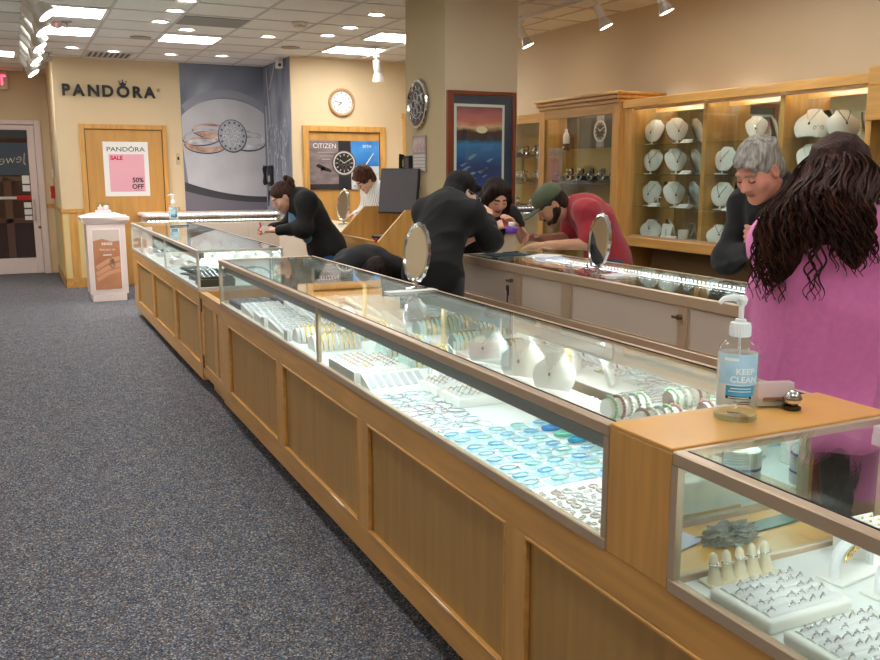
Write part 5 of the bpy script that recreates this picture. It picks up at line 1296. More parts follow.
# ------------------------------------------------------------------ things on the counters
M['pet'] = glassmat('clear plastic', (.985, .99, .99, 1), 1.38, .02)
M['gel'] = glassmat('clear gel', (.97, .985, .98, 1), 1.2, .02)
M['pumpw'] = mat('translucent white plastic', rgb(236, 240, 240), .35)
M['lblue'] = mat('pale blue label', rgb(150, 198, 226), .4, noise=.15, nscale=14, col2=rgb(196, 224, 238))
M['teal'] = mat('teal label band', rgb(58, 150, 186), .4)
M['backlabel'] = mat('milky back label', rgb(250, 244, 240), .6)
M['greyprint'] = mat('grey print', rgb(120, 116, 116), .6)
def wrap(me, r, ang):
    """bend flat x,z art round a cylinder of radius r; y is depth outward"""
    for v in me.vertices:
        a = ang + v.co.x / r; d = r + v.co.y
        v.co = (d * math.sin(a), -d * math.cos(a), v.co.z)
    me.update()
def pump_bottle(label, loc, rz, s=1., words=True):
    t = thing('pump_bottle', label, 'pump bottle', loc, rz)
    ox = 1.0
    B().lathe([(.001, .0), (.040, .0), (.0435, .004), (.0435, .145), (.040, .158), (.028, .170), (.019, .175), (.018, .188)], 36, cap=False).obj('bottle', 'pet', t)
    b = B(); b.lathe([(.001, .004), (.040, .004), (.0415, .008), (.0415, .138), (.001, .1385)], 36, cap=False); b.obj('gel_fill', 'gel', t)
    B().lathe([(.0415, .001), (.0445, .004), (.0445, .012), (.0437, .014)], 36, cap=False).obj('bottle_foot', glassmat('green tinted base', (.74, .88, .80, 1), 1.45, .05), t)
    b = B(); b.lathe([(.021, .178), (.0215, .2), (.0205, .206), (.012, .208), (.011, .214)], 28, cap=True)
    for i in range(24):
        a = 2 * PI * i / 24; b.cyl((.0213 * math.cos(a), .0213 * math.sin(a), .18), (.0213 * math.cos(a), .0213 * math.sin(a), .2), .0012, n=5)
    b.obj('collar', 'pumpw', t)
    b = B(); b.cyl((0, 0, .208), (0, 0, .246), .0055, n=12); b.lathe([(.0055, .240), (.010, .246), (.012, .256), (.008, .263), (.001, .264)], 20)
    b.tube([(0, 0, .256), (-.02, -.004, .259), (-.036, -.007, .256), (-.045, -.009, .247)], .006, 10, rads=[.008, .007, .0058, .0045]); b.obj('pump_head', 'pumpw', t)
    B().cyl((0, 0, .03), (0, 0, .18), .003, n=8).obj('dip_tube', 'pumpw', t)
    def patch(name, x0, x1, z0, z1, m, y=.0006, n=16):
        b = B()
        for i in range(n): b.quad((x0 + (x1 - x0) * i / n, y, z0), (x0 + (x1 - x0) * (i + 1) / n, y, z0), (x0 + (x1 - x0) * (i + 1) / n, y, z1), (x0 + (x1 - x0) * i / n, y, z1))
        me = b.mesh(name, m, 60); wrap(me, .0436, 0); return link(name, me, t)
    patch('label', -.046, .042, .082, .146, 'lblue')
    patch('back_label', .085, .187, .02, .142, 'backlabel', -.0004)
    patch('label_band', -.026, .032, .058, .080, 'teal')
    patch('label_strip', -.026, .028, .052, .058, 'ink')
    patch('label_brand_box', -.032, -.002, .132, .138, 'pumpw', .0009)
    if words:
        for nm, s_, sz, x, z, m in (('lettering', 'KEEP', .0175, .012, .110, 'paper'), ('lettering', 'CLEAN', .0175, .010, .093, 'paper')):
            o = text(nm, s_, sz, m, t, (0, 0, 0), (0, 0, 0), .0, bold=.0004 if sz > .01 else 0)
            for v in o.data.vertices: v.co = (v.co.x + x, .0014, v.co.y + z)
            wrap(o.data, .0436, 0)
        for q, (xa, xb, za, zb, m_) in enumerate(((-.016, .026, .0735, .0752, 'paper'), (-.02, .026, .0675, .069, 'paper'), (-.02, .022, .0543, .0558, 'paper'), (-.008, .026, .0455, .047, 'ink'), (-.002, .024, .0415, .0428, 'ink'), (-.02, .004, .022, .0245, 'greyprint'))): patch('fine_print', xa, xb, za, zb, m_, .0014)
    t.scale = (s, s, s)
    return t
pump_bottle('large clear pump bottle with blue label standing on the wooden cap', (1.352, 1.372, .9845), R(-40), 1.0)
pump_bottle('small-looking clear pump bottle with blue label at the far end of the far counter', (1.50, 9.55, .981), R(-10), 1.12)

t = thing('card_holder', 'clear holder of pale pink cards beside the pump bottle on the wooden cap', 'card holder', (1.50, 1.415, .9845), R(-18))
b = B(); b.box(-.052, .052, -.018, .018, 0, .004, .001); b.box(-.052, .052, .014, .017, 0, .05, .001); b.box(-.052, .052, -.018, -.0155, 0, .022, .001); b.obj('holder', 'shelfglass', t)
b = B()
for i in range(9): b.obox(Matrix.Translation((.001 * (i % 3) - .001, -.012 + i * .0026, .029)) @ Matrix.Rotation(-.12, 4, 'X') @ Matrix.Diagonal((.094, .0012, .050, 1)))
b.obj('cards', mat('pale pink cards', rgb(226, 206, 206), .6), t)
b = B(); b.box(-.03, .02, -.0188, -.018, .018, .024); b.obj('holder_label', mat('brown print', rgb(150, 104, 84), .6), t)
t = thing('desk_bell', 'small round metal ornament in front of the pale pink cards', 'ornament', (1.515, 1.370, .9845))
B().lathe([(.001, 0), (.017, 0), (.019, .003), (.018, .008), (.012, .010)], 24, cap=False).obj('base', mat('dark bronze', rgb(92, 80, 64), .3, metal=1), t)
b = B(); b.sph((0, 0, .026), .0185, 24); b.obj('ball', 'silver', t)
b = B(); b.torus((0, 0, .026), .019, .002, 24, 6); b.obj('band', mat('dark bronze band', rgb(110, 96, 76), .3, metal=1), t)

# oval counter mirrors with scalloped rims
def oval_mirror(label, loc, az, s=1.):
    t = thing('counter_mirror', label, 'mirror', loc, R(180 - az))
    # faces local -Y
    tilt = Matrix.Translation((0, 0, .175)) @ Matrix.Rotation(-.10, 4, 'X')
    n = 64
    def oval(a, c, y, sc=0.): return [(a * (1 + sc * math.cos(16 * 2 * PI * i / n)) * math.cos(2 * PI * i / n), y, c * (1 + sc * math.cos(16 * 2 * PI * i / n)) * math.sin(2 * PI * i / n)) for i in range(n)]
    b = B(); b.rings([oval(.085, .125, -.004), oval(.092, .132, -.010), oval(.103, .143, -.008, .02), oval(.106, .146, .006, .025), oval(.098, .138, .012), oval(.05, .08, .014)], cap=False); b.xf(tilt); b.obj('rim', 'silver', t)
    b = B(); vs = [b.bm.verts.new(p) for p in oval(.0855, .1255, -.0045)]; b.bm.faces.new(vs); b.xf(tilt); b.obj('mirror_glass', 'mirror', t, ang=0)
    b = B(); vs = [b.bm.verts.new(p) for p in oval(.06, .09, .0145)]; b.bm.faces.new(vs[::-1]); b.xf(tilt); b.obj('mirror_back', 'black', t, ang=0)
    b = B(); b.lathe([(.055, 0), (.055, .006), (.03, .010), (.010, .014), (.007, .030), (.007, .045)], 28); b.obj('foot', 'silver', t)
    t.scale = (s, s, s); return t
oval_mirror('oval silver-rimmed mirror on the near counter, reflecting beige and white', (1.615, 3.62, .981), 258, .93)
oval_mirror('oval silver-rimmed mirror on the beige-door counter, reflecting red and black', (2.70, 3.75, .981), 274, .97)
oval_mirror('oval silver-rimmed mirror standing far back in front of the register desk', (2.99, 8.5, .981), 258, 1.1)
# papers, tools
tag(B().box(-.12, .12, -.03, .03, 0, .004, .001).obj('paper_strip', 'paper', loc=(1.56, 3.56, .9815)), 'flat white paper strip under the mirror on the near counter', 'paper')
bpy.data.objects['paper_strip'].rotation_euler = (0, 0, .05)
t = tag(B().box(-.105, .105, -.075, .075, 0, .003).obj('paper_sheet', 'paper', loc=(2.98, 4.72, .9815)), 'white paper under the hand of the man in red', 'paper'); t.rotation_euler = (0, 0, .5)
t = tag(B().box(-.09, .09, -.06, .06, 0, .004, .001).obj('paper_sheet', mat('pale blue paper', rgb(196, 208, 228), .6), loc=(2.93, 4.55, .9815)), 'pale blue folded paper beside the hand of the man in red', 'paper'); t.rotation_euler = (0, 0, -.2)
for i, (x, y, a, l, m_, lab) in enumerate(((2.86, 4.08, 1.0, .14, 'ink', 'black pen on the beige-door counter beside the oval mirror'), (2.80, 4.17, .7, .12, 'steel', 'thin metal tweezers on the beige-door counter beside the oval mirror'), (2.90, 5.0, .2, .13, 'ink', 'black pen at the far end of the beige-door counter'))):
    t = thing('pen', lab, 'pen' if m_ == 'ink' else 'tweezers', (x, y, .986), a)
    B().cyl((-l / 2, 0, 0), (l / 2, 0, 0), .0045, n=10).obj('barrel', m_, t); B().cyl((l / 2, 0, 0), (l / 2 + .012, 0, 0), .0042, .001, 10).obj('tip', 'steel', t)
t = tag(B().box(-.13, .13, -.09, .09, 0, .006, .001).obj('jewellery_pad', mat('dark teal pad', rgb(36, 60, 68), .7), loc=(2.80, 4.88, .9815)), 'dark teal viewing pad on the far end of the beige-door counter', 'pad')
tag(B().box(-.10, .10, -.05, .05, 0, .004, .001).obj('paper_strip', 'paper', loc=(2.78, 3.66, .9815)), 'white paper slip at the foot of the mirror on the beige-door counter', 'paper')
t = thing('pen', 'dark blue pen lying across the far counter', 'pen', (1.45, 8.9, .986), .3)
B().cyl((-.1, 0, 0), (.1, 0, 0), .006, n=10).obj('barrel', mat('blue pen', rgb(28, 52, 110), .4), t); B().cyl((.1, 0, 0), (.115, 0, 0), .0055, .001, 10).obj('tip', 'steel', t)
# what people hold
t = thing('ring_box', 'small purple box held between the customers', 'box', (2.955, 5.085, 1.10), .4)
B().box(-.032, .032, -.03, .03, 0, .045, .012, 3).obj('box', mat('purple velvet', rgb(112, 62, 176), .6), t)
B().box(-.018, .018, -.016, .016, .046, .075, .006, 2).obj('white_tag', 'white', t)
t = thing('lanyard', 'red and white tag in the hand of the woman in the blazer', 'tag', (1.80, 7.16, 1.035), 0)
b = B(); b.tube([(0, 0, .06), (.01, .01, .03), (-.015, .0, .0), (.02, -.02, -.02), (-.01, -.03, -.035)], .007, 8); b.obj('strap', 'red', t)
B().box(.01, .06, -.035, -.02, -.03, .03, .004).obj('white_tag', 'white', t)

# register desk equipment
t = thing('monitor', 'large flat grey computer monitor on the register desk', 'monitor', (2.965, 7.0, .821), R(-52))
tl = Matrix.Translation((0, 0, .52)) @ Matrix.Rotation(-.16, 4, 'X')
b = B(); b.box(-.185, .185, -.018, .018, -.19, .19, .006); b.xf(tl); b.obj('housing', 'black', t)
b = B(); b.box(-.176, .176, -.0195, -.018, -.181, .181); b.xf(tl); b.obj('screen', mat('dark grey screen', rgb(78, 74, 80), .45), t)
b = B(); b.box(-.10, .10, .018, .06, -.12, .12, .01); b.xf(tl); b.obj('back_box', 'black', t)
b = B(); b.box(-.035, .035, .02, .06, 0.02, .42, .005); b.box(-.11, .11, -.06, .12, 0, .02, .006); b.obj('stand', mat('pale stand', rgb(190, 182, 166), .5), t)
t = thing('desk_printer', 'black desk printer below the monitor', 'printer', (2.765, 6.655, .8205), R(-80))
B().box(-.14, .14, -.11, .11, 0, .15, .008).obj('body', 'black', t)
B().box(-.15, .15, -.12, .10, .15, .175, .008).obj('lid', mat('dark grey lid', rgb(58, 56, 56), .5), t)
b = B(); b.box(-.11, .11, -.115, -.11, .03, .10, .002); b.obj('paper_slot', mat('grey slot', rgb(120, 112, 100), .5), t)
t = thing('paper_pile', 'loose white papers behind the printer on the register desk', 'papers', (3.02, 6.57, .821), 0)
for i in range(3): B().box(-.08 + .01 * i, .08 + .01 * i, -.06, .06, .002 * i, .002 * i + .0015).obj('sheet', 'paper', t)
t = thing('wall_telephone', 'black telephone on the pillar edge above the monitor', 'telephone', (3.138, 7.16, 1.50))
B().box(-.04, 0, -.07, .07, .0, .14, .008).obj('body', 'black', t)
b = B(); b.tube([(-.06, .045, .0), (-.07, .045, .05), (-.07, .045, .10), (-.06, .045, .15)], .02, 10, rads=[.024, .017, .017, .024]); b.obj('handset', 'blackm', t)
B().box(-.043, -.04, -.055, .02, .02, .12).obj('keypad', mat('phone keypad', rgb(92, 92, 94), .5), t)
# papers on the far counter of the second row
for i, (x, y, a) in enumerate(((2.75, 8.55, .2), (2.85, 8.25, -.3), (2.72, 8.05, .5), (2.9, 8.9, .1))):
    o = tag(B().box(-.07, .07, -.05, .05, 0, .003).obj('paper_slip', 'paper', loc=(x, y, .9805)), 'white paper slip on the pale counter behind the register desk', 'paper', 'paper slips behind the register desk'); o.rotation_euler = (0, 0, a)

# ------------------------------------------------------------------ jewellery
rnd = random.Random(12)
def ring_mesh(m_='silver', stone=True, r=.0095):
    b = B(); b.torus((0, 0, r * .55), r, .0014, 16, 5, rot=Matrix.Rotation(PI / 2, 3, 'X'))
    if stone:
        b.mi = 1; b.lathe([(.0005, .0005), (.0026, .003), (.0028, .0036), (.0018, .0046), (.0003, .0047)], 8, (0, 0, r * 1.5))
    return b.mesh('ring', [m_, 'steel'], 40)
RINGS = [ring_mesh('silver'), ring_mesh('silver', r=.0085), ring_mesh('rose'), ring_mesh('gold')]
def put(name, me, loc, label, cat, group, rz=0, rot=None, s=1.):
    o = link(name, me, None, loc); o.rotation_euler = rot or (0, 0, rz); o.scale = (s, s, s)
    return tag(o, label, cat, group)
def ring_tray(loc, label, w, d, h, nx, ny, rings=RINGS[:2], rlabel='', group='', rz=0., skip=.1, round_=True, s=1.):
    t = thing('ring_tray', label, 'ring tray', loc, rz)
    b = B(); b.box(-w / 2, w / 2, -d / 2, d / 2, 0, h, .008 if round_ else .002, 3); b.obj('tray', 'whitev', t)
    b = B(); bw, bd = w - .03, d - .024
    for j in range(ny):
        y = -bd / 2 + bd * (j + .5) / ny; b.cyl((-bw / 2, y, h - .001), (bw / 2, y, h - .001), bd / ny * .46, n=12)
    b.xf(Matrix.Translation((0, 0, h)) @ Matrix.Diagonal((1, 1, .45, 1)) @ Matrix.Translation((0, 0, -h))); b.obj('velvet_rolls', mat('white velvet', rgb(228, 228, 228), .8), t)
    m = Matrix.Rotation(rz, 3, 'Z')
    for j in range(ny):
        for i in range(nx):
            if rnd.random() < skip: continue
            p = m @ Vector((-bw / 2 + bw * (i + .5) / nx, -bd / 2 + bd * (j + .5) / ny, h + bd / ny * .18 - .0075 * s))
            put('ring', rnd.choice(rings), (loc[0] + p.x, loc[1] + p.y, loc[2] + p.z), rlabel, 'ring', group, rz + rnd.uniform(-.25, .25), s=s)
    return t
D0 = .7125
ring_tray((1.218, 1.097, D0), 'white padded tray of silver rings in front of the white finger stand', .205, .150, .026, 7, 5, rlabel='silver ring in the padded tray in front of the white finger stand', group='rings in the tray by the finger stand', s=1.0)
ring_tray((1.222, .915, D0), 'white padded tray of silver rings at the bottom edge, nearest the camera', .21, .165, .026, 8, 6, rlabel='silver ring in the padded tray nearest the camera', group='rings in the nearest tray', s=1.05)
# finger stand
t = thing('finger_stand', 'ivory display with five upright fingers wearing rings', 'ring display', (1.235, 1.212, D0))
iv = mat('ivory resin', rgb(234, 224, 196), .45)
B().box(-.085, .085, -.028, .028, 0, .008, .004, 2).obj('base', iv, t)
for i in range(5):
    b = B(); b.lathe([(.017, .0075), (.0125, .018), (.0095, .035), (.0088, .055), (.0072, .064), (.004, .069), (.0005, .0705)], 18, (-.066 + i * .033, 0, 0)); b.xf(Matrix.Translation((-.066 + i * .033, 0, 0)) @ Matrix.Rotation(-.14, 4, 'Y') @ Matrix.Translation((.066 - i * .033, 0, 0))); b.obj('finger', iv, t)
b = B(); b.torus((0, 0, 0), .0098, .0016, 18, 6); b.mi = 1; b.sph((0, -.0105, 0), .0032, 8); fr = b.mesh('ring', ['silver', 'silver'], 40)
for i in range(5):
    x = -.066 + i * .033; o = put('ring', fr, (1.235 + x - .006, 1.212, D0 + .047 - .002 * (i % 2)), 'silver ring worn on the ivory finger display', 'ring', 'rings on the finger stand', rz=.3 * i, s=1.0)
# arched bracelet stands
wh = mat('glossy white resin', rgb(244, 244, 246), .3)
for i, (x, y, lab) in enumerate(((1.455, 1.135, 'white arched bracelet stand farthest of the three in the nearest case'), (1.475, 1.05, 'middle white arched bracelet stand of the three in the nearest case'), (1.50, .955, 'nearest white arched bracelet stand at the right edge'))):
    t = thing('bracelet_stand', lab, 'bracelet stand', (x, y, D0), .12)
    pts = [(-.062 + 0 * k, 0, .005 + .035 * k / 3) for k in range(4)] + [(-.062 * math.cos(PI * k / 10) * 1.0, 0, .042 + .032 * math.sin(PI * k / 10)) for k in range(1, 10)] + [(.062, 0, .04 - .035 * k / 3) for k in range(4)]
    B().tube(pts, .010, 10).obj('arch', wh, t)
    B().box(-.08, .08, -.03, .03, 0, .006, .002).obj('base', 'whitev', t)
    t2 = thing('charm_bracelet', ('gold', 'rose gold', 'silver')[i] + ' charm bracelet laid over the ' + ('farthest', 'middle', 'nearest')[i] + ' white arched stand', 'bracelet', (x, y, D0), .12)
    b = B(); b.tube([(-.05 * math.cos(PI * k / 14), -.012, .030 + .040 * math.sin(PI * k / 14)) for k in range(1, 14)], .0018, 6); b.obj('chain', ('gold', 'rose', 'silver')[i], t2)
    b = B()
    for k in range(3, 12):
        p = Vector((-.05 * math.cos(PI * k / 14), -.0135, .024 + .040 * math.sin(PI * k / 14))); b.torus(p, .0045, .0012, 10, 5, rot=Matrix.Rotation(PI / 2, 3, 'X'))
    b.obj('charms', ('gold', 'rose', 'silver')[i], t2)
t = thing('display_box', 'white box of pale jewellery cards behind the arched stands', 'display box', (1.57, 1.185, D0))
B().box(-.06, .055, -.05, .05, 0, .055, .003).obj('box', 'white', t)
b = B()
for k in range(5): b.box(-.05, .045, -.042 + k * .02, -.038 + k * .02, .05, .068)
b.obj('cards', 'paper', t)
b = B()
for k in range(5):
    for q in range(4): b.sph((-.038 + q * .025, -.043 + k * .02, .062), .003, 6)
b.obj('studs', 'gold', t)
# things on the open shelf under the cap
t = thing('ribbon_spool', 'white spool banded with blue inside the long case', 'spool', (1.565, 1.555, D0))
B().lathe([(.001, 0), (.042, 0), (.044, .004), (.044, .118), (.042, .122), (.001, .122)], 32, cap=False).obj('roll', 'white', t)
b = B(); b.lathe([(.0445, .076), (.0452, .078), (.0452, .081), (.0445, .083)], 32, cap=False); b.lathe([(.0445, .03), (.0452, .031), (.0452, .034), (.0445, .036)], 32, cap=False); b.obj('blue_band', mat('blue band', rgb(70, 90, 170), .5), t)
t = thing('green_ribbon', 'strip of dark green marbled ribbon on the wooden shelf under the cap', 'ribbon', (1.52, 1.395, .7125), .06)
B().box(-.15, .16, -.022, .022, 0, .004, .001).obj('strip', mat('green marbled ribbon', rgb(6, 46, 38), .35, noise=.6, nscale=20, col2=rgb(34, 96, 78)), t)
t = thing('plastic_bag', 'crumpled clear grey plastic bag on the wooden shelf', 'plastic bag', (1.345, 1.36, .7125))
b = B(); bmesh.ops.create_icosphere(b.bm, subdivisions=4, radius=1)
for v in b.bm.verts:
    q = v.co.copy(); n_ = 1 + .28 * math.sin(q.x * 9 + 3 * math.sin(q.y * 7)) * math.cos(q.z * 6 + q.y * 8) + .15 * math.sin(q.x * 21 + q.y * 17)
    v.co = (q.x * .065 * n_, q.y * .032 * n_, max(0, .016 + q.z * .022 * n_))
b.obj('film', mat('grey plastic film', rgb(108, 106, 102), .2, noise=.5, nscale=40, col2=rgb(170, 168, 164)), t, ang=20)
o = tag(B().box(-.05, .05, -.03, .03, 0, .004, .001).obj('paper_packet', mat('pale violet paper', rgb(196, 196, 226), .6), loc=(1.24, 1.40, .7125)), 'pale violet paper packet on the wooden shelf under the cap', 'paper'); o.rotation_euler = (0, 0, .25)
# white shelf box at the near end of the long case
t = thing('display_riser', 'white riser with a wooden edge at the near end of the long case', 'riser', (1.40, 1.60, D0))
B().box(-.10, .10, -.11, .11, 0, .09, .003).obj('box', 'white', t); B().box(-.101, .101, -.113, -.11, .0, .014).obj('wood_edge', 'maple_h', t)
for i, (dx, dy) in enumerate(((-.05, -.05), (.03, -.04), (-.03, .05), (.05, .05))):
    t = thing('earring_stand', 'white angled earring stand on the wooden-edged riser', 'earring stand', (1.40 + dx, 1.60 + dy, D0 + .0905), .3 * i, 'earring stands on the riser')
    b = B(); b.prism([(-.03, -.03, 0), (-.03, .03, 0), (-.03, .03, .06)], (.06, 0, 0)); b.obj('wedge', 'whitev', t, ang=0)
    b = B()
    for k in range(3):
        for q in (-1, 1): b.torus((q * .012, -.018 + k * .016, .014 + k * .016), .007, .0014, 12, 5, rot=Matrix.Rotation(.8, 3, 'X'))
    b.obj('earrings', 'silver', t)

# --- far part of the long case
for i, (x, y, lab) in enumerate(((1.25, 5.2, 'dark plum tray of silver pieces in the far front corner of the long case'), (1.50, 5.2, 'dark plum tray of silver pieces in the far back corner of the long case'))):
    t = thing('jewellery_tray', lab, 'jewellery tray', (x, y, D0))
    B().box(-.115, .115, -.13, .13, 0, .03, .003).obj('tray', mat('dark plum velvet', rgb(74, 60, 72), .8), t)
    b = B()
    for k in range(6):
        for q in range(7): b.torus((-.09 + .18 * k / 5, -.1 + .2 * q / 6, .034), .008, .0014, 10, 5)
    b.obj('silver_pieces', 'silver', t)
# white chain trays with silver chains
b = B(); b.tube([(-.1 + .2 * k / 24, .0035 * math.sin(k * 1.3), .002 * math.cos(k * 1.9)) for k in range(25)], .0032, 6); CH = [b.mesh('chain', 'silver', 60)]
b = B(); b.tube([(-.1 + .2 * k / 24, .003 * math.sin(k * 1.7), .002 * math.cos(k * 1.1)) for k in range(25)], .0028, 6); CH.append(b.mesh('chain', 'gold', 60))
k = 0
place = ['far front', 'far back', 'second front', 'second back', 'third front', 'third back']
for j, y in enumerate((4.86, 4.56, 4.26)):
    for i, x in enumerate((1.24, 1.49)):
        t = thing('chain_tray', 'white tilted tray of silver chains, %s one of the block in the long case' % place[k], 'chain tray', (x, y, D0))
        b = B(); b.prism([(-.11, -.135, 0), (-.11, .135, 0), (-.11, .135, .05), (-.11, -.135, .018)], (.22, 0, 0)); b.obj('tray', 'whitev', t, ang=20)
        for q in range(8):
            put('silver_chain', CH[0], (x, y - .115 + q * .032, D0 + .026 + q * .0038), 'silver chain on a white tilted tray in the long case', 'chain', 'silver chains on the tilted trays', rz=rnd.uniform(-.03, .03))
        k += 1
for y, lab in ((4.46, 'small white price block at the front glass, farther one'), (4.03, 'small white price block at the front glass, nearer one')):
    tag(B().box(-.012, .012, -.03, .03, 0, .055, .003).obj('price_block', 'white', loc=(1.128, y, D0)), lab, 'price block')
# gold bangle pillows
HALF = Matrix.Rotation(PI / 2, 3, 'Z') @ Matrix.Rotation(PI / 2, 3, 'X')
b = B(); b.torus((0, 0, 0), .057, .0036, 26, 6, rot=HALF, arc=PI); BG = b.mesh('bangle', 'gold', 60)
b = B(); b.torus((0, 0, 0), .057, .0026, 26, 6, rot=HALF, arc=PI); BS = b.mesh('bangle', 'silver', 60)
mint = mat('pale mint pillow', rgb(206, 230, 222), .7)
for i, (x, y, m_, lab) in enumerate(((1.26, 3.98, 'whitev', 'white half-round pillow of gold bangles by the front glass of the long case'), (1.27, 3.76, 'whitev', 'white half-round pillow of gold bangles nearest the front post of the long case'), (1.50, 3.92, mint, 'farther mint half-round pillow of gold bangles in the long case'), (1.50, 3.52, mint, 'middle mint half-round pillow of gold bangles in the long case'), (1.50, 3.26, mint, 'nearest mint half-round pillow of gold bangles in the long case'))):
    t = thing('bangle_pillow', lab, 'bangle pillow', (x, y, D0))
    b = B(); b.cyl((-.11, 0, 0), (.11, 0, 0), .053, n=36); bmesh.ops.bisect_plane(b.bm, geom=b.bm.verts[:] + b.bm.edges[:] + b.bm.faces[:], plane_co=(0, 0, 0), plane_no=(0, 0, 1), clear_inner=True); b.xf(Matrix.Diagonal((1, 1, 1.25, 1))); b.obj('pillow', m_, t)
    for q in range(9):
        o = put('gold_bangle', BG if q % 4 else BS, (x - .095 + q * .024, y, D0 + .005), 'thin bangle over a half-round pillow in the long case', 'bangle', 'bangles on the half-round pillows'); o.rotation_euler = (0, 0, 0); o.scale = (1, 1, 1.25)
# white ring block and sloped slot tray
ring_tray((1.225, 3.22, D0), 'tall white ring block beside the front post of the long case', .23, .30, .045, 7, 9, RINGS, 'small ring in the tall white ring block', 'rings in the tall white block', round_=False, s=1.1)
t = thing('slot_ramp', 'white sloping ramp with slots in front of the ring block', 'ramp', (1.245, 2.985, D0))
b = B(); b.prism([(-.12, -.055, 0), (-.12, .055, 0), (-.12, .055, .045)], (.24, 0, 0)); b.obj('wedge', 'whitev', t, ang=0)
b = B()
for q in range(7): b.obox(Matrix.Translation((-.1 + q * .033, -.002, .0235)) @ Matrix.Rotation(math.atan2(.045, .11), 4, 'X') @ Matrix.Diagonal((.018, .08, .004, 1)))
b.obj('slots', mat('slot grey', rgb(196, 200, 204), .6), t)
for i, (x, y) in enumerate(((1.46, 3.10), (1.52, 3.02), (1.45, 2.98))):
    t = thing('bracelet_arch', 'small white arched stand in the middle of the long case, %s of three' % ('farthest', 'middle', 'nearest')[i], 'bracelet stand', (x, y, D0), .5)
    b = B(); b.tube([(-.035 * math.cos(PI * q / 12), 0, .004 + .06 * math.sin(PI * q / 12)) for q in range(13)], .008, 8); b.obj('arch', wh, t)
    b = B(); b.tube([(-.030 * math.cos(PI * q / 12), -.009, .004 + .056 * math.sin(PI * q / 12)) for q in range(1, 12)], .0016, 5); b.obj('chain', 'silver', t)
o = tag(B().box(-.035, .035, -.02, .02, 0, .008, .002).obj('price_tag', 'paper', loc=(1.385, 3.0, D0)), 'white price tag with blue print in the middle of the long case', 'tag')
b = B()
for q in range(4): b.box(-.026 + q * .014, -.017 + q * .014, -.006, .008, .008, .0086)
b.obj('blue_print', mat('blue print', rgb(40, 70, 170), .5), o)
# loose cord bracelets
def cord(col, rr=.026):
    b = B(); ph = rnd.uniform(0, 6); b.tube([(rr * (1 + .22 * math.sin(2 * a + ph)) * math.cos(a) * 1.3, rr * (1 + .18 * math.cos(3 * a + ph)) * math.sin(a), .0015 + .0012 * math.sin(3 * a)) for a in [2 * PI * q / 36 for q in range(36)]], .0012, 6, closed=True)
    b.mi = 1
    for q in range(3): b.sph((rr * 1.3 * math.cos(q * .5 + ph), rr * math.sin(q * .5 + ph), .003), .0042, 8)
    return b.mesh('cord_bracelet', [mat('bracelet cord', rgb(*col), .5), 'silver'], 60)
CO = [cord((130, 170, 190)), cord((80, 110, 140)), cord((150, 190, 186)), cord((206, 210, 214)), cord((226, 180, 184)), cord((190, 206, 214))]
for j in range(8):
    for i in range(4):
        x = 1.135 + .05 * i + rnd.uniform(-.01, .01); y = 2.83 - .062 * j + rnd.uniform(-.014, .014)
        put('cord_bracelet', CO[(i * 3 + j * 5 + (j // 2)) % 6], (x, y, D0 + .0012), 'thin cord bracelet lying loose behind the front glass of the long case', 'bracelet', 'loose cord bracelets', rz=rnd.uniform(0, 6))
ring_tray((1.395, 2.84, D0), 'white low tray of small rings, farther one in the middle of the long case', .17, .15, .03, 6, 4, RINGS, 'small ring in a white low tray in the middle of the long case', 'rings in the low middle trays', round_=False, s=1.1)
ring_tray((1.395, 2.66, D0), 'white low tray of small rings, nearer one in the middle of the long case', .17, .15, .03, 6, 4, RINGS, 'small ring in a white low tray in the middle of the long case', 'rings in the low middle trays', round_=False, s=1.1)
# blue bags of bracelets
def bag(col, col2):
    b = B(); n = 8
    for sgn in (1,):
        vs = [[b.bm.verts.new((-.036 + .072 * i / n, -.024 + .048 * j / n, .001 + .009 * max(0, math.sin(PI * i / n) * math.sin(PI * j / n)) * (1 + .4 * math.sin(5 * i + 3 * j)))) for j in range(n + 1)] for i in range(n + 1)]
        for i in range(n):
            for j in range(n): b.bm.faces.new((vs[i][j], vs[i + 1][j], vs[i + 1][j + 1], vs[i][j + 1]))
    g0 = [b.bm.verts.new((v.co.x, v.co.y, 0)) for v in (vs[0][0], vs[n][0], vs[n][n], vs[0][n])]; b.bm.faces.new(g0[::-1])
    b.mi = 1; b.torus((0, 0, .010), .019, .0022, 24, 6, sx=1.25, sy=.75)
    b.mi = 2; b.sph((.022, -.004, .012), .004, 8); b.sph((.018, -.009, .012), .0034, 8)
    return b.mesh('bracelet_bag', [mat('blue plastic bag', rgb(*col), .15, spec=.6, noise=.2, nscale=60), mat('bracelet beads', rgb(*col2), .3), mat('pale charm', rgb(226, 206, 196), .3)], 50)
BG_ = [bag((190, 224, 240), (150, 196, 222)), bag((176, 216, 238), (126, 180, 214)), bag((206, 232, 242), (176, 206, 216)), bag((196, 230, 234), (160, 208, 204))]
for j in range(8):
    for i in range(5):
        if i == 4 and j in (1, 2, 3): continue
        put('bracelet_bag', BG_[(i + 2 * j) % 4], (1.142 + .077 * i + rnd.uniform(-.006, .006), 2.30 - .066 * j + rnd.uniform(-.006, .006), D0 + .0006), 'clear blue bag holding a bracelet on the deck of the long case', 'bagged bracelet', 'blue bags of bracelets', rz=rnd.uniform(-.25, .25))
for (x, y, c, lab) in ((1.452, 2.235, (40, 130, 200), 'bright blue cuff among the blue bags'), (1.452, 2.165, (110, 196, 170), 'mint green cuff among the blue bags'), (1.458, 2.10, (0, 150, 190), 'teal cuff among the blue bags')):
    b = B(); b.torus((0, 0, .010), .024, .007, 28, 8, sx=1.2, sy=.6); put('bangle_cuff', b.mesh('cuff', mat('coloured cuff', rgb(*c), .25), 60), (x, y, D0), lab, 'cuff', None)
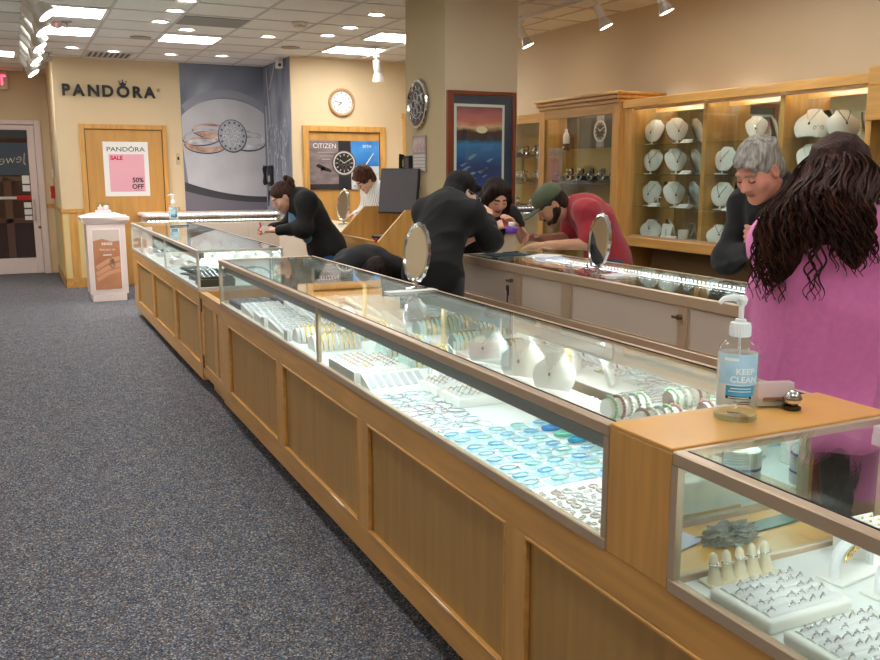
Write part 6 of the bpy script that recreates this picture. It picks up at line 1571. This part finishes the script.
# cards of studs at the near end
b = B(); b.box(-.013, .013, -.013, .013, 0, .0012); b.mi = 1
for sx in (-1, 1): b.torus((sx * .005, 0, .003), .0048, .0014, 12, 5)
PALE = mat('pale metal', rgb(206, 200, 196), .3, metal=.25)
ST = [b.mesh('earring_card', ['paper', PALE], 50)]
b = B(); b.torus((0, 0, .0015), .0105, .0016, 16, 5); b.mi = 1; b.sph((.0105, 0, .002), .004, 8); ST.append(b.mesh('earring_card', [PALE, PALE], 50))
b = B(); b.torus((0, 0, .0018), .009, .002, 16, 5); b.mi = 1; b.sph((-.009, .002, .003), .0042, 8); ST.append(b.mesh('earring_card', [mat('pale champagne metal', rgb(222, 202, 186), .25, metal=.3), PALE], 50))
for j in range(9):
    for i in range(5):
        put('earring', ST[(i * 2 + j * 3) % 3], (1.128 + .036 * i + rnd.uniform(-.005, .005), 1.765 - .033 * j + rnd.uniform(-.005, .005), D0 + .0005), 'small ring or earring lying at the near end of the long case', 'earring', 'small pieces at the near end of the long case', rz=rnd.uniform(0, 6), s=1.25)

# necklace busts
def bust_mesh(base=True, w=.085, h=.17):
    b = B(); L_ = []
    prof = [(0, .30), (.05, .48), (.16, .70), (.32, .86), (.5, .97), (.64, 1.0), (.76, .93), (.85, .74), (.92, .55), (1, .47)] if base else [(0, .74), (.04, .80), (.18, .92), (.36, 1.0), (.54, .97), (.68, .84), (.79, .64), (.88, .47), (.94, .42), (1, .41)]
    for s_, k in prof:
        ww = w * k; z = h * s_; dep = .022 * k + .012 * (1 - abs(s_ - .5)); lo = []
        nn = 10
        for i in range(nn + 1):
            u = -1 + 2 * i / nn; lo.append((ww * u, -dep * (1 - u * u) - .004, z))
        for i in range(nn, -1, -1):
            u = -1 + 2 * i / nn; lo.append((ww * u * .96, -dep * (1 - u * u) + .008, z))
        L_.append(lo)
    b.rings(L_); b.xf(Matrix.Translation((0, .02, .025 if base else .004)) @ Matrix.Rotation(-.30, 4, 'X'))
    return b.mesh('bust', ['whitev'], 40)
BM = bust_mesh(); BM2 = bust_mesh(False, .098, .15)
b = B(); b.cyl((0, .012, .004), (0, .018, .05), .007, n=10); b.box(-.035, .035, -.03, .035, 0, .006, .002); BF = b.mesh('bust_foot', 'white', 40)
b = B(); b.box(-.05, .05, .012, .016, 0, .12); b.xf(Matrix.Rotation(-.28, 4, 'X')); BK = b.mesh('bust_back', 'greyback', 0)
def bust(label, loc, face, pend='silver', foot=True, s=1., neck=True, nl=None):
    """face: azimuth the bust looks to"""
    t = thing('necklace_bust', label, 'necklace bust', loc, R(180 - face))
    link('bust', BM if foot else BM2, t)
    if foot: link('foot', BF, t)
    t.scale = (s, s, s)
    if neck:
        n = thing('necklace', nl or 'fine necklace on the ' + label.replace('large white necklace bust', 'bust').replace('white necklace bust', 'bust'), 'necklace', (loc[0], loc[1], loc[2] - (0 if foot else .018 * s)), R(180 - face)); n.scale = (s, s, s)
        link('chain', NECK[pend][0], n); link('pendant', NECK[pend][1], n)
    return t
NECK = {}
for m_ in ('silver', 'ink', 'rose'):
    T_ = Matrix.Translation((0, .02, .025)) @ Matrix.Rotation(-.30, 4, 'X')
    b = B(); b.tube([(.036 * u, -.021 - .021 * (1 - u * u) - .008, .142 - .078 * (1 - abs(u)) ** .8) for u in [-1 + 2 * q / 16 for q in range(17)]], .0013 if m_ != 'ink' else .002, 5); b.xf(T_); c_ = b.mesh('chain', m_, 60)
    b = B(); b.sph((0, -.050, .056), .0065, 8, (1, .6, 1.3)); b.xf(T_); NECK[m_] = (c_, b.mesh('pendant', 'ink' if m_ != 'rose' else 'rose', 60))
SH = {'top': 1.7205, 'second': 1.4825, 'third': 1.2225, 'bottom': .9655}
def cabust(shelf, y, x=4.77, face=262, pend='silver', foot=True, where='', s=1.05):
    bust('white necklace bust, %s shelf of the wall cabinet, %s' % (shelf, where), (x, y, SH[shelf]), face, pend, foot, s, nl='%s necklace on the cabinet bust %s, %s shelf' % ({'silver': 'silver', 'ink': 'dark'}[pend], where, shelf))
for shelf in ('top', 'second', 'third'):
    cabust(shelf, 5.95, 4.765, 250, where='leftmost')
    cabust(shelf, 5.63, 4.775, 205, where='second from the left')
cabust('bottom', 5.93, 4.77, 240, foot=False, where='leftmost', s=.95)
cabust('second', 5.125, 4.765, 258, where='left of the grey-haired man'); cabust('third', 5.125, 4.765, 245, where='beside the folded arms', pend='ink')
cabust('bottom', 5.11, 4.765, 225, foot=False, where='left of the grey-haired man', pend='ink', s=.95)
cabust('top', 4.335, 4.77, 250, foot=False, where='in the middle of the right bay', s=1.25); cabust('top', 4.05, 4.77, 205, foot=False, where='right bay, with dark cord', pend='ink', s=1.1)
cabust('second', 4.335, 4.77, 245, where='in the right bay'); cabust('top', 4.83, 4.79, 230, where='above the grey-haired man', s=.9)
def acc(name, label, cat, y, shelf, x=4.76):
    return thing(name, label, cat, (x, y, SH[shelf]), R(-70))
t = acc('folded_stand', 'white folded easel stand on the bottom shelf of the long wall cabinet', 'display stand', 5.70, 'bottom')
b = B(); b.obox(Matrix.Translation((0, 0, .06)) @ Matrix.Rotation(-.25, 4, 'X') @ Matrix.Diagonal((.09, .008, .125, 1))); b.obox(Matrix.Translation((.02, .03, .055)) @ Matrix.Rotation(.35, 4, 'X') @ Matrix.Diagonal((.08, .008, .12, 1))); b.obj('boards', 'whitev', t)
b = B(); b.box(-.002, .002, -.012, -.009, .03, .08); b.obj('pendant', 'silver', t)
t = acc('display_cup', 'round white cup on the bottom shelf of the long wall cabinet', 'cup', 5.50, 'bottom')
B().lathe([(.001, 0), (.035, 0), (.04, .05), (.042, .085), (.038, .085), (.036, .05), (.001, .01)], 24, cap=False).obj('cup', 'white', t)
for i, (y, sh) in enumerate(((5.60, 'bottom'), (5.82, 'third'), (5.48, 'third'), (4.98, 'third'), (5.47, 'second'), (5.47, 'top'))):
    t = acc('earring_ramp', 'white earring ramp, %s shelf of the long wall cabinet%s' % (sh, (', beside the cup', ', between two busts', ', right of the busts', ', under the man\'s hands', '', '')[i]), 'earring stand', y, sh, 4.72)
    b = B(); b.prism([(-.04, -.03, 0), (-.04, .03, 0), (-.04, .03, .03)], (.08, 0, 0)); b.obj('ramp', 'whitev', t, ang=0)
    b = B()
    for q in range(4): b.sph((-.028 + q * .019, -.004, .018), .004, 6)
    b.obj('earrings', 'silver', t)
for y, s_, lab in ((5.80, 'third', 'small white T-stand with earrings on the third shelf, between two busts'), (4.2, 'top', 'white hand-shaped stand with gold rings on the top shelf')):
    t = acc('earring_tree', lab, 'earring stand', y, s_, 4.74 if s_ == 'third' else 4.70)
    b = B(); b.cyl((0, 0, 0), (0, 0, .08), .005, n=8); b.cyl((-.03, 0, .075), (.03, 0, .075), .005, n=8); b.box(-.02, .02, -.015, .015, 0, .005); b.obj('stand', 'white', t)
    b = B(); b.torus((-.024, 0, .06), .01, .002, 12, 5, rot=Matrix.Rotation(PI / 2, 3, 'X')); b.torus((.024, 0, .06), .01, .002, 12, 5, rot=Matrix.Rotation(PI / 2, 3, 'X')); b.obj('earrings', 'gold', t)

# busts in the glass cases
DR = D0 + .076
tag(B().box(-.07, .07, -.62, .62, 0, .075, .003).obj('display_riser', 'white', loc=(1.566, 2.375, D0)), 'long white step along the mirrored back of the long case', 'riser')
bust('large white necklace bust at the back of the long case, farthest of three', (1.55, 2.86, DR), 238, 'silver', False, .85)
bust('large white necklace bust at the back of the long case, middle of three', (1.55, 2.60, DR), 234, 'silver', False, .86)
bust('large white necklace bust at the back of the long case, nearest of three', (1.55, 2.40, DR), 238, 'silver', False, .8)
bust('white necklace bust inside the beige-door counter, left of the oval mirror', (2.99, 4.35, .738), 90, 'silver', True, 1.05)
bust('white necklace bust inside the beige-door counter, right of the oval mirror', (3.0, 3.95, .738), 90, 'silver', True, 1.05)
bust('white necklace bust inside the beige-door counter, near the pump bottle top', (2.98, 3.18, .738), 285, 'ink', False, 1.35)
for i, y in enumerate((4.6, 4.15, 3.6, 2.8)):
    t = thing('bracelet_pad', 'small clear-edged pad inside the beige-door counter', 'pad', (2.9, y, .738), .2, 'pads inside the beige-door counter')
    B().box(-.08, .08, -.06, .06, 0, .03, .004).obj('pad', mat('grey blue pad', rgb(150, 164, 176), .7) if i % 2 else 'whitev', t)
    b = B(); b.torus((0, 0, .036), .034, .003, 24, 6); b.obj('bracelet', 'silver', t)
# bracelet rolls with beads
bd = [mat('green beads', rgb(150, 196, 156), .3), mat('maroon beads', rgb(150, 104, 110), .3), mat('pale beads', rgb(206, 214, 206), .3), mat('grey green beads', rgb(140, 160, 150), .3)]
BR = []
for m_ in bd:
    b = B()
    for q in range(22):
        a = 2 * PI * q / 22; b.sph((0, .034 * math.cos(a), .034 * math.sin(a)), .0052, 8)
    BR.append(b.mesh('bead_bracelet', m_, 60))
for k, (x, y, lab) in enumerate(((1.565, 2.02, 'farther white roll of beaded bracelets at the back of the long case'), (1.565, 1.87, 'nearer white roll of beaded bracelets at the back of the long case'))):
    t = thing('bracelet_roll', lab, 'bracelet roll', (x, y, DR))
    b = B(); b.cyl((-.07, 0, .04), (.07, 0, .04), .028, n=24); b.obj('roll', 'whitev', t)
    b = B(); b.box(-.06, .06, -.025, .025, 0, .014, .003); b.obj('riser', 'white', t)
    for q in range(5):
        put('bead_bracelet', BR[(q + k) % 4], (x - .056 + q * .028, y, DR + .04), '%s beaded bracelet on a white roll in the long case' % ('green', 'maroon', 'pale', 'grey-green')[(q + k) % 4], 'bracelet', '%s beaded bracelets' % ('green', 'maroon', 'pale', 'grey-green')[(q + k) % 4])
for q in range(6):
    put('silver_chain', CH[0], (1.572, 2.13 + .028 * q, DR + .003), 'silver chain on the white step beside the bracelet rolls', 'chain', 'silver chains beside the bracelet rolls', rz=rnd.uniform(-.1, .1), s=.6)

# --- far counter
for i, (x, y, h, lab) in enumerate(((1.24, 6.28, .06, 'black tray of silver pieces on a riser at the near end of the far counter'), (1.27, 6.62, .03, 'black tray of silver pieces, second from the near end of the far counter'), (1.28, 7.0, .012, 'flat black tray of silver pieces in the middle of the far counter'))):
    t = thing('jewellery_tray', lab, 'jewellery tray', (x, y, D0), .15 * i)
    B().box(-.11, .12, -.13, .13, 0, h, .003).obj('riser', 'black' if i else mat('dark green riser', rgb(40, 48, 44), .5), t)
    b = B(); b.obox(Matrix.Translation((0, 0, h + .022)) @ Matrix.Rotation(.12, 4, 'X') @ Matrix.Diagonal((.22, .25, .012, 1)), .002); b.obj('tray', mat('black velvet', rgb(24, 24, 26), .8), t)
    b = B()
    for k in range(6):
        for q in range(6): b.torus((-.085 + .17 * k / 5, -.1 + .2 * q / 5, h + .031 + (-.1 + .2 * q / 5) * .12), .010, .0022, 10, 5)
    b.obj('silver_pieces', 'silver', t)
for i, (x, y, f_) in enumerate(((1.5, 6.5, 230), (1.52, 6.9, 250), (1.50, 7.6, 230), (1.3, 8.3, 220), (1.45, 8.8, 240), (1.3, 9.3, 215), (1.5, 8.1, 235))):
    bust('white necklace bust inside the far counter, %s from its near end' % ('first', 'second', 'third', 'fourth', 'sixth', 'seventh', 'fifth')[i], (x, y, D0), f_, 'silver', True, .95)
for i, (x, y) in enumerate(((1.25, 7.9), (1.25, 8.7), (1.22, 9.1), (1.28, 7.45))):
    t = thing('bangle_pillow', 'white half-round pillow inside the far counter', 'bangle pillow', (x, y, D0), PI / 2, 'white pillows in the far counter')
    b = B(); b.cyl((-.11, 0, 0), (.11, 0, 0), .053, n=24); bmesh.ops.bisect_plane(b.bm, geom=b.bm.verts[:] + b.bm.edges[:] + b.bm.faces[:], plane_co=(0, 0, 0), plane_no=(0, 0, 1), clear_inner=True); b.obj('pillow', 'whitev', t)
    b = B()
    for q in range(5): b.torus((-.08 + q * .04, 0, .005), .055, .003, 20, 5, rot=HALF, arc=PI)
    b.obj('bangles', 'silver', t)

# --- watches
def watch(label, loc, rz, strap, group):
    t = thing('wristwatch', label, 'watch', loc, rz, group)
    link('strap', WS[strap], t); c = link('case', WC, t); link('dial', WD, t)
    return t
WS = {}
for nm, m_ in (('steel', 'steel'), ('black', mat('black strap', rgb(30, 28, 28), .5)), ('brown', mat('brown strap', rgb(74, 48, 34), .5))):
    b = B(); n = 24; L_ = []
    for q in range(n + 1):
        a = 2 * PI * q / n; r0 = .030; r1 = .033
        L_.append([(-.010, r0 * math.cos(a), .035 + r0 * math.sin(a)), (.010, r0 * math.cos(a), .035 + r0 * math.sin(a)), (.010, r1 * math.cos(a), .035 + r1 * math.sin(a)), (-.010, r1 * math.cos(a), .035 + r1 * math.sin(a))])
    b.rings(L_, cap=False); WS[nm] = b.mesh('strap', m_, 50)
Tw = Matrix.Translation((0, 0, .035)) @ Matrix.Rotation(-.5, 4, 'X') @ Matrix.Translation((0, -.031, 0)) @ Matrix.Rotation(PI / 2, 4, 'X')
b = B(); b.lathe([(.001, 0), (.019, 0), (.021, .003), (.021, .008), (.018, .011), (.0165, .010)], 24, cap=False); b.cyl((.021, 0, .005), (.025, 0, .005), .003, n=8); b.xf(Tw); WC = b.mesh('case', 'silver', 40)
b = B(); b.lathe([(.0167, .0098), (.001, .0099)], 24, cap=False); b.mi = 1
for q in range(12):
    a = 2 * PI * q / 12; b.obox(Matrix.Translation((.013 * math.sin(a), .013 * math.cos(a), .0102)) @ Matrix.Rotation(-a, 4, 'Z') @ Matrix.Diagonal((.0012, .004, .0004, 1)))
b.obox(Matrix.Translation((.003, .003, .0103)) @ Matrix.Rotation(-.8, 4, 'Z') @ Matrix.Diagonal((.001, .012, .0004, 1))); b.obox(Matrix.Translation((-.003, .002, .0103)) @ Matrix.Rotation(1, 4, 'Z') @ Matrix.Diagonal((.0012, .008, .0004, 1)))
b.xf(Tw); WD = b.mesh('dial', [mat('dark watch dial', rgb(30, 32, 40), .3), 'paper'], 40)
def watch_row(x, y0, y1, n, z, label, group, tray=True, tlabel=None, two=False):
    if tray:
        t = thing('watch_tray', tlabel, 'watch tray', (x, (y0 + y1) / 2, z)); L_ = (y1 - y0) / 2 + .04
        b = B(); b.box(-.09, .09, -L_, L_, 0, .025, .003); b.obj('base', 'blackm', t); b = B(); b.box(.0, .09, -L_, L_, .025, .065, .003); b.obj('step', 'blackm', t)
    for i in range(n):
        y = y0 + (y1 - y0) * i / (n - 1)
        back = two and i % 2
        watch(label, (x + (.045 if back else -.045), y, z + (.066 if back else .026 if tray else .0)), R(180 - (250 + rnd.uniform(-15, 15))), ('steel', 'black', 'steel', 'brown')[(i * 3 + int(z * 10)) % 4], group)
watch_row(4.78, 6.42, 7.28, 11, 1.4005, 'wristwatch on the black stepped tray under the watch picture', 'watches under the watch picture', True, 'black stepped tray of watches under the watch picture', True)
watch_row(4.78, 6.42, 7.28, 9, 1.1005, 'wristwatch on the lower shelf of the corniced watch cabinet', 'watches on the lower shelf of the corniced cabinet', True, 'black stepped tray of watches on the lower shelf of the corniced cabinet', True)
watch_row(4.86, 7.6, 8.6, 10, 1.6405, 'wristwatch on the upper shelf of the cabinet behind the pillar', 'watches on the upper shelf behind the pillar', True, 'black stepped tray of watches on the upper shelf behind the pillar', True)
watch_row(4.86, 7.6, 8.6, 10, 1.3805, 'wristwatch on the middle shelf of the cabinet behind the pillar', 'watches on the middle shelf behind the pillar', True, 'black stepped tray of watches on the middle shelf behind the pillar', True)
watch_row(4.86, 7.6, 8.6, 8, 1.1005, 'wristwatch on the lower shelf of the cabinet behind the pillar', 'watches on the lower shelf behind the pillar', True, 'black stepped tray of watches on the lower shelf behind the pillar', True)
t = thing('watch_picture', 'dark picture of a steel watch at the back of the corniced cabinet', 'picture', (4.876, 6.955, 1.655), R(-90))
B().box(-.39, .39, -.004, .002, .06, .36).obj('sheet', mat('dark poster', rgb(34, 32, 34), .4), t, ang=0)
cx = .15
b = B(); b.box(cx - .055, cx + .055, -.006, -.004, .065, .355); b.box(cx - .06, cx + .06, -.0065, -.004, .14, .28) ; b.obj('printed_bracelet', mat('printed steel', rgb(140, 140, 142), .4, noise=.3, nscale=60), t, ang=0)
b = B(); b.lathe([(.098, 0), (.098, .003), (.078, .004), (.076, .001)], 36, cap=False); b.xf(Matrix.Translation((cx, -.0065, .21)) @ Matrix.Rotation(PI / 2, 4, 'X')); b.obj('printed_bezel', mat('printed bezel', rgb(186, 186, 186), .35), t)
b = B(); b.lathe([(.078, .001), (.001, .0015)], 36, cap=False); b.xf(Matrix.Translation((cx, -.0065, .21)) @ Matrix.Rotation(PI / 2, 4, 'X')); b.obj('printed_dial', mat('printed dial', rgb(26, 26, 28), .35), t)
b = B()
for q in range(12):
    a = 2 * PI * q / 12; b.obox(Matrix.Translation((cx + .064 * math.sin(a), -.0085, .21 + .064 * math.cos(a))) @ Matrix.Rotation(a, 4, 'Y') @ Matrix.Diagonal((.006, .001, .016, 1)))
for a, l_ in ((1.0, .055), (-.9, .04)): b.obox(Matrix.Translation((cx, -.009, .21)) @ Matrix.Rotation(a, 4, 'Y') @ Matrix.Translation((0, 0, l_ / 2)) @ Matrix.Diagonal((.006, .001, l_, 1)))
b.obj('printed_marks', 'paper', t)
t = thing('spray_bottle', 'small white bottle with a dark base on the top shelf of the corniced cabinet', 'bottle', (4.78, 7.22, 1.7005))
B().lathe([(.001, .065), (.032, .065), (.032, .13), (.022, .16), (.013, .168), (.001, .168)], 24, cap=False).obj('upper_body', 'white', t); B().lathe([(.001, 0), (.032, 0), (.0325, .064), (.001, .066)], 24, cap=False).obj('lower_body', 'black', t)
B().lathe([(.014, .168), (.014, .20), (.001, .201)], 16, cap=False).obj('cap', 'pumpw', t); b = B(); b.sph((-.03, 0, .03), .012, 10, (.3, 1, 1)); b.obj('white_spot', 'white', t)
# ------------------------------------------------------------------ camera, lights, view
cam = bpy.data.cameras.new('camera'); co = bpy.data.objects.new('camera', cam); COL.objects.link(co)
cam.sensor_width = 36; cam.lens = 36 * 885 / 880; cam.clip_start = .05; cam.clip_end = 100
co.location = (0, 0, 1.5); co.rotation_euler = (R(90 - 10.1224), 0, R(-25.5624))
SC.camera = co
wd_ = bpy.data.worlds.new('world'); SC.world = wd_; wd_.use_nodes = True
wd_.node_tree.nodes['Background'].inputs[0].default_value = (.8, .85, .9, 1); wd_.node_tree.nodes['Background'].inputs[1].default_value = .4
vs = SC.view_settings; vs.view_transform = 'Standard'; vs.look = 'None'; vs.gamma = 1; vs.use_curve_mapping = False; vs.exposure = 1.2
SC.cycles.use_denoising = True
SC.cycles.max_bounces = 10; SC.cycles.transparent_max_bounces = 24; SC.cycles.diffuse_bounces = 5; SC.cycles.glossy_bounces = 5
SC.cycles.caustics_reflective = False; SC.cycles.caustics_refractive = False; SC.cycles.sample_clamp_indirect = 6
